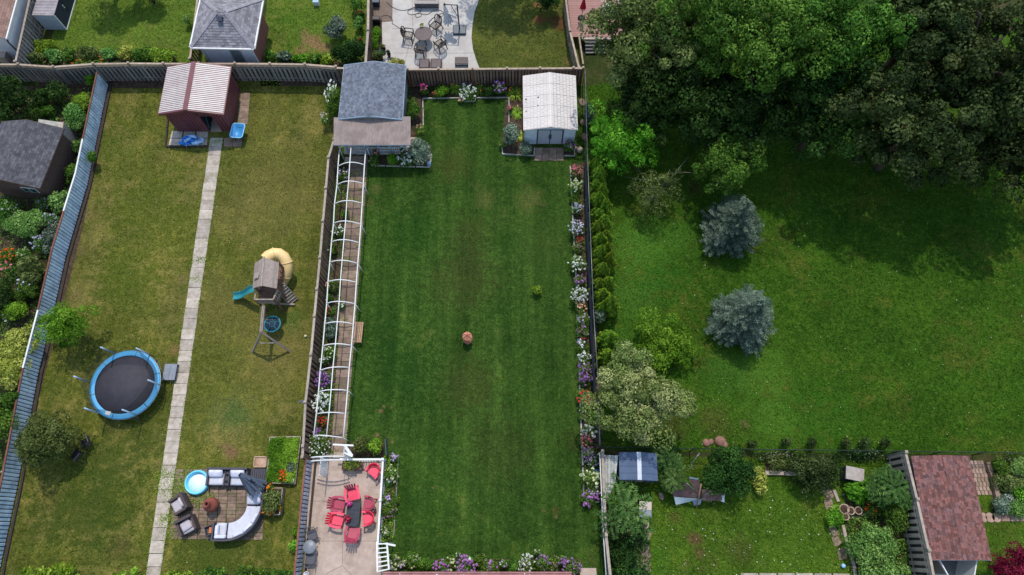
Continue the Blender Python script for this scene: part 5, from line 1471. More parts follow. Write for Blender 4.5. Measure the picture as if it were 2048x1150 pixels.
# paddling pool
pp = Z6(374, 416, .2); pd = thing('paddling_pool', 'round white paddling pool with turquoise rim beside the love seat', 'paddling pool', (pp.x, pp.y, 0))
AQUA = M('aqua_vinyl', S(120, 206, 236, .88), S(96, 190, 226, .86), 3, .3, .03, rnd=.03); POOLW = M('pool_white', S(226, 240, 248, .92), S(206, 228, 242, .9), 2, .3, .03, rnd=.02)
m = MB(); m.lathe([(.62, 0), (.66, .1), (.66, .24), (.6, .3), (.54, .26), (.52, .08)], 32); m.build('side', AQUA, pd)
m = MB(); m.lathe([(.53, .07), (.53, .09)], 32); m.build('pool_bottom', POOLW, pd)
m = MB(); m.tube([(.6 * cos(2 * pi * k / 32), .6 * sin(2 * pi * k / 32), .29) for k in range(32)], .05, 8, closed=True); m.build('rim', AQUA, pd)
# closed cantilever umbrella
UMB = M('slate_umbrella_cloth', S(84, 94, 112, .8), S(60, 70, 88, .78), 4, .9, .2, rnd=.05)
def closed_canopy(mb, top, bot, r0, r1, n=8):
    top, bot = Vector(top), Vector(bot); ax_ = (bot - top).normalized(); a = ax_.orthogonal().normalized(); b = ax_.cross(a)
    vs = []; rows = 7; k = n * 4
    for j in range(rows):
        t = j / (rows - 1); c = top.lerp(bot, t)
        for i in range(k):
            an = 2 * pi * i / k; f = 1 + .42 * t * cos(an * n) + .12 * sin(an * 3 + t * 4)
            r = (r0 + (r1 - r0) * t ** .9) * f
            vs.append(c + (a * cos(an) + b * sin(an)) * r + ax_ * .05 * cos(an * n) * t)
    mb.sm = True
    mb.add(vs, [(j * k + i, j * k + (i + 1) % k, (j + 1) * k + (i + 1) % k, (j + 1) * k + i) for j in range(rows - 1) for i in range(k)])
ub = Z6(915, 436, .1); ut = Z6(712, 352, 1.9); ue = Z6(845, 455, 1.0)
um = thing('patio_umbrella', 'folded slate grey umbrella leaning over the sofa corner', 'umbrella', (ub.x, ub.y, 0))
m = MB(); closed_canopy(m, ut, ut.lerp(ue, 1.05), .1, .42); m.build('canopy', UMB, um, world=True)
m = MB(); m.tube([Vector((ub.x, ub.y, .05)), Vector((ub.x - .1, ub.y + .02, 1.6)), ut], .03, 7); m.build('pole', BLACK, um, world=True)
m = MB(); m.lathe([(.3, 0), (.3, .06), (.05, .1)], 16, (ub.x, ub.y, 0)); m.build('base', BLACK, um, world=True)
m = MB()
for k in range(5):
    q = ut.lerp(ue, .2 + .15 * k); m.cushion(q + Vector((random.uniform(-.05, .25), random.uniform(-.05, .15), .1)), (.5, .16, .08), rz=-.5 - .15 * k, puff=.6)
m.build('cloth_fold', UMB, um, world=True)
# grey slatted platform beside planter
pa, pb_ = Z6(786, 436, .1), Z6(935, 306, .1); pfm = thing('slatted_platform', 'grey slatted wooden platform beside the strawberry bed', 'platform', ((pa.x + pb_.x) / 2, (pa.y + pb_.y) / 2, 0))
m = MB(); wpl = pb_.x - pa.x; n = 8; fb = None; bm_ = MB(); bm_.box((0, 0, .1), (wpl / n - .02, pb_.y - pa.y, .04))
for i in range(n):
    l = (-wpl / 2 + (i + .5) * wpl / n, 0, random.uniform(-.004, .004))
    if fb is None: fb = bm_.build('slat', WICK, pfm); fb.location = l
    else: dup(fb, pfm, l)
m.box((0, .3, .04), (wpl, .08, .075)); m.box((0, -.3, .04), (wpl, .08, .075)); m.build('bearer', WICK, pfm)
# strawberry bed
def framed(name, label, cat, px, h, w, mat):
    pts = [P(*q) for q in px]; c = sum(pts, Vector()) / 4; t = thing(name, label, cat, (c.x, c.y, 0))
    for a, b in zip(pts, pts[1:] + pts[:1]):
        m = MB(); m.beam(a + Vector((0, 0, h / 2)), b + Vector((0, 0, h / 2)), w, h); m.build('board', mat, t, world=True)
    return t, pts
t, pts = framed('raised_bed', 'framed raised bed packed with bright green strawberry leaves', 'raised bed', [(543, 876), (604, 874.5), (593, 968), (537, 966)], .3, .06, CAPGREY)
BEDS.append([(p.x, p.y) for p in pts])
m = MB(); m.prism([(p.x, p.y) for p in pts[::-1]], .0, .24); m.build('soil', SOIL, t, world=True)
n = 5200; u = RNG.uniform(.02, .98, n); w = RNG.uniform(.02, .98, n); Pn = [np.array(p) for p in pts]
C = ((Pn[0] * (1 - u[:, None]) + Pn[1] * u[:, None]) * (1 - w[:, None]) + (Pn[3] * (1 - u[:, None]) + Pn[2] * u[:, None]) * w[:, None])
C[:, 2] = .3 + .16 * np.sin(C[:, 0] * 5) * np.sin(C[:, 1] * 4.3) + RNG.uniform(0, .14, n)
C -= np.array(t.location)
link('foliage', quadmesh('foliage', leafgeo(C, np.tile([0, 0, 1.0], (n, 1)), .15, .5, .8), .5 * RNG.uniform(0, 1, n) + .25 + .25 * np.sin(C[:, 0] * 3), LM['bright']), t)
p = Z6(1128, 402, .4); wp = thing('flower_pot', 'round white pot at the corner of the strawberry bed', 'pot', (p.x, p.y, .24))
m = MB(); m.lathe([(.08, 0), (.11, .2), (.11, .22), (.09, .22), (.085, .18)], 16); m.build('pot', WHITE, wp)
t, pts = framed('sand_tray', 'small wooden sand tray beside the strawberry bed', 'sandbox', [(510.5, 914), (534, 914), (533, 934), (509, 934)], .14, .06, M('pale_pine', S(186, 158, 134, .82), S(160, 132, 108, .8), 5, .8, .2))
m = MB(); m.prism([(p.x, p.y) for p in pts[::-1]], 0, .08); m.build('sand', M('pinkish_sand', S(176, 138, 116, .8), S(150, 112, 92, .78), 14, .95, .4, dirt=S(206, 184, 164)), t, world=True)
# marigold planter with tomatoes
a, b = Z6(905, 670, .5), Z6(1050, 460, .5); mp_ = thing('planter', 'raised wooden planter of tomatoes edged with orange marigolds', 'planter', ((a.x + b.x) / 2, (a.y + b.y) / 2, 0))
W_, D_ = abs(b.x - a.x), abs(b.y - a.y)
for c_, d_ in (((0, D_ / 2, .3), (W_, .05, .4)), ((0, -D_ / 2, .3), (W_, .05, .4)), ((-W_ / 2, 0, .3), (.05, D_, .4)), ((W_ / 2, 0, .3), (.05, D_, .4))):
    m = MB(); m.box(c_, d_); m.build('board', CAPGREY, mp_)
m = MB(); m.box((0, 0, .3), (W_ - .06, D_ - .06, .3)); m.build('soil', SOIL, mp_)
for sx_1 in (-1, 1):
    for sy_1 in (-1, 1):
        m = MB(); m.box((sx_1 * (W_ / 2 - .06), sy_1 * (D_ / 2 - .06), .05), (.09, .09, .1)); m.build('leg', GREYWOOD, mp_)
def limb_mesh(name, base, tips, r0, parent, mat=BARK, n=6, wob=.12):
    m = MB()
    for q in tips:
        a, b = Vector(base), Vector(q); L = (b - a).length; pts = []; rs = []
        for k in range(5):
            t = k / 4
            p = a.lerp(b, t); p.z += L * .12 * sin(pi * t)
            if 0 < k < 4: p += Vector((random.uniform(-wob, wob), random.uniform(-wob, wob), 0)) * L * .5
            pts.append(p); rs.append(r0 * (1 - .82 * t))
        m.tube(pts, rs, n)
    return m.build(name, mat, parent)

NT_ = [0]
def tree(name, label, cat, px, py, hc, R, style, nl, per, lr, leaf, base=None, trunk=.18, group=None, zsq=.75, limbs=9, up=-.3, aspect=.55, jitter=.6, bark=BARK, shell=(.45, .92), tint_shift=0.0, skew=(0, 0)):
    """crown centred where the pixel's ray meets height hc; R radii (x, y, z)"""
    c = G(px, py, hc)
    root = thing(name, label, cat, (c.x - skew[0], c.y - skew[1], 0), group=group)
    Pp, Nn, tint, Cn, idx = lobes(nl, per, R, lr, zsq, shell, up)
    off = np.array([skew[0], skew[1], hc])
    V = leafgeo(Pp + off, Nn, leaf, jitter, aspect)
    V[:, 2] = np.maximum(V[:, 2], .03)
    me = quadmesh('crown', V, tint + tint_shift, LM[style])
    link('crown', me, root)
    m = MB(); fork = Vector((skew[0] * .4, skew[1] * .4, max(hc - R[2] * .75, hc * .35)))
    m.tube([(0, 0, 0), (random.uniform(-.08, .08), random.uniform(-.08, .08), fork.z * .5), fork], [trunk * 1.25, trunk, trunk * .8], 8)
    tr = m.build('trunk', bark, root)
    sel = RNG.choice(len(Cn), min(limbs, len(Cn)), replace=False)
    limb_mesh('limbs', fork, [Vector(Cn[i] * .95 + off) for i in sel], trunk * .6, tr, bark)
    return root

def bush(name, label, px, py, h, R, style, nl, per, lr, leaf, group=None, cat='bush', z=0.0, aspect=.55, jitter=.6, up=-.1, zsq=.8, stems=True):
    c = G(px, py, h * .6)
    root = thing(name, label, cat, (c.x, c.y, z), group=group)
    Pp, Nn, tint, Cn, idx = lobes(nl, per, (R[0] - lr * .5, R[1] - lr * .5, h * .45), lr, zsq, (.3, .95), up)
    Pp[:, 2] += h * .52
    V = leafgeo(Pp, Nn, leaf, jitter, aspect); V[:, 2] = np.maximum(V[:, 2], .02)
    link('foliage', quadmesh('foliage', V, tint, LM[style]), root)
    if stems:
        sel = RNG.choice(len(Cn), min(6, len(Cn)), replace=False)
        limb_mesh('stems', (0, 0, 0), [Vector(Cn[i] + np.array([0, 0, h * .5])) for i in sel], .03, root, BARK, 5)
    return root

# ---- the wood at the top right: every crown its own tree
BT = 'tall trees along the top edge'
big = [
 (1288, 70, 6.0, (3.4, 3.2, 2.4), 'olive', 90, 'dusty olive green tree over the deck, bare twigs showing in its crown'),
 (1320, 188, 3.6, (3.0, 2.7, 2.1), 'deep', 80, 'dark tree crown just above the bright green tree beside the chain link'),
 (1425, 45, 7.2, (3.6, 3.2, 2.6), 'mid', 96, 'fresh green tree crown second from the deck along the top edge'),
 (1425, 205, 4.2, (3.2, 2.9, 2.4), 'deep', 84, 'dark lower crown hanging over the sparse grey twigged tree'),
 (1560, 70, 7.6, (3.6, 3.0, 2.6), 'mid', 96, 'fresh green tree crown in the middle of the top edge wood'),
 (1545, 205, 4.4, (3.4, 3.0, 2.5), 'deep', 88, 'dark crown directly above the yellow tipped young tree'),
 (1700, 45, 7.6, (3.7, 3.2, 2.6), 'mid', 96, 'leafy green tree crown between the wood and the grey green maple'),
 (1665, 205, 5.0, (3.0, 3.2, 2.6), 'deep', 80, 'shaded crown tucked under the leafy green tree beside the maple'),
]
for (x, y, hc, R, st, nl, lab) in big:
    tree('broadleaf_tree', lab, 'tree', x, y, hc, R, st, nl, 250, .66, .18, trunk=.22, group=BT, limbs=14, aspect=.6, up=-.85, jitter=.45, shell=(.35, 1.0))
mp = [
 (1850, 235, 5.6, (5.0, 4.4, 3.6), 'large grey green maple whose crown throws the widest shade on the field'),
 (1975, 110, 7.6, (4.6, 4.6, 3.2), 'tall dark maple crown in the top corner beyond the field'),
 (2040, 260, 5.2, (3.6, 3.6, 3.0), 'dark maple cut by the picture edge beside the shaded field'),
 (1850, 40, 7.0, (3.6, 3.4, 2.6), 'dull green maple crown behind the large grey green maple'),
]
for (x, y, hc, R, lab) in mp:
    tree('maple_tree', lab, 'tree', x, y, hc, R, 'maple', int(120 * R[0] / 4.4), 250, .66, .18, trunk=.3, group=BT, limbs=16, aspect=.8, up=-.8, jitter=.4, shell=(.4, 1.0))
# unseen neighbours just above the frame that shade the top lawns
tree('broadleaf_tree', 'upright shrub tree throwing a pointed shadow on the sunny lawn', 'tree', 185, -75, 3.2, (1.1, 1.1, 2.6), 'deep', 22, 200, .5, .16)
tree('broadleaf_tree', 'narrow evergreen whose shadow tip reaches the sunny lawn', 'tree', 232, -95, 3.4, (.7, .7, 2.8), 'deep', 16, 200, .4, .16)
bush('flowering_bush', 'lilac flowered bush at the top of the sunny lawn', 290, -22, 2.4, (1.5, 1.1), 'mid', 24, 160, .45, .14)
bush('cypress_bush', 'dense dark green cypress bush on brown mulch by the deck fence', 1096, -8, 2.2, (1.0, 1.05), 'deep', 44, 260, .32, .11, jitter=.5)
tree('broadleaf_tree', 'leafy tree above the frame shading the olive lawn', 'tree', 1010, -215, 6.5, (3.2, 2.2, 2.2), 'mid', 30, 200, .8, .22)

def inside(poly, X, Y):
    r = np.zeros(len(X), bool); n = len(poly)
    for i in range(n):
        x0, y0 = poly[i]; x1, y1 = poly[(i + 1) % n]
        if y0 == y1: continue
        c = ((y0 > Y) != (y1 > Y)) & (X < (x1 - x0) * (Y - y0) / (y1 - y0) + x0)
        r ^= c
    return r
def groundcover(name, px, n, style, h=.25, leaf=.12):
    poly = [tuple(P(*q)[:2]) for q in px]; xs = [p[0] for p in poly]; ys = [p[1] for p in poly]
    X = RNG.uniform(min(xs), max(xs), n); Y = RNG.uniform(min(ys), max(ys), n); k = inside(poly, X, Y); X, Y = X[k], Y[k]
    hh = h * (.5 + .5 * np.sin(X * 3.1) * np.sin(Y * 2.7 + X)) * RNG.uniform(.3, 1, len(X)) + .03
    keep = RNG.uniform(0, 1, len(X)) < .35 + .65 * (np.sin(X * 1.7 + 1) * np.sin(Y * 1.9) > -.2)
    C = np.stack([X, Y, hh], 1)[keep]
    o = link(name, quadmesh(name, leafgeo(C, np.tile([0, 0, 1.0], (len(C), 1)), leaf, .6, .6), RNG.uniform(0, 1, len(C)), LM[style])); o['kind'] = 'stuff'
groundcover('undergrowth', [(-40, 190), (205, 178), (150, 400), (110, 540), (60, 740), (15, 960), (-60, 1000)], 26000, 'mid', .35, .13)
groundcover('undergrowth', [(-40, 190), (205, 178), (150, 400), (110, 540), (60, 740), (15, 960), (-60, 1000)], 9000, 'olive', .3, .12)
groundcover('undergrowth', [(1690, 990), (1800, 930), (1850, 1170), (1700, 1170)], 7000, 'mid', .35, .13)
groundcover('undergrowth', [(1216, 1010), (1300, 1010), (1300, 1170), (1222, 1170)], 4000, 'deep', .3, .13)
groundcover('undergrowth', [(1990, 915), (2100, 915), (2100, 1030), (1985, 1030)], 3000, 'feather', .25, .11)
groundcover('undergrowth', [(60, 104), (352, 104), (352, 150), (80, 150)], 5000, 'olive', .4, .13)
groundcover('undergrowth', [(560, 112), (730, 112), (735, 150), (560, 150)], 2400, 'mid', .3, .14)
groundcover('undergrowth', [(768, 912), (798, 912), (788, 1080), (756, 1086)], 2200, 'bright', .22, .09)
groundcover('undergrowth', [(772, 1118), (1160, 1118), (1160, 1148), (772, 1148)], 3000, 'mid', .3, .1)
groundcover('undergrowth', [(1142, 330), (1180, 322), (1203, 780), (1208, 1004), (1168, 1004)], 3600, 'mid', .25, .09)
groundcover('undergrowth', [(684, 326), (702, 326), (664, 870), (640, 900), (632, 850)], 2600, 'mid', .22, .09)
groundcover('undergrowth', [(820, 168), (1060, 168), (1048, 196), (850, 196)], 1800, 'deep', .3, .1)
groundcover('undergrowth', [(1500, 905), (1800, 908), (1800, 925), (1500, 922)], 3000, 'deep', .4, .11)

# ---- trees on the field
tree('young_tree', 'bright green drooping tree beside the shed corner and chain link', 'tree', 1240, 283, 2.4, (2.15, 2.2, 1.7), 'bright', 84, 150, .42, .19, trunk=.12, up=-.5, aspect=.3)
tree('young_tree', 'dark green young tree with yellow tips above the upper spruce', 'tree', 1456, 326, 2.9, (2.15, 2.1, 1.7), 'mid', 76, 130, .4, .18, trunk=.12, aspect=.4, tint_shift=.05)
sp = tree('sparse_tree', 'sparse small tree with bare grey branches above the field grass', 'tree', 1316, 378, 1.6, (1.75, 1.6, .8), 'olive', 26, 110, .4, .15, trunk=.06, limbs=12, bark=PALEBARK, aspect=.35, tint_shift=.08)
m = MB()
for br in ([(1303, 392, .9), (1322, 376, 1.5), (1345, 352, 2.0), (1378, 312, 2.4)], [(1350, 346, 2.05), (1365, 344, 2.2), (1394, 347, 2.2)], [(1303, 392, .9), (1292, 412, 1.1), (1283, 441, 1.0)], [(1328, 370, 1.6), (1346, 366, 1.8), (1367, 351, 2.0)],
           [(1312, 384, 1.2), (1290, 358, 1.7), (1270, 330, 1.9)], [(1290, 360, 1.7), (1272, 357, 1.6), (1248, 354, 1.5)], [(1310, 388, 1.1), (1298, 394, 1.2), (1272, 402, 1.1)], [(1336, 362, 1.8), (1335, 350, 2.0), (1340, 338, 2.1)]):
    pts = [G(*q) - sp.location for q in br]; m.tube(pts, [.045, .032, .02, .007][:len(pts)] if len(pts) == 4 else [.026, .018, .006], 5)
m.tube([(0, 0, 0), G(1303, 392, .9) - sp.location], [.07, .05], 6)
m.build('bare_branches', PALEBARK, sp)
tree('olive_tree', 'large silvery green tree spreading over the fence corner', 'tree', 1280, 806, 3.2, (2.6, 2.4, 1.7), 'silver', 74, 300, .52, .15, trunk=.17, aspect=.42, shell=(.3, .95), limbs=14)
tree('olive_tree', 'small silvery tree crown rising behind the large silvery tree', 'tree', 1252, 722, 3.0, (1.2, .95, 1.0), 'silver', 22, 280, .4, .14, trunk=.09, aspect=.42)
bush('wild_shrub', 'loose bright green shrub on the field beside the last cedars', 1328, 688, 1.6, (2.05, 2.15), 'bright', 74, 110, .4, .17, aspect=.3)
bush('grey_shrub', 'grey green shrub in a gap of the cedar row', 1200, 632, 1.3, (.5, .45), 'grey', 14, 130, .22, .1)
bush('grey_shrub', 'pale shrub between the white shed and the bright green tree', 1180, 228, 1.4, (.5, .6), 'grey', 14, 130, .25, .1)

# blue spruces: whorls of drooping sprays
def spruce(label, px, py, h, r, seed):
    c = G(px, py, .5)
    root = thing('blue_spruce', label, 'tree', (c.x, c.y, 0), group='blue spruces on the field')
    Cs, As, Ts = [], [], []
    tiers = 19
    for lev in range(tiers):
        t = lev / (tiers - 1); z = .2 + (h - .35) * t; rad = r * (1 - t ** 1.45) ** .95 * min(1, .82 + t * 1.4) + .06
        nb = max(6, int(30 * (rad / r) ** .9))
        for k in range(nb):
            a = 2 * pi * (k + random.random() * .9) / nb; L = rad * random.choice((.74, .88, 1, 1.04, 1.14)) * (1 + .09 * sin(3 * a + seed * 2 + t * 4) + .06 * sin(5 * a + seed)); zz = z + random.uniform(-.12, .12)
            out = np.array([cos(a), sin(a), 0]); side = np.array([-sin(a), cos(a), 0]); tone = random.uniform(0, .55)
            n = max(4, int(L * 7))
            s = np.linspace(.35, 1, n)
            spine = out * (s * L)[:, None] + np.array([0, 0, 1]) * (zz - .22 * s * L + .2 * (s ** 3) * L)[:, None]
            m_ = 15
            Pp = np.repeat(spine, m_, 0); sg = RNG.uniform(-1, 1, len(Pp)); w = np.repeat(1.1 - .75 * s, m_) * min(.3, .25 * L + .06)
            Pp = Pp + side * (sg * w)[:, None] - out * (np.abs(sg) * w * .6)[:, None] + np.array([0, 0, 1]) * RNG.normal(0, .025, len(Pp))[:, None]
            Cs.append(Pp); As.append(out + side * (sg * .9)[:, None] + np.array([0, 0, .55]) + RNG.normal(0, .25, (len(Pp), 3))); Ts.append(tone + RNG.uniform(0, .45, len(Pp)))
    C = np.concatenate(Cs); A = np.concatenate(As); T = np.concatenate(Ts); N = np.tile([0, 0, 1.0], (len(C), 1))
    V = leafgeo(C, N, .1, .5, .36, .04, along=A)
    V[:, 2] = np.maximum(V[:, 2], .02)
    link('crown', quadmesh('crown', V, T, LM['spruce']), root)
    m = MB(); m.tube([(0, 0, 0), (0, 0, h * .95)], [.14, .03], 7); m.build('trunk', BARK, root)
spruce('upper blue spruce on the field, below the yellow tipped tree', 1457, 462, 4.5, 1.85, 1)
spruce('lower blue spruce on the field, nearer the bottom chain link', 1480, 644, 4.6, 1.92, 2)

# emerald cedars in a row
def cedar_mesh(h, r):
    n = int(1500 * r / .4)
    t = RNG.uniform(0, 1, n) ** .8; a = RNG.uniform(0, 2 * pi, n)
    prof = np.sin(np.clip((t * .93 + .07), 0, 1) ** .62 * pi) ** .8 * r
    lump = 1 + .14 * np.sin(a * 5 + t * 9) + .08 * np.sin(a * 9 - t * 14)
    rad = prof * lump * RNG.uniform(.86, 1.04, n)
    C = np.stack([rad * np.cos(a), rad * np.sin(a), .05 + t * h], 1)
    N = np.stack([np.cos(a), np.sin(a), .55 + 0 * a], 1)
    A = np.stack([np.cos(a) * .25, np.sin(a) * .25, np.ones(n)], 1)
    V = leafgeo(C, N, .15, .35, .5, .06, along=A)
    return quadmesh('foliage', V, .35 * (lump - .8) * 2 + RNG.uniform(0, .6, n), LM['cedar'])
cm3 = [cedar_mesh(2.5, .52), cedar_mesh(2.2, .48), cedar_mesh(1.8, .42)]
ctr = MB(); ctr.tube([(0, 0, 0), (0, 0, 1.4)], [.05, .02], 6); cedar_trunk = None
cpos = [(1189, 330, 0), (1193, 352, 0), (1188, 372, 1), (1199, 384, 0), (1192, 402, 0), (1206, 412, 1), (1194, 428, 1), (1204, 444, 0), (1192, 456, 0), (1208, 470, 1), (1195, 482, 0), (1211, 496, 1),
        (1196, 508, 0), (1214, 520, 0), (1200, 542, 0), (1194, 568, 1), (1211, 566, 0), (1201, 590, 0), (1216, 606, 0), (1198, 612, 2), (1214, 678, 0), (1212, 712, 1), (1185, 392, 2), (1188, 420, 2), (1190, 524, 2)]
ordn = 'first second third fourth fifth sixth seventh eighth ninth tenth eleventh twelfth thirteenth fourteenth fifteenth sixteenth seventeenth eighteenth nineteenth twentieth'.split()
order = sorted(range(len(cpos)), key=lambda i: cpos[i][1])
for rank, i in enumerate(order):
    x, y, k = cpos[i]; p = G(x, y, 1.5)
    lab = ('dark green cedar, %s down the row from the bright drooping tree' % ordn[rank]) if rank < 20 else ['dark green cedar just above the grey shrub in the row', 'short cedar next above the grey shrub gap', 'short leaning cedar against the chain link above the gap', 'plump cedar standing alone below the grey shrub', 'last cedar, half under the silvery tree'][rank - 20]
    r_ = thing('cedar', lab, 'cedar', (p.x + .12, p.y, 0), random.uniform(0, 6), group='cedars along the chain link')
    s = random.uniform(.9, 1.1) * (1.15 if y > 640 else 1)
    o = link('foliage', cm3[k], r_); o.scale = (s, s, random.uniform(.92, 1.08))
    if cedar_trunk is None: cedar_trunk = ctr.build('trunk', BARK, r_)
    else: dup(cedar_trunk, r_)

# fern-leaved sumac: radiating fronds of paired leaflets
def frond_geo(base, az, L, rise, leaf, npair=11, droop=.5):
    t = np.linspace(.12, 1, npair)
    out = np.array([cos(az), sin(az), 0]); side = np.array([-sin(az), cos(az), 0])
    spine = base + out * (t * L)[:, None] + np.array([0, 0, 1]) * (rise * t * L - droop * (t ** 2) * L)[:, None]
    Cs, As = [], []
    w = leaf * (np.sin(pi * (t * .85 + .12)) * .6 + .5)
    for s in (-1, 1):
        Cs.append(spine + side * s * (w * .5)[:, None]); As.append(np.tile(side * s + out * .45, (npair, 1)))
    return np.concatenate(Cs), np.concatenate(As), np.concatenate([w, w])
def sumac(label, crowns, px, py, L=.8, style='sumac', name='sumac', cat='sumac'):
    b = G(px, py, 0); root = thing(name, label, cat, (b.x, b.y, 0)); VV, TT = [], []; m = MB()
    for (x, y, h, k) in crowns:
        q = G(x, y, h) - b; base = np.array([q.x, q.y, h])
        m.tube([(q.x * .25, q.y * .25, 0), (q.x * .7, q.y * .7, h * .55), (q.x, q.y, h)], [.045, .03, .02], 6)
        n = random.randint(8, 10); ph = random.random() * 6
        for i in range(n):
            C, A, w = frond_geo(base, ph + 2 * pi * i / n + random.uniform(-.15, .15), L * k * random.uniform(.8, 1.1), random.uniform(.15, .5), .24 * k)
            V = np.empty((len(C) * 4, 3)); V = leafgeo(C, np.tile([0, 0, 1.0], (len(C), 1)), .24 * k, .25, .32, .08, along=A, sizevar=.2)
            VV.append(V); TT.append(random.uniform(0, .5) + RNG.uniform(0, .45, len(C)))
    link('foliage', quadmesh('foliage', np.concatenate(VV), np.concatenate(TT), LM[style]), root)
    m.build('stems', BARK, root)
    return root
sumac('spreading fern leaved sumac overhanging the thin rail fence', [(1254, 1018, 2.5, 1.3), (1226, 1042, 1.7, .9), (1276, 1046, 1.6, .85), (1244, 978, 1.8, .85)], 1255, 1045, 1.05)
sumac('bright fern leaved sumac in front of the collapsed tarp shelter', [(1350, 957, 1.5, 1.0), (1338, 962, 1.1, .8)], 1352, 965, .7)
sumac('dark fern leaved sumac between slate blue shed and round tree', [(1330, 915, 1.6, 1.0), (1322, 935, 1.1, .9), (1350, 925, 1.2, .8)], 1335, 925, .75)
sumac('feathery sumac leaning over the slat fence by the red brown shed', [(1790, 975, 2.0, 1.1), (1775, 958, 1.8, .9), (1768, 985, 1.7, .9), (1808, 992, 1.7, .9), (1755, 965, 1.5, .8)], 1785, 985, .8)

# ---- bushes, left gardens
LG = [
 ('shrub', 'dark leafy shrub at the left picture edge under the back fence', 8, 195, 3.0, (1.5, 1.9), 'deep', 34, 170, .5, .17),
 ('shrub', 'dark green shrub in the bed behind the slate roofed shed', 100, 192, 1.4, (1.15, .7), 'deep', 22, 160, .36, .13),
 ('shrub', 'yellow green bush against the blue fence top end', 165, 202, 1.2, (.6, .75), 'lime', 16, 150, .3, .11),
 ('shrub', 'feathery pale green bush between slate shed and blue fence', 150, 235, 1.5, (.75, .7), 'feather', 22, 190, .3, .12),
 ('shrub', 'low yellowish leafy plant beside the slate shed roof peak', 85, 222, .8, (.8, .5), 'mid', 14, 130, .28, .12),
 ('shrub', 'leafy plant in the corner where blue and grey fences meet', 180, 160, .9, (.35, .5), 'bright', 10, 120, .22, .11),
 ('climber', 'green climber hanging over the blue fence onto the lawn side', 181, 317, 1.3, (.3, .42), 'mid', 9, 120, .2, .11),
 ('shrub', 'green bush between slate shed window and blue fence', 122, 402, 1.5, (.62, .62), 'feather', 16, 160, .3, .12),
 ('shrub', 'small bush against the blue fence beside the board shed wall', 146, 345, 1.1, (.4, .7), 'mid', 12, 130, .24, .11),
 ('shrub', 'small leafy plant on the blue fence below the rusty cap start', 155, 290, .9, (.35, .5), 'feather', 9, 120, .2, .1),
 ('shrub', 'large feathery grey green bush below the board shed', 55, 448, 1.7, (1.25, .95), 'feather', 40, 220, .36, .12),
 ('shrub', 'white flowering bush at the picture edge below the board shed', 10, 425, 1.4, (.75, .9), 'mid', 18, 150, .32, .11),
 ('shrub', 'lilac speckled bush hugging the blue fence', 104, 470, 1.4, (.55, .9), 'grey', 20, 150, .3, .1),
 ('shrub', 'olive spiky bush beside the rust capped stretch of blue fence', 62, 540, 1.3, (.95, .75), 'olive', 26, 190, .34, .12),
 ('shrub', 'low green bush with pale flowers above the yellow green bush', 55, 585, 1.1, (.8, .5), 'mid', 16, 150, .28, .11),
 ('shrub', 'yellow green round bush beside the white capped fence stretch', 30, 622, 1.2, (.75, .5), 'lime', 18, 160, .3, .11),
 ('hedge', 'tall pale yellow green hedge bush pressed against the blue fence', 26, 720, 1.9, (.95, 2.0), 'yellow', 60, 200, .36, .12),
 ('hedge', 'green hedge bush below the pale yellow hedge at the picture edge', 8, 830, 1.9, (.85, 1.3), 'mid', 34, 190, .38, .12),
 ('shrub', 'tall dark bush at the left picture edge beside the orange flowers', 0, 590, 1.5, (.8, 1.4), 'deep', 26, 160, .4, .13),
 ('shrub', 'white flowering bush at the picture edge below the dark gap', 2, 955, 1.2, (.4, .7), 'mid', 12, 140, .28, .1),
]
for a in LG: bush(*a[:5], (a[5][0] * 1.15, a[5][1] * 1.15), a[6], int(a[7] * 1.3), *a[8:])
tree('plum_tree', 'medium green tree overhanging blue fence and trampoline', 'tree', 132, 652, 1.7, (1.6, 1.45, 1.2), 'bright', 52, 150, .38, .12, trunk=.1, aspect=.45, limbs=12)
tree('apple_tree', 'dull green fruit tree shading two dark chairs', 'tree', 96, 878, 1.6, (1.55, 1.25, 1.1), 'olive', 50, 260, .42, .13, trunk=.11, aspect=.5, limbs=12, tint_shift=.08)
# top gardens
for i, (x, y, st, w, lab) in enumerate([(85, 92, 'lime', .8, 'leafy vine clump on the weathered side fence'), (62, 118, 'olive', .7, 'dry leafy clump in the corner of the two grey fences'), (105, 112, 'feather', .8, 'pale leafy clump first from the corner behind the grey fence'), (140, 108, 'mid', .7, 'green clump behind the kinked part of the grey fence'),
        (175, 107, 'olive', .7, 'olive clump behind the fence near the blue fence end'), (215, 108, 'feather', .8, 'feathery clump behind the fence beyond the blue fence end'), (252, 106, 'yellow', .7, 'yellowish clump behind the grey fence'), (285, 110, 'mid', .7, 'mid green clump behind the fence before the lime clumps'),
        (315, 108, 'lime', .6, 'lime clump behind the fence near the maroon shed'), (338, 112, 'lime', .55, 'last lime clump behind the fence beside the maroon shed roof')]):
    bush('garden_plant', lab, x, y, .8, (w, .6), st, 14, 130, .26, .12, group='clumps behind the grey back fence', cat='plant')
bush('shrub', 'shrub with grey pointed leaves beside the bare soil patch', 675, 58, 1.4, (.95, .95), 'grey', 26, 150, .34, .13)
bush('shrub', 'big dark green bush behind the blue shingled shed', 700, 100, 1.9, (1.15, .95), 'deep', 34, 200, .4, .13)
bush('shrub', 'light green bush beside the soil patch fence', 718, 48, 1.0, (.4, .8), 'feather', 12, 130, .25, .1)
bush('shrub', 'green bush under the top end of the soil patch fence', 715, 8, 1.2, (.5, .5), 'mid', 12, 140, .28, .11)
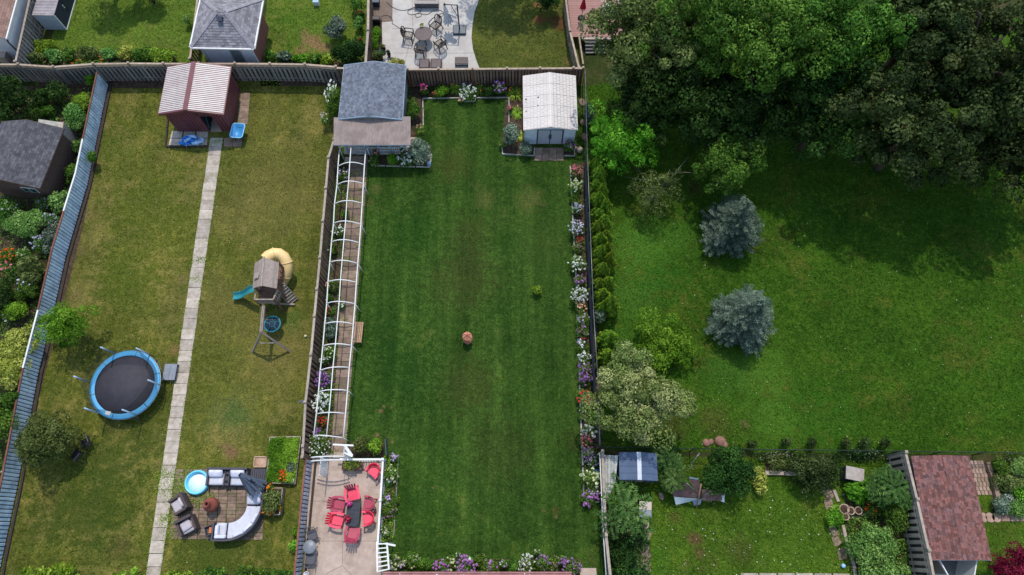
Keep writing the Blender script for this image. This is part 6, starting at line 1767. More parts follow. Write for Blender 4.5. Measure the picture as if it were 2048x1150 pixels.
for (x, y, st, lab) in [(540, 112, 'mid', 'broad leaved marrow plant by the garage corner'), (568, 112, 'grey', 'pale broad leaved plant behind the grey fence'), (600, 118, 'bright', 'bright bean plant behind the grey fence'), (632, 118, 'mid', 'green bean plant behind the grey fence'), (655, 120, 'lime', 'lime bean plant next to the big dark bush')]:
    bush('vegetable_plant', lab, x, y, .5, (.5, .35), st, 10, 40, .22, .22, cat='plant', aspect=.8, group='vegetables behind the grey fence')
bush('climbing_rose', 'white climbing rose beside the blue shingled shed', 667, 205, 1.7, (.42, 1.25), 'mid', 30, 130, .28, .1)
bush('shrub', 'green bush beside the garage gutter on the sunny lawn', 374, 38, .9, (.25, .5), 'feather', 10, 110, .2, .09)
bush('garden_plant', 'green strip of plants beside the pale concrete patio', 752, 75, .6, (.28, 1.2), 'bright', 18, 120, .22, .1, cat='plant')
bush('garden_plant', 'dry yellowish plants at the patio end behind the brown fence', 790, 126, .5, (.9, .4), 'yellow', 12, 60, .22, .12, cat='plant')
bush('garden_plant', 'potted leafy plants beside the fence end of the patio', 757, 110, .7, (.4, .4), 'olive', 10, 80, .22, .12, cat='plant')
# yard bottom right
bush('round_tree', 'round dark green tree over the collapsed tarp shelter', 1457, 940, 2.2, (1.55, 1.35), 'deep', 52, 240, .42, .12, cat='tree')
bush('round_tree', 'round grey green bush between flower bed and grey box', 1630, 945, 1.7, (1.35, 1.15), 'maple', 40, 220, .38, .12, cat='bush')
bush('garden_plant', 'large leaved bright plant above the clay pots', 1715, 985, .8, (.85, .6), 'bright', 18, 60, .3, .24, cat='plant', aspect=.8)
bush('shrub', 'big feathery green bush left of the slat fence', 1748, 1092, 1.3, (1.35, 1.25), 'feather', 48, 220, .38, .12)
bush('shrub', 'leafy green bush spilling over the slat fence', 1795, 1025, 1.5, (.85, 1.0), 'mid', 30, 190, .34, .13)
bush('shrub', 'low green bush at the bottom edge by the slat fence', 1760, 1150, 1.1, (1.4, .7), 'feather', 28, 190, .36, .12)
bush('shrub', 'small green shrub by the stepping stones near the pots', 1668, 1035, .7, (.5, .6), 'bright', 14, 130, .26, .1)
bush('shrub', 'autumn tinted shrub beside the round dark tree', 1520, 960, 1.0, (.4, .9), 'yellow', 14, 110, .26, .1)
bush('shrub', 'undergrowth along the thin rail fence near the bottom edge', 1245, 1115, .8, (.8, 1.2), 'deep', 26, 150, .32, .12)
tree('red_maple', 'dark red leaved maple at the bottom corner', 'tree', 2022, 1135, 1.7, (.95, .9, .8), 'red', 34, 200, .32, .1, trunk=.06)
for (x, y, st, w, d_, lab) in [(2000, 935, 'mid', .6, .6, 'green clump at the top of the corner garden bed'), (2035, 930, 'feather', .6, .6, 'pale clump at the edge of the corner garden bed'), (2015, 965, 'olive', .8, .6, 'olive clump in the middle of the corner bed'), (2045, 985, 'bright', .5, .6, 'bright clump at the picture edge of the corner bed'), (2005, 1010, 'grey', .5, .5, 'grey white edged clump at the foot of the corner bed'), (2035, 1015, 'feather', .7, .5, 'feathery clump at the foot of the corner bed')]:
    bush('garden_plant', lab, x, y, .7, (w, d_), st, 16, 140, .26, .1, cat='plant', group='plants in the corner bed')
for (x, y, lab) in [(1572, 886, 'grey wispy shrub on the chain link above the yard flower bed'), (1622, 884, 'thin grey shrub second along the bottom chain link'), (1692, 886, 'grey brown shrub on the chain link above the grey box'), (1732, 886, 'small grey shrub next along the chain link'), (1770, 886, 'purple grey shrub on the chain link beside the slat fence'), (1502, 890, 'low purple grey weed clump by the field stones')]:
    bush('wispy_shrub', lab, x, y, .9, (random.uniform(.2, .55), random.uniform(.2, .4)), 'maple', 12, 60, .2, .08, cat='shrub', group='wispy shrubs on the bottom chain link')
bush('garden_plant', 'mixed green plants filling the walled yard flower bed', 1562, 925, .6, (1.0, .5), 'olive', 18, 130, .26, .1, cat='plant')
# vines along the lower edge
for (x, y, lab, st) in [(75, 1142, 'lime vine tips at the lower edge near the blue fence', 'lime'), (130, 1138, 'lime vine clump second along the lower edge', 'lime'), (255, 1150, 'pale vine tips beside the concrete path end', 'lime'), (350, 1150, 'lime vine just past the concrete path end', 'lime'), (430, 1146, 'green vine clump below the sofa', 'mid'), (500, 1142, 'leafy vine clump at the lower edge toward the steel fence', 'mid'), (560, 1148, 'dark green vine beside the pale steel fence', 'mid')]:
    bush('grape_vine', lab, x, y + 4, 1.0, (1.1, .4), st, 34, 26, .13, .12, cat='vine', group='vines along the lower edge', aspect=.8)
for (x, y, lab) in [(594, 1065, 'leafy creeper at the foot of the pale steel fence'), (588, 1092, 'creeper nearer the lower edge of the pale steel fence')]:
    bush('creeper', lab, x, y, .6, (.3, .35), 'bright', 8, 90, .18, .11, cat='creeper')
# centre garden shrubs
bush('grey_shrub', 'grey green shrub at the porch bed corner', 837, 302, 1.5, (.85, .85), 'grey', 30, 180, .32, .1)
bush('round_shrub', 'neat round bright shrub in front of the porch railing', 785, 318, .8, (.4, .38), 'bright', 14, 180, .22, .08)
bush('grey_shrub', 'tall grey green shrub beside the white roofed shed', 1022, 270, 1.6, (.5, .8), 'grey', 26, 160, .28, .1)
bush('grey_shrub', 'low grey shrub left of the grey shed doors', 1051, 300, .9, (.5, .42), 'grey', 16, 150, .24, .09)
bush('grey_shrub', 'grey blue shrub under the pergola beside the fence', 662, 655, 1.0, (.42, .75), 'grey', 20, 150, .25, .09)
bush('shrub', 'fine leaved green shrub at the corner beside the blue shed wall', 828, 215, 1.1, (.4, .9), 'mid', 18, 150, .26, .09)
bush('shrub', 'bright green low bush in the back bed', 886, 182, .8, (.5, .45), 'bright', 16, 160, .24, .1)
bush('shrub', 'dark low bush between white flowers and purple phlox', 975, 182, .8, (.5, .4), 'deep', 14, 150, .24, .1)
bush('shrub', 'olive green shrub in the bed at the patio gate', 722, 892, 1.0, (.5, .42), 'olive', 16, 150, .25, .09)
bush('shrub', 'light green leafy shrub in the bed at the patio gate', 752, 893, 1.0, (.5, .4), 'lime', 16, 80, .25, .15, aspect=.4)
bush('small_shrub', 'small lime topped shrub alone on the dark lawn', 1075, 580, .6, (.36, .3), 'lime', 12, 90, .18, .09)
for (x, y, r_, lab) in [(1150, 398, .45, 'green bush below the white phlox at the upper fence bed'), (1163, 630, .4, 'green bush below the peach phlox in the fence bed'), (1165, 700, .4, 'green grey bush above the white ball flowers'), (1186, 835, .45, 'dull green bush under the silvery tree edge'), (783, 1000, .35, 'green grassy clump halfway down the patio bed'), (690, 330 + 100, .3, 'green clump under the upper pergola'), (668, 500, .32, 'leafy green clump under the middle pergola')]:
    bush('low_bush', lab, x, y, .5, (r_, r_), 'mid', 12, 110, .2, .08)

# daylilies: arching straps
def strap_mesh(n, L):
    VV = []; 
    for i in range(n):
        a = random.random() * 2 * pi; l = L * random.uniform(.7, 1.1); w = .018; out = np.array([cos(a), sin(a), 0]); side = np.array([-sin(a), cos(a), 0])
        prev = None
        for k in range(4):
            t = k / 3; p = out * l * t * .8 + np.array([0, 0, l * (.95 * t - .75 * t * t)]) ; ww = w * (1 - .7 * t)
            cur = (p - side * ww, p + side * ww)
            if prev is not None: VV.append(np.array([prev[0], prev[1], cur[1], cur[0]]))
            prev = cur
    return np.concatenate(VV)
def daylily(label, px, py, L=.7, n=90, style='lime', flowers=None, nf=4):
    p = P(px, py); root = thing('daylily', label, 'daylily', (p.x, p.y, .02))
    V = strap_mesh(n, L); link('foliage', quadmesh('foliage', V, RNG.uniform(0, 1, len(V) // 4), LM[style]), root)
    if flowers:
        C = rdir(nf, .3) * np.array([L * .5, L * .5, .2]) + np.array([0, 0, L * .55])
        idx = np.repeat(np.arange(nf), 7); d = rdir(nf * 7, 0)
        V = leafgeo(C[idx] + d * .035, d, .1, .3, .5); link('blossoms', quadmesh('blossoms', V, RNG.uniform(0, 1, nf * 7), PM[flowers]), root)
    return root

# ---------------------------------------------------------------- flowers
def petal(name, a, b, c): return leafmat(name, a, b, c, trans=.2, rough=.6, spec=.2)
PM = {
 'white': petal('white_petal', S(196, 200, 190, .9), S(226, 228, 222, .9), S(245, 246, 242, .92)),
 'cream': petal('cream_petal', S(176, 184, 130, .9), S(208, 214, 168, .9), S(236, 238, 210, .9)),
 'lilac': petal('lilac_petal', S(168, 140, 190, .9), S(198, 174, 216, .9), S(228, 214, 238, .9)),
 'palelilac': petal('pale_lilac_petal', S(184, 176, 208, .9), S(212, 206, 230, .9), S(238, 234, 246, .9)),
 'purple': petal('purple_petal', S(142, 84, 160, .86), S(178, 118, 192, .86), S(206, 164, 216, .88)),
 'pink': petal('pink_petal', S(176, 74, 106, .9), S(214, 112, 140, .9), S(238, 166, 182, .9)),
 'hotpink': petal('hot_pink_petal', S(196, 40, 112, .9), S(224, 76, 150, .9), S(240, 140, 190, .9)),
 'red': petal('red_petal', S(150, 24, 44, .9), S(198, 48, 66, .9), S(226, 96, 104, .9)),
 'peach': petal('peach_petal', S(214, 150, 124, .9), S(236, 184, 160, .9), S(246, 214, 198, .9)),
 'orange': petal('orange_petal', S(214, 84, 16, .92), S(240, 122, 30, .92), S(250, 166, 62, .92)),
 'mauve': petal('dusky_mauve_petal', S(120, 84, 104, .9), S(158, 118, 138, .9), S(196, 160, 178, .9)),
}
FCACHE = {}
def flower_meshes(col, r, h, nh, head, style, var):
    key = (col, round(r, 2), round(h, 2), nh, head, style, var)
    if key not in FCACHE:
        n = int(560 * r / .35)
        d = rdir(n, -.1); C = d * RNG.uniform(.5, 1.06, (n, 1)) * np.array([r, r, h * .55]) + np.array([0, 0, h * .4])
        fo = quadmesh('foliage', np.maximum(leafgeo(C, d + [0, 0, .5], .1, .6, .4), [-9, -9, .01]), RNG.uniform(0, 1, n), LM[style])
        dh = rdir(nh, .12); Hc = dh * RNG.uniform(.45, 1.15, (nh, 1)) * np.array([r, r, h * .5]) + np.array([0, 0, h * .55])
        m = 22; idx = np.repeat(np.arange(nh), m); dd = rdir(nh * m, -.2); hs = head * RNG.uniform(.75, 1.2, nh)
        V = leafgeo(Hc[idx] + dd * hs[idx][:, None] * .5, dd, head * .55, .35, .8, .05)
        ht = RNG.uniform(0, .5, nh)
        FCACHE[key] = (fo, quadmesh('blossoms', V, ht[idx] + RNG.uniform(0, .5, nh * m), PM[col]))
    return FCACHE[key]
def flower(col, px, py, r, label, h=.75, nh=26, head=.12, style='mid', name='phlox', cat='flower', group=None, sx=1.0, sy=1.0):
    p = G(px, py, h * .6)
    root = thing(name, label, cat, (p.x, p.y, .02), random.uniform(0, 6) if sx == sy else 0, group=group)
    fo, bl = flower_meshes(col, r, h, nh, head * .92, style, random.randint(0, 1))
    ks = random.uniform(.86, 1.16)
    for n_, me in (('foliage', fo), ('blossoms', bl)):
        o = link(n_, me, root); o.scale = (sx * ks, sy * ks, random.uniform(.8, 1.25))
    return root
FB = 'flowers in the long bed along the black screen'
for a in [
 ('pink', 1153, 343, .38, 'pink roses at the shed end of the long fence bed', .8, 30, .1), ('cream', 1151, 372, .5, 'creamy white phlox below the pink roses', .9, 40, .11),
 ('palelilac', 1155, 418, .4, 'pale lilac phlox below the green bush in the fence bed', .8, 34, .1), ('palelilac', 1153, 458, .55, 'large pale lilac phlox clump against the black screen', .9, 46, .12),
 ('red', 1159, 480, .28, 'small deep red flowers under the large pale lilac phlox', .5, 14, .1), ('mauve', 1156, 496, .35, 'dusky reddish plant between red flowers and white phlox', .6, 14, .08),
 ('white', 1155, 527, .48, 'white phlox, the upper white clump against the black screen', .9, 40, .1), ('purple', 1160, 560, .38, 'purple phlox just above the biggest white phlox', .8, 34, .11),
 ('white', 1159, 592, .55, 'biggest white phlox clump in the fence bed', .95, 60, .12), ('peach', 1162, 612, .32, 'peach phlox tucked below the biggest white phlox', .7, 24, .11),
 ('lilac', 1166, 643, .4, 'lilac phlox with mauve stems below the peach phlox', .8, 30, .11), ('mauve', 1165, 662, .35, 'faded mauve plant below the lilac phlox', .7, 16, .09),
 ('red', 1165, 677, .16, 'single small red flower head in the fence bed', .5, 6, .1), ('palelilac', 1163, 688, .25, 'small pale lilac cluster beside the edging boards', .5, 12, .11),
 ('white', 1168, 718, .42, 'white ball shaped blooms above the big purple phlox', .85, 22, .14), ('purple', 1170, 738, .45, 'upper half of the big purple phlox pair', .9, 40, .12), ('purple', 1171, 757, .42, 'lower half of the big purple phlox pair', .85, 36, .12),
 ('red', 1167, 793, .42, 'rose red flowers opposite the silvery tree', .75, 22, .12), ('pink', 1178, 806, .28, 'pink flowers just below the rose red ones', .6, 14, .1),
 ('palelilac', 1164, 820, .14, 'small pale blue flower ball by the edging', .5, 7, .1), ('purple', 1163, 833, .2, 'small purple flower patch by the edging', .5, 12, .11),
 ('white', 1177, 864, .45, 'white hydrangea blooms above the pink border phlox', .8, 26, .14), ('pink', 1172, 882, .42, 'pink white phlox crowding the edging boards', .8, 40, .1),
 ('purple', 1178, 908, .42, 'purple phlox between pink phlox and the blue bin', .8, 30, .11), ('lilac', 1186, 922, .4, 'lilac blooms beside the blue bin', .7, 18, .11),
 ('cream', 1182, 958, .5, 'creamy hydrangea below the blue bin', .8, 34, .14), ('lilac', 1188, 985, .35, 'pale lilac blooms at the foot of the fence bed', .7, 18, .11), ('purple', 1178, 994, .42, 'purple phlox in the last corner of the fence bed', .7, 32, .12)]:
    flower(*a, group=FB)
FB2 = 'flowers along the bottom house wall'
for a in [
 ('cream', 790, 1122, .5, 'cream flowers beside the ladder arbour', .7, 24, .12), ('cream', 822, 1120, .45, 'cream buds above the leafy gap by the house', .7, 16, .11), ('lilac', 803, 1128, .14, 'tiny lilac flower among the cream ones', .7, 7, .12),
 ('purple', 884, 1135, .38, 'purple phlox first past the leafy gap', .8, 26, .12), ('cream', 902, 1126, .35, 'cream flowers between two purple phlox', .8, 12, .1), ('purple', 930, 1133, .55, 'widest purple phlox beside the house roof', .8, 50, .13), ('white', 936, 1117, .14, 'white bloom standing above the widest purple phlox', .9, 6, .13), ('white', 917, 1108, .12, 'single white bloom on the lawn edge', .9, 5, .13),
 ('purple', 978, 1135, .42, 'purple phlox beside the rusty leaved plant', .8, 28, .12), ('mauve', 962, 1122, .4, 'rusty leaved plant in the wall bed', .6, 8, .07), ('lilac', 1006, 1128, .22, 'small lilac clump in the wall bed', .7, 10, .11),
 ('white', 1052, 1126, .5, 'dense white phlox by the house', .85, 44, .13), ('white', 1074, 1105, .18, 'white phlox head leaning onto the lawn', .9, 8, .13), ('purple', 1086, 1128, .42, 'purple phlox right beside the dense white phlox', .85, 34, .12), ('mauve', 1105, 1128, .4, 'faded plant between the last purple phlox', .7, 12, .09), ('purple', 1125, 1122, .3, 'tall purple phlox near the wall bed end', .9, 18, .12), ('purple', 1143, 1135, .5, 'last purple phlox at the end of the house', .85, 44, .13)]:
    flower(*a, group=FB2)
bush('low_bush', 'leafy green gap between cream and purple flowers at the house', 850, 1130, .6, (.9, .35), 'mid', 18, 120, .22, .09)
bush('low_bush', 'leafy green clump between lilac clump and dense white phlox', 1026, 1132, .6, (.5, .35), 'mid', 12, 120, .22, .09)
for a in [
 ('lilac', 686, 348, .42, 'dusky lilac flowers under the pergola top', .7, 26, .1), ('hotpink', 667, 324, .16, 'single hot pink bloom by the fence at the pergola top', .7, 6, .12), ('white', 676, 462, .36, 'white daisies under the pergola near its middle', .6, 24, .1), ('white', 655, 500, .1, 'tiny white bloom by the long brown fence', .5, 4, .1),
 ('peach', 664, 572, .36, 'peach roses under the pergola', .7, 14, .12), ('white', 660, 596, .2, 'white roses just below the peach roses', .6, 8, .1), ('red', 660, 621, .26, 'red flowers under the pergola above the grey blue shrub', .5, 10, .1), ('white', 684, 612, .16, 'white flowers on the paver edge', .5, 6, .1),
 ('cream', 660, 705, .38, 'cream lilies with leaves under the lower pergola', .8, 12, .12), ('white', 648, 722, .3, 'white roses beside the lower fence posts', .7, 12, .12), ('purple', 648, 760, .55, 'big violet phlox under the lower pergola', .85, 60, .13), ('white', 645, 803, .58, 'big white phlox below the violet phlox', .85, 54, .13),
 ('red', 644, 842, .32, 'coral red begonias near the pergola end', .5, 16, .12), ('purple', 638, 866, .26, 'small violet phlox above the white rose bush', .6, 14, .12)]:
    flower(*a, group='flowers under the pergola')
flower('white', 634, 890, .8, 'large white rose bush at the pergola foot', 1.1, 70, .1, 'mid', 'rose_bush', 'rose bush')
for a in [
 ('hotpink', 848, 180, .26, 'hot pink lilies by the brown fence', .9, 10, .14), ('red', 870, 187, .2, 'crimson bloom in the back bed', .7, 6, .14), ('white', 935, 185, .65, 'big white hydrangea in the back bed', .85, 64, .13), ('peach', 922, 200, .2, 'peach blooms spilling over the back edging', .4, 10, .12), ('purple', 999, 176, .48, 'purple phlox in the back bed', .9, 40, .13),
 ('pink', 1020, 216, .2, 'pink lily by the side edging of the back bed', .7, 8, .15), ('peach', 1005, 288, .24, 'peach flowers at the low corner of the shed bed', .6, 10, .1), ('purple', 1138, 292, .42, 'purple phlox at the grey door corner', .9, 26, .13), ('white', 815, 318, .55, 'white hydrangeas in the porch bed', .7, 34, .14), ('pink', 752, 308, .25, 'pink flowers by the porch railing post', .9, 10, .11), ('peach', 748, 324, .3, 'peach flowers at the low porch bed corner', .6, 10, .09), ('white', 805, 300, .2, 'white blooms behind the porch hydrangeas', .9, 8, .12)]:
    flower(*a, group='flowers round the two sheds')
for a in [
 ('lilac', 788, 916, .28, 'lilac phlox at the patio bed top corner', .6, 16, .12), ('cream', 780, 948, .42, 'creamy hydrangea in the patio bed', .7, 26, .13), ('white', 776, 964, .2, 'white blooms under the creamy patio hydrangea', .5, 7, .12), ('lilac', 773, 998, .26, 'lilac flowers beside the white railing', .6, 10, .12), ('mauve', 776, 1018, .42, 'dusky purple plant in the patio bed', .6, 20, .1), ('cream', 770, 1060, .3, 'small cream flowers near the ladder arbour', .5, 10, .11), ('white', 772, 1068, .14, 'little white bloom by the bed edge', .4, 5, .11)]:
    flower(*a, group='flowers in the patio bed')
for a in [
 ('white', 18, 418, .55, 'white flower heads over the bush at the picture edge', 1.6, 40, .1), ('palelilac', 88, 408, .5, 'pale lilac flowers below the slate shed window', 1.2, 36, .1), ('palelilac', 108, 440, .35, 'lilac heads close to the blue fence', 1.4, 24, .1), ('palelilac', 84, 488, .5, 'lilac heads over the fence side bush', 1.1, 24, .1), ('orange', 18, 512, .55, 'orange flowers at the left picture edge', .9, 30, .12), ('pink', 14, 540, .42, 'pink flowers below the orange ones at the picture edge', .9, 26, .12), ('cream', 48, 510, .42, 'cream daisies above the olive spiky bush', .8, 18, .1), ('palelilac', 52, 570, .42, 'pale flowers between two left garden bushes', 1.1, 14, .1), ('white', 18, 632, .4, 'white flowers at the edge beside the lime bush', 1.1, 16, .12), ('white', 6, 950, .4, 'white flowers low at the left picture edge', 1.0, 16, .1)]:
    flower(*a, group='flowers of the left garden')
flower('white', 664, 190, .42, 'white roses up the climbing rose by the blue shed', 1.7, 34, .1, sy=2.2)
flower('white', 650, 240, .3, 'white roses low on the climbing rose', 1.2, 14, .1)
flower('orange', 175, 125, .5, 'orange flowers behind the grey fence', .5, 12, .08, sx=2.4)
flower('red', 722, 28, .25, 'orange red blooms beside the soil patch fence', .8, 10, .14)
flower('red', 722, 82, .2, 'red blooms by the dark bush', .8, 8, .12)
flower('white', 1560, 915, .9, 'white daisies in the walled yard flower bed', .6, 40, .07, 'olive', sy=.5)
flower('white', 1725, 905, 1.1, 'white daisies along the chain link near the grey box', .5, 40, .07, 'deep', sy=.4)
flower('orange', 1742, 1022, .3, 'orange yellow flower mound by the clay pots', .5, 18, .12)
flower('white', 2030, 915, .7, 'white daisies at the top of the corner bed', .5, 30, .07, 'mid', sy=.5)
flower('white', 2020, 1000, .5, 'white edged plant in the corner bed', .4, 36, .06, 'grey')
flower('white', 1220, 20, .7, 'white hydrangea over the deck edge', 1.3, 40, .14)
for a in [('back bed daylily left of the white hydrangea', 912, 178, .7, 110, 'lime', 'orange', 3), ('back bed daylily right of the white hydrangea', 960, 182, .7, 110, 'lime', 'orange', 3), ('large arching daylily beside the white shed wall', 1030, 190, .8, 140, 'lime', 'orange', 3), ('daylily below the pink lily by the white shed', 1035, 228, .7, 110, 'lime', 'peach', 2), ('arching daylily beside the tall grey green shrub', 1040, 275, .6, 90, 'yellow', None, 0), ('peach daylily at the corner of the blue shed porch', 842, 262, .6, 90, 'mid', 'peach', 5)]:
    daylily(*a)

# ---------------------------------------------------------------- grass blades on the lawns
def blades(name, poly, dens, hgt, mat, wid=.022):
    xs = [p[0] for p in poly]; ys = [p[1] for p in poly]
    x0, x1 = max(min(xs), -32), min(max(xs), 34); y0, y1 = max(min(ys), -8), min(max(ys), 38)
    n = int((x1 - x0) * (y1 - y0) * dens)
    X = RNG.uniform(x0, x1, n); Y = RNG.uniform(y0, y1, n)
    k = inside(poly, X, Y)
    # only what the camera can see
    dx, dy, dz = X, Y, -H
    Z = Y * sin(TH) + H * cos(TH); v = (Y * cos(TH) - H * sin(TH)) / Z * F; u = X / Z * F
    k &= (np.abs(u) < 1120) & (np.abs(v) < 660)
    for q in BEDS + PATHS: k &= ~inside(q, X, Y)
    X, Y = X[k], Y[k]; n = len(X)
    a = RNG.uniform(0, 2 * pi, n); h = hgt * RNG.uniform(.5, 1.3, n); lean = RNG.uniform(.3, 1.3, n) * h; w = wid * RNG.uniform(.6, 1.4, n)
    V = np.empty((n, 4, 3)); ca, sa = np.cos(a), np.sin(a)
    la = a + pi / 2 + RNG.normal(0, .4, n)
    V[:, 0] = np.stack([X - ca * w, Y - sa * w, np.full(n, .003)], 1)
    V[:, 1] = np.stack([X + ca * w, Y + sa * w, np.full(n, .003)], 1)
    V[:, 2] = np.stack([X + ca * w * .5 + np.cos(la) * lean, Y + sa * w * .5 + np.sin(la) * lean, h], 1)
    V[:, 3] = np.stack([X - ca * w * .5 + np.cos(la) * lean, Y - sa * w * .5 + np.sin(la) * lean, h * .95], 1)
    me = quadmesh(name, V.reshape(-1, 3), RNG.uniform(0, 1, n) ** 1.5, mat)
    o = link(name, me); o['kind'] = 'stuff'
    return o
dens = {'lawn_left': 170, 'lawn_centre': 170, 'field': 170, 'lawn_yard': 200, 'lawn_top_west': 130, 'lawn_top_middle': 130, 'lawn_top_east': 150, 'lawn_corner': 150}
hgts = {'lawn_left': .05, 'lawn_centre': .05, 'field': .075, 'lawn_yard': .09}
for n_, poly, m_ in LAWNS: blades('grass', poly, dens[n_], hgts.get(n_, .06), m_)
# clover heads and daisies in the rougher grass
def specks(poly, n, mat, name, s=.05):
    xs = [p[0] for p in poly]; ys = [p[1] for p in poly]
    X = RNG.uniform(max(min(xs), -30), min(max(xs), 32), n); Y = RNG.uniform(max(min(ys), -6), min(max(ys), 36), n); k = inside(poly, X, Y)
    for q in BEDS + PATHS: k &= ~inside(q, X, Y)
    C = np.stack([X[k], Y[k], np.full(k.sum(), .09)], 1)
    o = link(name, quadmesh(name, leafgeo(C, np.tile([0, 0, 1.0], (len(C), 1)), s, .3, .9), RNG.uniform(0, 1, len(C)), mat)); o['kind'] = 'stuff'
specks(lawn_field, 500, PM['cream'], 'clover_flowers', .045)
specks(lawn_yard, 260, PM['white'], 'clover_flowers', .05)
specks(lawn_left, 50, PM['cream'], 'clover_flowers', .04)
# plants of the sofa corner that need the leaf tools
for (x, y, lab, c) in [(970, 462, 'orange marigolds at the top end of the tomato planter', 'orange'), (935, 640, 'orange marigolds at the low corner of the tomato planter', 'orange'), (985, 640, 'marigolds along the low edge of the tomato planter', 'orange'), (1038, 615, 'marigolds at the outer corner of the tomato planter', 'orange'), (1062, 345, 'orange nasturtiums in the strawberry bed', 'orange'), (1068, 375, 'lower orange nasturtiums in the strawberry bed', 'orange')]:
    q = Z6(x, y, .6); f = flower(c, 300 + x / 3.965, 860 + y / 3.965, .2, lab, .35, 16, .1, 'mid', 'marigold'); f.location.z = .4 if y > 400 else .28
q = Z6(985, 555, .9); b_ = bush('tomato_plant', 'tangled tomato plants filling the wooden planter', 300 + 985 / 3.965, 860 + 555 / 3.965, .9, (.55, .75), 'olive', 22, 90, .26, .12, cat='plant', z=.3)
bush('bean_plant', 'grey green bushy herb in the strawberry bed corner', 300 + 1120 / 3.965, 860 + 310 / 3.965, .6, (.3, .4), 'grey', 12, 110, .2, .08, cat='plant')
# weeds between pavers
wd_ = []
for (x, y, r_, n) in [(270, 370, .45, 420), (240, 480, .35, 300), (380, 555, .35, 300), (140, 700, .25, 220), (150, 450, .5, 420), (110, 360, .3, 260), (180, 800, .35, 260), (470, 520, .2, 120)]:
    c = Z6(x, y, .03); wd_.append(np.stack([RNG.normal(c.x, r_, n), RNG.normal(c.y, r_ * .7, n), np.full(n, .06)], 1))
for (x, y, r_, n) in [(712, 345, .25, 90), (705, 400, .3, 120), (705, 440, .2, 80), (695, 520, .15, 60), (688, 640, .2, 60), (676, 770, .2, 60), (664, 905, .2, 90), (405, 520, .25, 120), (392, 560, .3, 140), (430, 285, .2, 60)]:
    c = P(x, y); wd_.append(np.stack([RNG.normal(c.x, r_, n), RNG.normal(c.y, r_ * .6, n), np.full(n, .06)], 1))
for (a, b) in (((421, 276), (291, 1150)), ((447, 276), (320, 1150)), ((698, 330), (662, 880)), ((728, 330), (692, 880))):
    A, B = P(*a), P(*b); s = RNG.uniform(0, 1, 900); s = s[(np.sin(s * 47) + np.sin(s * 113 + 2)) > RNG.uniform(-1.6, 1.2, 900)]
    wd_.append(np.stack([A.x + (B.x - A.x) * s + RNG.normal(0, .045, len(s)), A.y + (B.y - A.y) * s, np.full(len(s), .06)], 1))
C = np.concatenate(wd_); o = link('weeds', quadmesh('weeds', leafgeo(C, np.tile([0, 0, 1.0], (len(C), 1)), .07, .7, .5), RNG.uniform(0, 1, len(C)), LM['lime'])); o['kind'] = 'stuff'

# ---------------------------------------------------------------- bottom patio furniture
REDC = M('red_plastic', S(222, 40, 74, .86), S(206, 30, 62, .84), 2, .4, .03, rnd=.03)
PINKC = M('faded_red_plastic', S(232, 84, 108, .86), S(218, 62, 90, .84), 2, .45, .03, rnd=.03)
MARC = M('dusky_red_plastic', S(176, 66, 92, .82), S(156, 52, 78, .8), 2, .5, .03, rnd=.03)
def Z7(x, y, h): return G(580 + x / 3.833, 850 + y / 3.833, h)
GC = 'red plastic chairs on the pink patio'
def adirondack(label, x, y, rz, mb_, ms):
    p = Z7(x, y, .35); t = thing('adirondack_chair', label, 'chair', (p.x, p.y, .045), rz, group=GC)
    m = MB(); m.box((0, -.06, .36), (.5, .56, .035), rx=radians(8)); m.build('seat', ms, t, bevel=.01)
    for k in range(5):
        u = (k - 2); m = MB(); b = Vector((u * .088, .2, .36)); e = Vector((u * .135, .46, .98 - .035 * u * u)); m.beam(b, e, .088, .022, up=(0, 1, .4)); m.build('slat', mb_, t)
    m = MB(); m.beam((-.25, .3, .62), (.25, .3, .62), .03, .06); m.build('back_rail', mb_, t)
    for s in (-1, 1):
        pts = [Vector((s * .33, -.36, .55)), Vector((s * .36, -.1, .57)), Vector((s * .34, .16, .57)), Vector((s * .26, .34, .56))]
        m = MB()
        for a, b in zip(pts[:-1], pts[1:]): m.beam(a, b + (b - a) * .06, .13, .03)
        m.build('armrest', ms, t)
        m = MB(); m.beam((s * .31, -.32, 0), (s * .32, -.32, .54), .05, .07); m.build('leg', mb_, t)
        m = MB(); m.beam((s * .29, .42, 0), (s * .27, .1, .36), .05, .07); m.build('leg', mb_, t)
    return t
def tub(label, x, y, rz, mb_, ms, h=.8):
    p = Z7(x, y, .45); t = thing('tub_chair', label, 'chair', (p.x, p.y, .045), rz, group=GC)
    m = MB(); poly = [(.25 * cos(a), .25 * sin(a)) for a in np.linspace(0, pi, 12)] + [(-.27, -.12), (-.24, -.27), (.24, -.27), (.27, -.12)]
    m.prism(poly, .40, .43); m.build('seat', ms, t, bevel=.01)
    m = MB(); m.sm = True; vs = []; n = 20
    for k in range(n + 1):
        a = radians(-18) + (pi + radians(36)) * k / n; s = sin(max(0, min(1, (a + .32) / (pi + .64))) * pi)
        zt = .62 + (h - .62) * s ** .7; c, d = cos(a), sin(a)
        vs += [(.27 * c, .27 * d + .0, .41), (.34 * c, .36 * d, zt), (.38 * c, .41 * d, zt + .005), (.37 * c, .4 * d, zt - .05), (.3 * c, .3 * d, .41)]
    m.add(vs, [(k * 5 + j, (k + 1) * 5 + j, (k + 1) * 5 + j + 1, k * 5 + j + 1) for k in range(n) for j in range(4)]); m.build('backrest', mb_, t)
    for s in (-1, 1):
        m = MB(); m.box((s * .35, -.14, .63), (.09, .3, .03)); m.build('armrest', ms, t, bevel=.01)
        m = MB(); m.beam((s * .31, -.28, 0), (s * .33, -.26, .62), .06, .05); m.build('leg', mb_, t)
        m = MB(); m.beam((s * .28, .34, 0), (s * .26, .22, .42), .06, .05); m.build('leg', mb_, t)
    return t
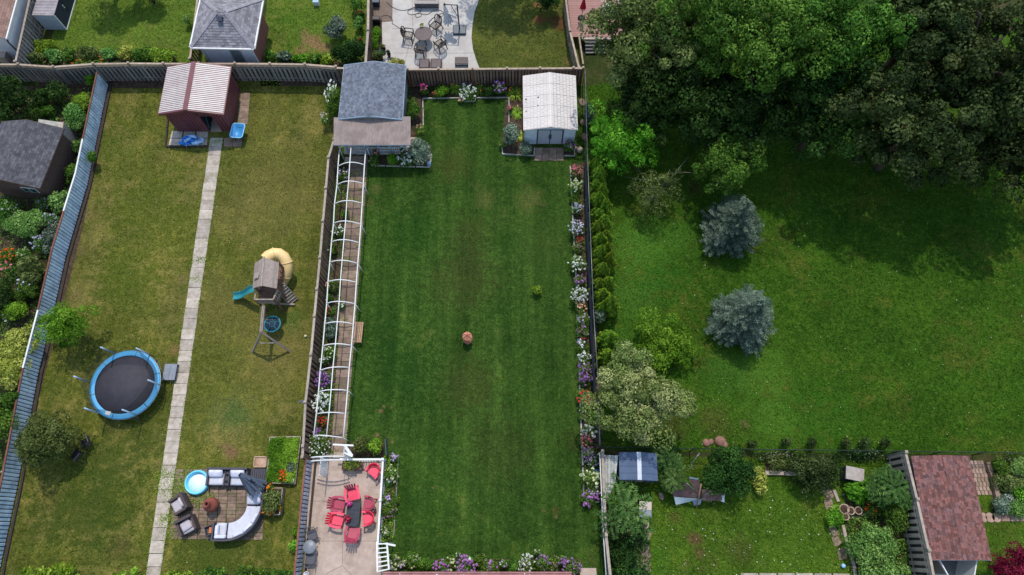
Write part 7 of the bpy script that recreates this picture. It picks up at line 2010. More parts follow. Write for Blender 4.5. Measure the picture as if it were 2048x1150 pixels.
tub('bright red tub chair alone in the corner of the white railing', 645, 352, radians(-38), REDC, PINKC)
adirondack('red slat backed chair at the head of the black table', 482, 528, radians(14), MARC, PINKC)
adirondack('dusky red slat backed chair, upper one on the fence side', 372, 606, radians(84), MARC, MARC)
adirondack('bright pink red slat backed chair, lower one on the fence side', 360, 728, radians(80), REDC, PINKC)
tub('dusky red chair, upper one on the railing side of the table', 604, 602, radians(-97), MARC, MARC)
tub('bright red chair, lower one on the railing side of the table', 598, 716, radians(-82), REDC, PINKC)
adirondack('dusky maroon chair at the foot of the black table', 482, 836, radians(172), MARC, MARC)
p = Z7(484, 685, .5); tb_ = thing('patio_table', 'oblong black table in the ring of red chairs', 'table', (p.x, p.y, .045), -.03)
DKT = M('black_table_top', S(52, 54, 62), S(40, 42, 50), 5, .35, .05, rnd=.02)
m = MB(); m.prism([(q[0], q[1]) for q in rr(.36, .6, .16, 0)], .5, .53); m.build('tabletop', DKT, tb_)
m = MB(); m.prism([(q[0], q[1]) for q in rr(.33, .57, .15, 0)], .06, .498); m.build('cover', BLACK, tb_)
for k in range(5):
    m = MB(); m.box((0, -.44 + .22 * k, .535), (.6, .012, .006)); m.build('slat_line', BLACK, tb_)
flower('hotpink', 580 + 470 / 3.833, 850 + 612 / 3.833, .15, 'pink red flower bunch at the upper end of the black table', .22, 12, .12, 'red', 'flower_bunch', 'flowers').location.z = .575
flower('red', 580 + 460 / 3.833, 850 + 722 / 3.833, .15, 'red flower bunch at the lower end of the black table', .22, 14, .11, 'red', 'flower_bunch', 'flowers').location.z = .575
# grey bistro set
GREYM = M('dark_grey_metal2', S(92, 94, 104, .75), S(72, 74, 84, .72), 8, .5, .05, rnd=.05)
def metal_chair(label, p, rz, mat, z=.045, name='metal_chair', group=None, bars=5, style='bistro', k=1.0):
    t = thing(name, label, 'chair', (p.x, p.y, z), rz, group=group)
    m = MB(); m.tube([(q[0], q[1], .42) for q in rr(.24, .24, .07, 0, 3)], .018 * k, 6, closed=True); m.build('seat_frame', mat, t)
    if style == 'bistro':
        m = MB(); m.prism([(q[0], q[1]) for q in rr(.23, .23, .07, 0, 3)], .41, .425); m.build('seat', mat, t)
    else:
        for i in range(6):
            m = MB(); m.box((0, -.2 + .08 * i, .425), (.46, .035, .015)); m.build('slat', mat, t)
    m = MB(); m.tube([(-.23, .22, .42), (-.26, .3, .8), (-.16, .36, .97), (0, .38, 1.0), (.16, .36, .97), (.26, .3, .8), (.23, .22, .42)], .02 * k, 6); m.build('backrest', mat, t)
    for i in range(bars):
        u = (i + 1) / (bars + 1) * 2 - 1
        m = MB(); m.tube([(u * .22, .23, .42), (u * .2, .31, .75), (u * .13, .37, .98 - abs(u) * .03)], .012 * k, 5); m.build('back_bar', mat, t)
    for s in (-1, 1):
        m = MB(); m.tube([(s * .25, .28, .7), (s * .3, .1, .68), (s * .3, -.2, .66), (s * .27, -.26, .6), (s * .25, -.24, .42)], .018 * k, 6); m.build('armrest', mat, t)
        m = MB(); m.tube([(s * .24, -.23, .42), (s * .27, -.27, 0)], .018 * k, 6); m.build('leg', mat, t)
        m = MB(); m.tube([(s * .23, .22, .42), (s * .26, .32, 0)], .018 * k, 6); m.build('leg', mat, t)
    return t
metal_chair('dark grey metal chair just above the round grey table', Z7(172, 842, .4), radians(20), GREYM, group='grey chairs by the steel fence')
metal_chair('grey metal chair just below the round grey table', Z7(158, 1030, .4), radians(178), GREYM, group='grey chairs by the steel fence')
p = Z7(150, 935, .7); t = thing('bistro_table', 'round grey bistro table between two grey chairs', 'table', (p.x, p.y, .045))
m = MB(); m.lathe([(.33, .68), (.34, .7), (.33, .715)], 28); m.build('tabletop', M('grey_table', S(132, 138, 148, .8), None, 5, .4, .05, rnd=.02), t)
m = MB()
for k in range(3): a = 2 * pi * k / 3; m.tube([(0, 0, .68), (.06 * cos(a), .06 * sin(a), .35), (.28 * cos(a), .28 * sin(a), 0)], .016, 6)
m.build('leg', GREYM, t)
p = Z7(122, 1145, .4); t = thing('white_pot', 'white pot at the bottom edge beside the steel fence', 'pot', (p.x, p.y, .045)); m = MB(); m.lathe([(.1, 0), (.15, .3), (.15, .33), (.12, .33), (.11, .25)], 16); m.build('pot', WHITE, t)
p = Z7(475, 318, .3); t = thing('window_box', 'brown trough of trailing flowers under the white railing', 'planter', (p.x, p.y, .045))
m = MB(); m.box((0, 0, .16), (1.1, .4, .32)); m.build('trough', WOODB, t)
bush('trailing_plant', 'trailing brownish green flowers in the trough by the railing', 580 + 475 / 3.833, 850 + 312 / 3.833, .45, (.62, .28), 'yellow', 14, 110, .2, .08, cat='plant', z=.3)
p = Z7(255, 262, .3); t = thing('ornament', 'pale blue garden ornament beside the rose bush', 'ornament', (p.x, p.y, 0)); m = MB(); m.lathe([(.14, 0), (.16, .3), (.06, .5), (.12, .62), (.02, .75)], 14); m.build('ornament', LTBLUE, t)
for k, (x, y, lab) in enumerate([(737, 170, 'dark teal garden stake panel at the corner of the gate bed')]):
    p0_, p1_ = Z7(735, 110, .4), Z7(745, 235, .4); t = thing('garden_screen', lab, 'screen', (p0_.x, p0_.y, 0)); m = MB(); m.beam((p0_.x, p0_.y, .35), (p1_.x, p1_.y, .35), .04, .7); m.build('panel', M('teal_panel', S(70, 96, 100, .7), None, 6, .7, .1), t, world=True)

# ---------------------------------------------------------------- lawn items
p = G(717, 664.5, .4); bn = thing('garden_bench', 'wooden slatted bench beside the pergola rail', 'bench', (p.x, p.y, 0), radians(88))
BENCH = M('bench_wood', S(178, 144, 116, .82), S(146, 114, 90, .8), 5, .75, .25, rnd=.08)
for k in range(5):
    m = MB(); m.box((0, -.2 + .1 * k, .43), (1.25, .075, .03)); m.build('slat', BENCH, bn)
for s in (-1, 1):
    for yy in (-.18, .18):
        m = MB(); m.box((s * .56, yy, .2), (.06, .06, .41)); m.build('leg', BENCH, bn)
    m = MB(); m.box((s * .56, 0, .39), (.05, .42, .05)); m.build('cross_rail', BENCH, bn)
# lantern shaped planter / feeder
p = P(936, 680); fd = thing('bird_feeder', 'hexagonal copper roofed wooden feeder with purple flowers on the lawn', 'bird feeder', (p.x, p.y, 0))
COP = M('copper_cedar', S(206, 142, 116, .82), S(176, 112, 90, .8), 5, .7, .2, rnd=.05)
m = MB(); hx = [(.3 * cos(pi / 3 * k + pi / 6), .3 * sin(pi / 3 * k + pi / 6)) for k in range(6)]
for k in range(6):
    a, b = hx[k], hx[(k + 1) % 6]; m = MB(); m.slab([(a[0], a[1], .78), (b[0], b[1], .78), (0, 0, 1.0)], (0, 0, .02)); m.build('roof_panel', COP, fd)
    m = MB(); m.beam((a[0], a[1], .8), (0, 0, 1.02), .03, .03); m.build('roof_rib', TERRA, fd)
    m = MB(); m.beam((a[0] * .85, a[1] * .85, .1), (a[0] * .85, a[1] * .85, .79), .045, .045); m.build('post', COP, fd)
m = MB(); m.prism([(x * .98, y * .98) for x, y in hx], .0, .12)
m.build('base', COP, fd)
for k in range(6):
    a, b = hx[k], hx[(k + 1) % 6]; m = MB(); m.beam((a[0] * .95, a[1] * .95, .26), (b[0] * .95, b[1] * .95, .26), .03, .18); m.build('side_panel', COP, fd)
flower('purple', 933, 676, .22, 'purple flowers planted inside the wooden feeder', .5, 14, .1).location.z = .3
for (x, y, lab) in [(614, 705, 'small white ball on the mown grass near the fence'),]:
    p = P(578 + 34, 673); t = thing('ball', lab, 'ball', (p.x, p.y, 0)); m = MB(); m.lathe([(.02, 0), (.07, .03), (.09, .09), (.07, .15), (.02, .18)], 12); m.build('ball', M('pale_ball', S(206, 214, 178, .85), None, 5, .5, .05), t)
def mesh_chair(label, x, y, rz):
    p = G(x, y, .5); t = thing('sling_chair', label, 'chair', (p.x, p.y, 0), rz, group='dark chairs under the fruit tree')
    m = MB(); m.box((0, -.05, .42), (.5, .5, .03)); m.build('seat', BLACK, t)
    m = MB(); m.box((0, .26, .72), (.5, .03, .6), rx=radians(-14)); m.build('backrest', bpy.data.materials['dark_grey_metal'], t)
    for s in (-1, 1):
        m = MB(); m.tube([(s * .28, .3, .95), (s * .28, .1, .62), (s * .29, -.28, .6), (s * .28, -.3, 0)], .018, 6); m.build('armrest', BLACK, t)
        m = MB(); m.tube([(s * .27, .2, .42), (s * .28, .34, 0)], .018, 6); m.build('leg', BLACK, t)
mesh_chair('dark sling chair showing at the edge of the fruit tree', 172, 884, radians(-60))
mesh_chair('dark sling chair deeper under the fruit tree shade', 154, 910, radians(-120))
p = G(1153, 295, .3); t = thing('stone_pots', 'pale stone ornament between shed corner and boundary fence', 'ornament', (G(1160, 298, .3).x, G(1160, 298, .3).y, 0))
m = MB(); m.lathe([(.15, 0), (.2, .15), (.16, .35), (.08, .42)], 10); m.build('stone', CONC, t)
m = MB(); m.lathe([(.1, 0), (.14, .12), (.05, .24)], 10, (-.25, .18, 0)); m.build('stone', CAPGREY, t)
p = G(1194, 948, .5); t = thing('water_bin', 'dark blue bin beside the creamy hydrangea', 'bin', (p.x, p.y, 0)); m = MB(); m.lathe([(.2, 0), (.26, .55), (.28, .56), (.28, .6), (.05, .63)], 18); m.build('bin', M('dark_blue_plastic', S(30, 66, 92, .8), None, 5, .5, .05), t)
m = MB(); m.lathe([(.03, .63), (.05, .66), (.01, .69)], 8); m.build('lid_knob', WHITE, t)
p = G(858, 327, .2); t = thing('ornament', 'small pale blue ornament at the porch bed corner', 'ornament', (p.x, p.y, 0)); m = MB(); m.lathe([(.1, 0), (.15, .12), (.1, .22), (.14, .3), (.03, .38)], 12); m.build('ornament', LTBLUE, t)
p = G(603, 803, 1.95); t = thing('post_lamp', 'grey lamp fixed on a post of the long brown fence', 'lamp', (p.x, p.y, 1.9)); m = MB(); m.box((0, 0, .0), (.2, .16, .05)); m.box((-.08, 0, .05), (.12, .12, .08)); m.build('lamp_housing', GREYM, t)
for (x, y, lab) in [(1171, 246, 'upper flat stone by the boundary fence beside the white shed'), (1168, 205, 'flat stone near the top corner of the white shed'), (1173, 275, 'lower flat stone by the boundary fence beside the white shed')]:
    p = P(x - 4, y); t = thing('flat_stone', lab, 'stone', (p.x, p.y, 0), random.random()); m = MB(); m.prism([(.22 * cos(a) * random.uniform(.8, 1.1), .3 * sin(a) * random.uniform(.8, 1.1)) for a in np.linspace(0, 2 * pi, 8)[:-1]], 0, .08); m.build('stone', PAVER, t)

# ---------------------------------------------------------------- top patio
BRZ = M('dark_bronze', S(62, 52, 52, .75), S(46, 38, 38, .72), 8, .5, .05, rnd=.05)
def Z3(x, y, h): return G(640 + x / 4.793, y / 4.793, h)
p = Z3(992, 330, .7); t = thing('patio_table', 'round mauve brown table on the pale concrete patio', 'table', (p.x, p.y, .045))
MAUVE = M('mauve_brown_resin', S(94, 80, 82, .76), S(80, 66, 70, .74), 4, .55, .05, rnd=.03)
m = MB(); m.lathe([(.56, .7), (.6, .72), (.6, .74), (.55, .745)], 32); m.build('tabletop', MAUVE, t)
m = MB(); m.tube([(0, 0, 0), (0, 0, .7)], .05, 8)
for k in range(4): a = pi / 2 * k + .4; m.tube([(.1 * cos(a), .1 * sin(a), .4), (.42 * cos(a), .42 * sin(a), .02)], .025, 6)
m.build('leg', BRZ, t)
bush('centrepiece', 'dried plant centrepiece on the round patio table', 640 + 988 / 4.793, 312 / 4.793, .2, (.16, .16), 'yellow', 8, 60, .08, .06, cat='plant', z=.78, stems=False)
for (x, y, rz, lab) in [(848, 340, 80, 'dark bronze chair on the fence side of the round table'), (1108, 245, -38, 'dark bronze chair by the closed striped umbrella'), (1150, 420, -152 + 10, 'dark bronze chair nearest the umbrella base shadow'), (962, 478, 168, 'dark bronze chair nearest the brown fence')]:
    c = metal_chair(lab, Z3(x, y, .45), radians(rz), BRZ, .045, 'patio_chair', 'dark bronze chairs round the table', 5, 'slat', 1.7); c.scale = (1.2, 1.2, 1.05)
# striped closed umbrella on a cantilever mast
ub = Z3(1338, 290, .1); mt_ = Z3(1325, 35, 2.55); hp_ = Z3(1208, 35, 2.5)
um = thing('patio_umbrella', 'closed grey striped cantilever umbrella on a square slate base', 'umbrella', (ub.x, ub.y, .045))
SLB = M('slate_base', S(66, 82, 98, .78), S(52, 66, 82, .76), 4, .4, .05, rnd=.03)
m = MB(); m.box((0, 0, .1), (.92, .78, .16)); m.build('base', SLB, um, bevel=.05)
lo = um.location
m = MB(); m.tube([Vector((ub.x, ub.y + .05, .15)) , Vector((ub.x + .0, ub.y + .05, 2.5))], .045, 8); m.build('mast', BLACK, um, world=True)
topm = Vector((ub.x, ub.y + .05, 2.48)); arm_end = Vector((ub.x - .85, ub.y + .1, 2.5))
m = MB(); m.tube([topm, arm_end], .03, 6); m.tube([Vector((ub.x, ub.y + .05, 1.3)), topm.lerp(arm_end, .5)], .022, 6); m.build('arm', BLACK, um, world=True)
STR = M('striped_cloth', S(226, 222, 226, .9), S(170, 168, 178, .88), 5.5, .9, .15, rnd=.02, stretch=(4, 4, .1))
m = MB(); closed_canopy(m, arm_end + Vector((0, 0, -.05)), arm_end + Vector((.12, -.05, -1.65)), .07, .26); m.build('canopy', STR, um, world=True)
m = MB(); m.cushion(arm_end + Vector((.42, -.1, -.9)), (.7, .1, .5), rz=-.5, puff=.6, rx=.5); m.build('loose_panel', STR, um, world=True)
m = MB(); m.lathe([(.07, 0), (.05, .06)], 10, arm_end + Vector((0, 0, .02))); m.build('hub', BLACK, um, world=True)
# ottomans, side table, fire table
for (x0, x1, y0_, y1_, h, lab) in [(946, 1052, 568, 660, .42, 'brown ottoman beside the fence, nearer the blue shed'), (1056, 1170, 568, 660, .42, 'brown ottoman beside the fence, nearer the low brown table')]:
    a, b = Z3(x0, y1_, h), Z3(x1, y0_, h); t = thing('ottoman', lab, 'ottoman', ((a.x + b.x) / 2, (a.y + b.y) / 2, .045), group='brown ottomans by the fence')
    m = MB(); m.box((0, 0, h / 2), (b.x - a.x - .02, b.y - a.y, h - .03)); m.build('base', BRZ, t)
    m = MB(); m.cushion((0, 0, h), (b.x - a.x - .01, b.y - a.y + .02, .1), puff=.1); m.build('seat', MAUVE, t)
a, b = Z3(1292, 612, .42), Z3(1420, 548, .42); t = thing('side_table', 'low open brown table on the patio beside the fence', 'table', ((a.x + b.x) / 2, (a.y + b.y) / 2, .045))
w_, d_ = b.x - a.x, b.y - a.y
for k in range(5):
    m = MB(); m.box((0, -d_ / 2 + d_ * (k + .5) / 5, .4), (w_, d_ / 5 - .012, .03)); m.build('slat', MAUVE, t)
for s in (-1, 1):
    for s2 in (-1, 1):
        m = MB(); m.box((s * (w_ / 2 - .04), s2 * (d_ / 2 - .04), .19), (.06, .06, .39)); m.build('leg', BRZ, t)
m = MB(); m.box((0, -d_ / 2 + .04, .12), (w_, .05, .05)); m.build('stretcher', BRZ, t)
a, b = Z3(900, 40, .5), Z3(1140, -40, .5); t = thing('fire_table', 'long low grey fire table at the top picture edge', 'table', ((a.x + b.x) / 2, (a.y + b.y) / 2, .045))
w_, d_ = b.x - a.x, b.y - a.y; m = MB(); m.box((0, 0, .24), (w_ - .08, d_ - .08, .46)); m.build('base', M('grey_stone', S(112, 108, 112, .8), None, 5, .8, .2), t)
m = MB(); m.box((0, 0, .49), (w_, d_, .05)); m.box((0, 0, .52), (w_ - .4, .2, .03)); m.build('tabletop', M('taupe_top', S(158, 148, 146, .82), None, 4, .6, .1), t)
# hose
hz = thing('garden_hose', 'long dark hose looping across the pale patio', 'hose', Z3(650, 40, .05).to_tuple()[:2] + (0,))
hp = [(640, 20), (690, 65), (760, 95), (830, 95), (890, 75), (940, 62), (970, 90), (940, 125), (880, 140), (845, 130), (850, 100), (910, 85), (960, 110), (970, 150), (930, 165), (912, 140), (950, 130), (1020, 140), (1060, 120), (1100, 98), (1150, 98), (1185, 125), (1170, 155), (1140, 165), (1150, 135), (1190, 128)]
def smooth(pts, n=6):
    out = []
    for i in range(len(pts) - 1):
        p0, p1, p2, p3 = [Vector(pts[max(0, min(len(pts) - 1, i + k))]) for k in (-1, 0, 1, 2)]
        for j in range(n):
            t = j / n; out.append(.5 * ((2 * p1) + (p2 - p0) * t + (2 * p0 - 5 * p1 + 4 * p2 - p3) * t * t + (3 * p1 - p0 - 3 * p2 + p3) * t ** 3))
    return out + [Vector(pts[-1])]
HOSE = M('dark_hose', S(52, 56, 58), None, 8, .5, .05)
m = MB(); m.tube(smooth([Z3(x, y, .065) for x, y in hp]), .018, 5); m.build('hose', HOSE, hz, world=True)
m = MB(); m.tube(smooth([Z3(x, y, .065) for x, y in [(590, 175), (600, 150), (640, 145), (680, 165), (698, 200), (690, 228), (705, 232), (780, 280), (830, 305)]]), .016, 5); m.build('hose', HOSE, hz, world=True)
p = Z3(540, 185, .4); t = thing('hose_reel', 'dark box shaped hose reel by the patio fence', 'hose reel', (p.x, p.y, 0)); m = MB(); m.box((0, 0, .3), (.5, .35, .5)); m.build('box', BLACK, t); m = MB(); m.box((0, -.02, .56), (.42, .2, .04)); m.build('lid', M('taupe_lid', S(120, 108, 104, .7), None, 6, .7, .1), t)
p = Z3(535, 8, .4); t = thing('storage_box', 'navy box at the top edge beside the patio fence', 'box', (p.x, p.y, 0)); m = MB(); m.box((0, 0, .25), (.45, .45, .5)); m.build('box', NAVY, t); m = MB(); m.box((0, 0, .52), (.49, .49, .04)); m.build('lid', SLB, t)
for (x, y, r, lab) in [(608, 472, .16, 'larger dark pot with a plant on the patio corner'), (660, 520, .13, 'smaller dark pot with a plant near the shed roof')]:
    p = Z3(x, y, .3); t = thing('flower_pot', lab, 'pot', (p.x, p.y, .045)); m = MB(); m.lathe([(r * .7, 0), (r, .28), (r * 1.08, .3), (r * .9, .3), (r * .85, .24)], 16); m.build('pot', BLACK, t)
    bush('potted_plant', lab.replace('pot with a plant', 'potted olive leaved plant standing'), 640 + x / 4.793, y / 4.793, .3, (r * 1.1, r * 1.1), 'olive', 6, 60, .1, .07, cat='plant', z=.3, stems=False)
p = Z3(572, 520, .5); t = thing('folded_parasol', 'small white and blue folded parasol by the patio pots', 'parasol', (p.x, p.y, .03)); m = MB(); m.tube([(0, 0, 0), (.05, .1, .9)], .015, 6); m.build('pole', GREYM, t); m = MB(); closed_canopy(m, (.05, .1, .95), (.01, .02, .25), .02, .09, 6); m.build('canopy', LTBLUE, t)
# red parasol on the deck
p = G(1163, 36, .85); t = thing('parasol', 'closed red parasol on a round black foot on the deck', 'parasol', (p.x, p.y, .815))
m = MB(); m.lathe([(.26, 0), (.26, .05), (.05, .09)], 20); m.build('base', BLACK, t)
m = MB(); m.tube([(0, 0, 0), (0, 0, 2.0)], .022, 6); m.build('pole', BLACK, t)
m = MB(); closed_canopy(m, (0, 0, 2.05), (0, 0, .95), .03, .17, 8); m.build('canopy', M('red_cloth', S(186, 20, 50, .85), None, 5, .8, .15), t)
m = MB(); p = G(632, 3, .3); t = thing('white_crate', 'small white crate in the shade at the top lawn edge', 'crate', (p.x, p.y, 0)); m.box((0, 0, .2), (.36, .3, .36)); m.build('box', WHITE, t); m = MB(); m.box((0, 0, .4), (.4, .34, .03)); m.build('lid', LTBLUE, t)
# house shadowing the upper middle lawn lies beyond the frame
nb = thing('neighbour_house', 'neighbour house standing beyond the top lawn', 'house', G(600, -42, 0).to_tuple()[:2] + (0,)); m = MB(); m.box((0, 1.7, 1.1), (3.4, 3.0, 2.2)); m.build('wall', CREAM, nb); m = MB(); m.box((0, 1.7, 2.28), (3.7, 3.3, .15)); m.build('roof', SH_GREY, nb)

# ---------------------------------------------------------------- yard bottom right
def Z5(x, y, h): return G(1280 + x / 3.967, 860 + y / 3.967, h)
TARP = M('brown_tarp', S(98, 74, 76, .78), S(74, 54, 56, .76), 2.5, .6, .15, rnd=.03, dirt=S(124, 100, 98), dirtscale=2)
PALEC = M('pale_tarp', S(198, 208, 216, .88), S(176, 188, 198, .86), 2.5, .6, .1, rnd=.03)
tg_ = thing('tarp_shelter', 'sagging brown tarp shelter under the round dark tree', 'shelter', Z5(440, 500, 0).to_tuple()[:2] + (0,))
apx = Z5(485, 545, .9); ap2 = Z5(400, 390, 1.5)
def sheetfold(mb, pts, n=7, sag=.12):
    A, B, C_, D_ = [Vector(p) for p in pts]; vs = []
    for j in range(n + 1):
        for i in range(n + 1):
            u, w = i / n, j / n; q = A.lerp(B, u).lerp(D_.lerp(C_, u), w); q.z -= sag * 4 * u * (1 - u) * w - .03 * sin(i * 2.1 + j); vs.append(q)
    mb.sm = True; mb.add(vs, [(j * (n + 1) + i, j * (n + 1) + i + 1, (j + 1) * (n + 1) + i + 1, (j + 1) * (n + 1) + i) for j in range(n) for i in range(n)])
m = MB(); sheetfold(m, (Z5(250, 450, 1.2), Z5(370, 415, 1.5), Z5(480, 540, .9), Z5(265, 530, .8))); m.build('tarp_panel', TARP, tg_, world=True)
m = MB(); sheetfold(m, (Z5(380, 385, 1.5), Z5(470, 400, 1.6), Z5(490, 500, 1.2), Z5(480, 540, .9))); m.build('tarp_panel', TARP, tg_, world=True)
m = MB(); sheetfold(m, (Z5(490, 470, 1.4), Z5(650, 480, 1.2), Z5(650, 560, .7), Z5(490, 560, .8))); m.build('tarp_panel', TARP, tg_, world=True)
m = MB(); sheetfold(m, (Z5(268, 530, .78), Z5(470, 545, .85), Z5(430, 560, .4), Z5(285, 595, .35)), 5, .04); m.build('valance', PALEC, tg_, world=True)
m = MB(); sheetfold(m, (Z5(645, 485, 1.1), Z5(672, 500, 1.0), Z5(670, 575, .5), Z5(640, 565, .6)), 4, .03); m.build('valance', PALEC, tg_, world=True)
m = MB(); sheetfold(m, (Z5(415, 560, .5), Z5(490, 545, .7), Z5(480, 590, .3), Z5(430, 600, .2)), 4, .03); m.build('valance', M('pale_blue_tarp', S(150, 168, 196, .82), None, 3, .6, .1), tg_, world=True)
m = MB(); sheetfold(m, (Z5(395, 370, 1.7), Z5(465, 385, 1.7), Z5(460, 400, 1.5), Z5(390, 385, 1.5)), 4, .03); m.build('valance', PALEC, tg_, world=True)
m = MB(); m.tube([Z5(448, 620, .05), Z5(485, 430, 2.0)], .035, 6); m.build('pole', BENCH, tg_, world=True)
for a, b in ((Z5(370, 420, 1.5), Z5(455, 500, 1.1)), (Z5(490, 530, 1.0), Z5(560, 490, 1.4)), (Z5(405, 270, 2.6), Z5(475, 180, 2.9)), (Z5(405, 265, 2.6), Z5(418, 300, 2.5))):
    m = MB(); m.tube([a, b], .022, 5); m.build('frame_tube', GALV, tg_, world=True)
for q in (Z5(250, 450, 1.2), Z5(285, 590, .4), Z5(405, 300, 2.5)):
    m = MB(); m.tube([(q.x, q.y, 0), q], .022, 5); m.build('frame_tube', GALV, tg_, world=True)
def Z4(x, y, h): return G(1080 + x / 3.964, 860 + y / 3.964, h)
a, b = Z4(792, 695, .45), Z4(880, 562, .45); t = thing('folding_lounger', 'beige and grey lounger standing beside the sumac', 'lounger', ((a.x + b.x) / 2, (a.y + b.y) / 2, 0), -.06)
w_, d_ = b.x - a.x, b.y - a.y
m = MB(); m.box((0, d_ * .22, .46), (w_, d_ * .5, .06), rx=radians(8)); m.build('backrest', M('beige_panel', S(196, 182, 172, .85), None, 4, .7, .1), t)
m = MB(); m.box((0, -d_ * .26, .4), (w_, d_ * .46, .06)); m.build('seat', GREYP, t)
for s in (-1, 1):
    for s2 in (-1, 1): m = MB(); m.box((s * (w_ / 2 - .04), s2 * (d_ / 2 - .06), .19), (.05, .05, .38)); m.build('leg', GALV, t)
p = Z4(828, 750, .3); t = thing('stone_urn', 'pale stone urn below the beige lounger', 'urn', (p.x, p.y, 0)); m = MB(); m.lathe([(.16, 0), (.2, .2), (.24, .42), (.2, .46), (.16, .4)], 14); m.build('urn', CONC, t); m = MB(); m.lathe([(.18, .4), (.18, .41)], 14); m.build('soil', SOIL, t)
for (x, y, lab) in [(838, 820, 'upper pale stepping slab below the stone urn'), (838, 960, 'rough stepping stone midway down the yard edge'), (838, 1080, 'rough stepping stone near the bottom of the yard edge'), (745, 1070, 'mossy stone in the undergrowth by the rail fence'), (958, 525, 'small pale stone on the yard grass')]:
    p = Z4(x, y, 0); t = thing('stepping_stone', lab, 'stone', (p.x, p.y, 0), random.random() * .5); k = .5 if x > 900 else 1; m = MB(); m.prism([(.28 * k * cos(a) * random.uniform(.8, 1.1), .42 * k * sin(a) * random.uniform(.8, 1.1)) for a in np.linspace(0, 2 * pi, 9)[:-1]], 0, .07); m.build('stone', PAVER, t)
def Z8(x, y, h): return G(1540 + x / 3.967, 860 + y / 3.967, h)
for (x, y, r, lab) in [(585, 628, .26, 'large clay pot of soil, top corner of the pot group'), (638, 642, .2, 'middle clay pot in the row of three'), (697, 640, .2, 'end clay pot in the row nearest the slat fence'), (597, 688, .18, 'small pale pot below the large clay pot')]:
    p = Z8(x, y, .3); t = thing('clay_pot', lab, 'pot', (p.x, p.y, .06), group='pots on the pale slabs'); m = MB(); m.lathe([(r * .7, 0), (r, .3), (r * 1.08, .34), (r * .88, .34), (r * .82, .26)], 20); m.build('pot', M('pale_clay', S(186, 162, 144, .82), S(158, 132, 114, .8), 5, .85, .2) if 'pale_clay' not in bpy.data.materials else bpy.data.materials['pale_clay'], t)
    m = MB(); m.lathe([(r * .84, .27), (r * .84, .28)], 18); m.build('soil', SOIL, t)
strip('pot_slabs', [(1676, 1011), (1685, 1040)], [(1738, 1018), (1738, 1036)], 2, CONC, split=3)
a, b = Z8(615, 400, .9), Z8(740, 295, .9); t = thing('garden_box', 'weathered grey storage box with a dark side by the round bush', 'storage box', ((a.x + b.x) / 2, (a.y + b.y) / 2, 0), -.2)
m = MB(); m.box((0, 0, .4), (b.x - a.x - .06, b.y - a.y - .04, .78)); m.build('box', NAVY, t); m = MB(); m.box((0, 0, .83), (b.x - a.x, b.y - a.y, .07)); m.build('lid', M('pale_lid', S(176, 166, 160, .82), S(140, 130, 124, .8), 4, .8, .2), t)
for (x, y, sx2, sy2, lab) in [(460, 505, .24, .3, 'brick coloured slab under the round grey green bush'), (465, 590, .25, .25, 'brick coloured slab next below the round bush'), (470, 680, .14, .16, 'small broken slab in the yard edge path'), (505, 800, .2, .3, 'tilted tan slab in the yard edge path'), (525, 880, .22, .25, 'tan slab further down the yard edge path'), (568, 985, .25, .28, 'tan slab near the bottom of the yard edge path')]:
    p = Z8(x, y, 0); t = thing('path_slab', lab, 'slab', (p.x, p.y, 0), random.uniform(.1, .5), group='slabs of the yard edge path'); m = MB(); m.prism([(-sx2, -sy2), (sx2 * .9, -sy2 * .9), (sx2, sy2), (-sx2 * .85, sy2 * .95)], 0, .05); m.build('slab', PAVER, t)
p = Z8(588, 1078, .2); t = thing('toy_ball', 'little blue and white ball at the end of the yard path', 'ball', (p.x, p.y, 0)); m = MB(); m.lathe([(.02, 0), (.09, .04), (.12, .12), (.09, .2), (.02, .24)], 12); m.build('ball', PW, t)
edging('grey stone kerb along the overgrown bed beside the yard path', [(1684, 1050), (1692, 1085), (1706, 1130), (1712, 1170)], mat=CAPGREY, w=.16, h=.14)
edging('dark stone kerb below the walled yard flower bed', [(1528, 946), (1604, 948)], mat=CAPGREY, w=.22, h=.2)
edging('short stone kerb beside the leafy plant and the grey box', [(1666, 980), (1676, 1004)], mat=CAPGREY, w=.16, h=.14)
edging('pale path edge of the house yard at the bottom picture edge', [(1480, 1150), (1700, 1151)], mat=CAPGREY, w=.2, h=.08)
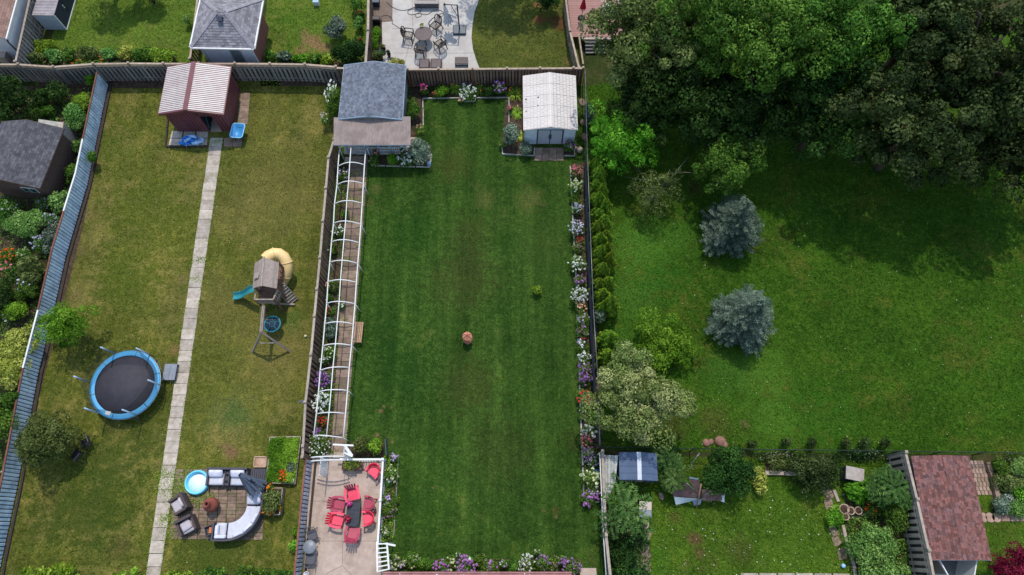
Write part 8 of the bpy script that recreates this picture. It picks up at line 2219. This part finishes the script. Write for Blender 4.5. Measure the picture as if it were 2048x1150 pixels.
for (x, y, r, lab) in [(1412, 886, .2, 'left pale field stone by the bottom chain link'), (1421, 884, .16, 'small field stone beside the left pale one'), (1440, 883, .28, 'largest reddish field stone by the chain link'), (1449, 890, .2, 'reddish field stone below the largest one')]:
    p = P(x, y); t = thing('field_stone', lab, 'stone', (p.x, p.y, 0), random.random() * 3); m = MB(); m.lathe([(r, 0), (r * 1.05, r * .3), (r * .7, r * .7), (r * .15, r * .85)], 9, sx=random.uniform(.8, 1.1), sy=random.uniform(.8, 1.2)); m.build('stone', M('reddish_stone', S(150, 112, 98, .8), S(116, 84, 74, .78), 5, .9, .4) if 'reddish_stone' not in bpy.data.materials else bpy.data.materials['reddish_stone'], t)
# brick path and stepping stones beside the red brown shed
BRICKP = M('path_brick', S(172, 146, 132, .82), S(138, 112, 100, .8), 5, .9, .3, rnd=.22)
bp = thing('brick_path', None, None, P(1960, 960)); bp['kind'] = 'structure'
q0, q1, q2, q3 = P(1940, 921), P(1966, 921), P(1983, 990), P(1953, 990)
bm_ = MB(); L_ = (q3 - q0).length; Wd = (q1 - q0).length; fb = None
nr = int(L_ / .22); nc = 4
bm_.box((0, 0, .03), (Wd / nc - .02, L_ / nr - .02, .06)); angb = atan2((q1 - q0).y, (q1 - q0).x)
for i in range(nr):
    for j in range(nc):
        A = q0.lerp(q3, (i + .5) / nr); B = q1.lerp(q2, (i + .5) / nr); c = A.lerp(B, (j + .5 + (.25 if i % 2 else -.25) * .5) / nc) - bp.location; c.z = random.uniform(-.012, .008)
        if fb is None: fb = bm_.build('brick', BRICKP, bp); fb.location = c; fb.rotation_euler = (0, 0, angb)
        else: dup(fb, bp, c, (0, 0, angb + random.uniform(-.04, .04)))
edging('pinkish stone wall edging beside the brick path', [(1970, 925), (1984, 965), (1990, 998)], mat=PAVER, w=.22, h=.3, piece=.5)
for i, (x, w) in enumerate([(1967, .16), (1979, .26), (1992, .26), (2009, .45), (2027, .45), (2045, .45)]):
    p = P(x, 1035); t = thing('stepping_stone', ['smallest stepping stone touching the red brown shed side', 'round stepping stone second from the red brown shed', 'round stepping stone under the corner bed', 'first long stepping slab past the round stones', 'second long stepping slab under the corner bed', 'last long stepping slab at the picture edge'][i], 'stone', (p.x, p.y, 0), group='stepping stones below the corner bed')
    m = MB(); m.prism([(w * .95 * cos(a), (.26 if w < .4 else .2) * sin(a)) for a in np.linspace(0, 2 * pi, 13)[:-1]] if w < .4 else [(-w / 2, -.2), (w / 2, -.19), (w / 2, .2), (-w / 2, .19)], 0, .06); m.build('stone', BRICKP, t)
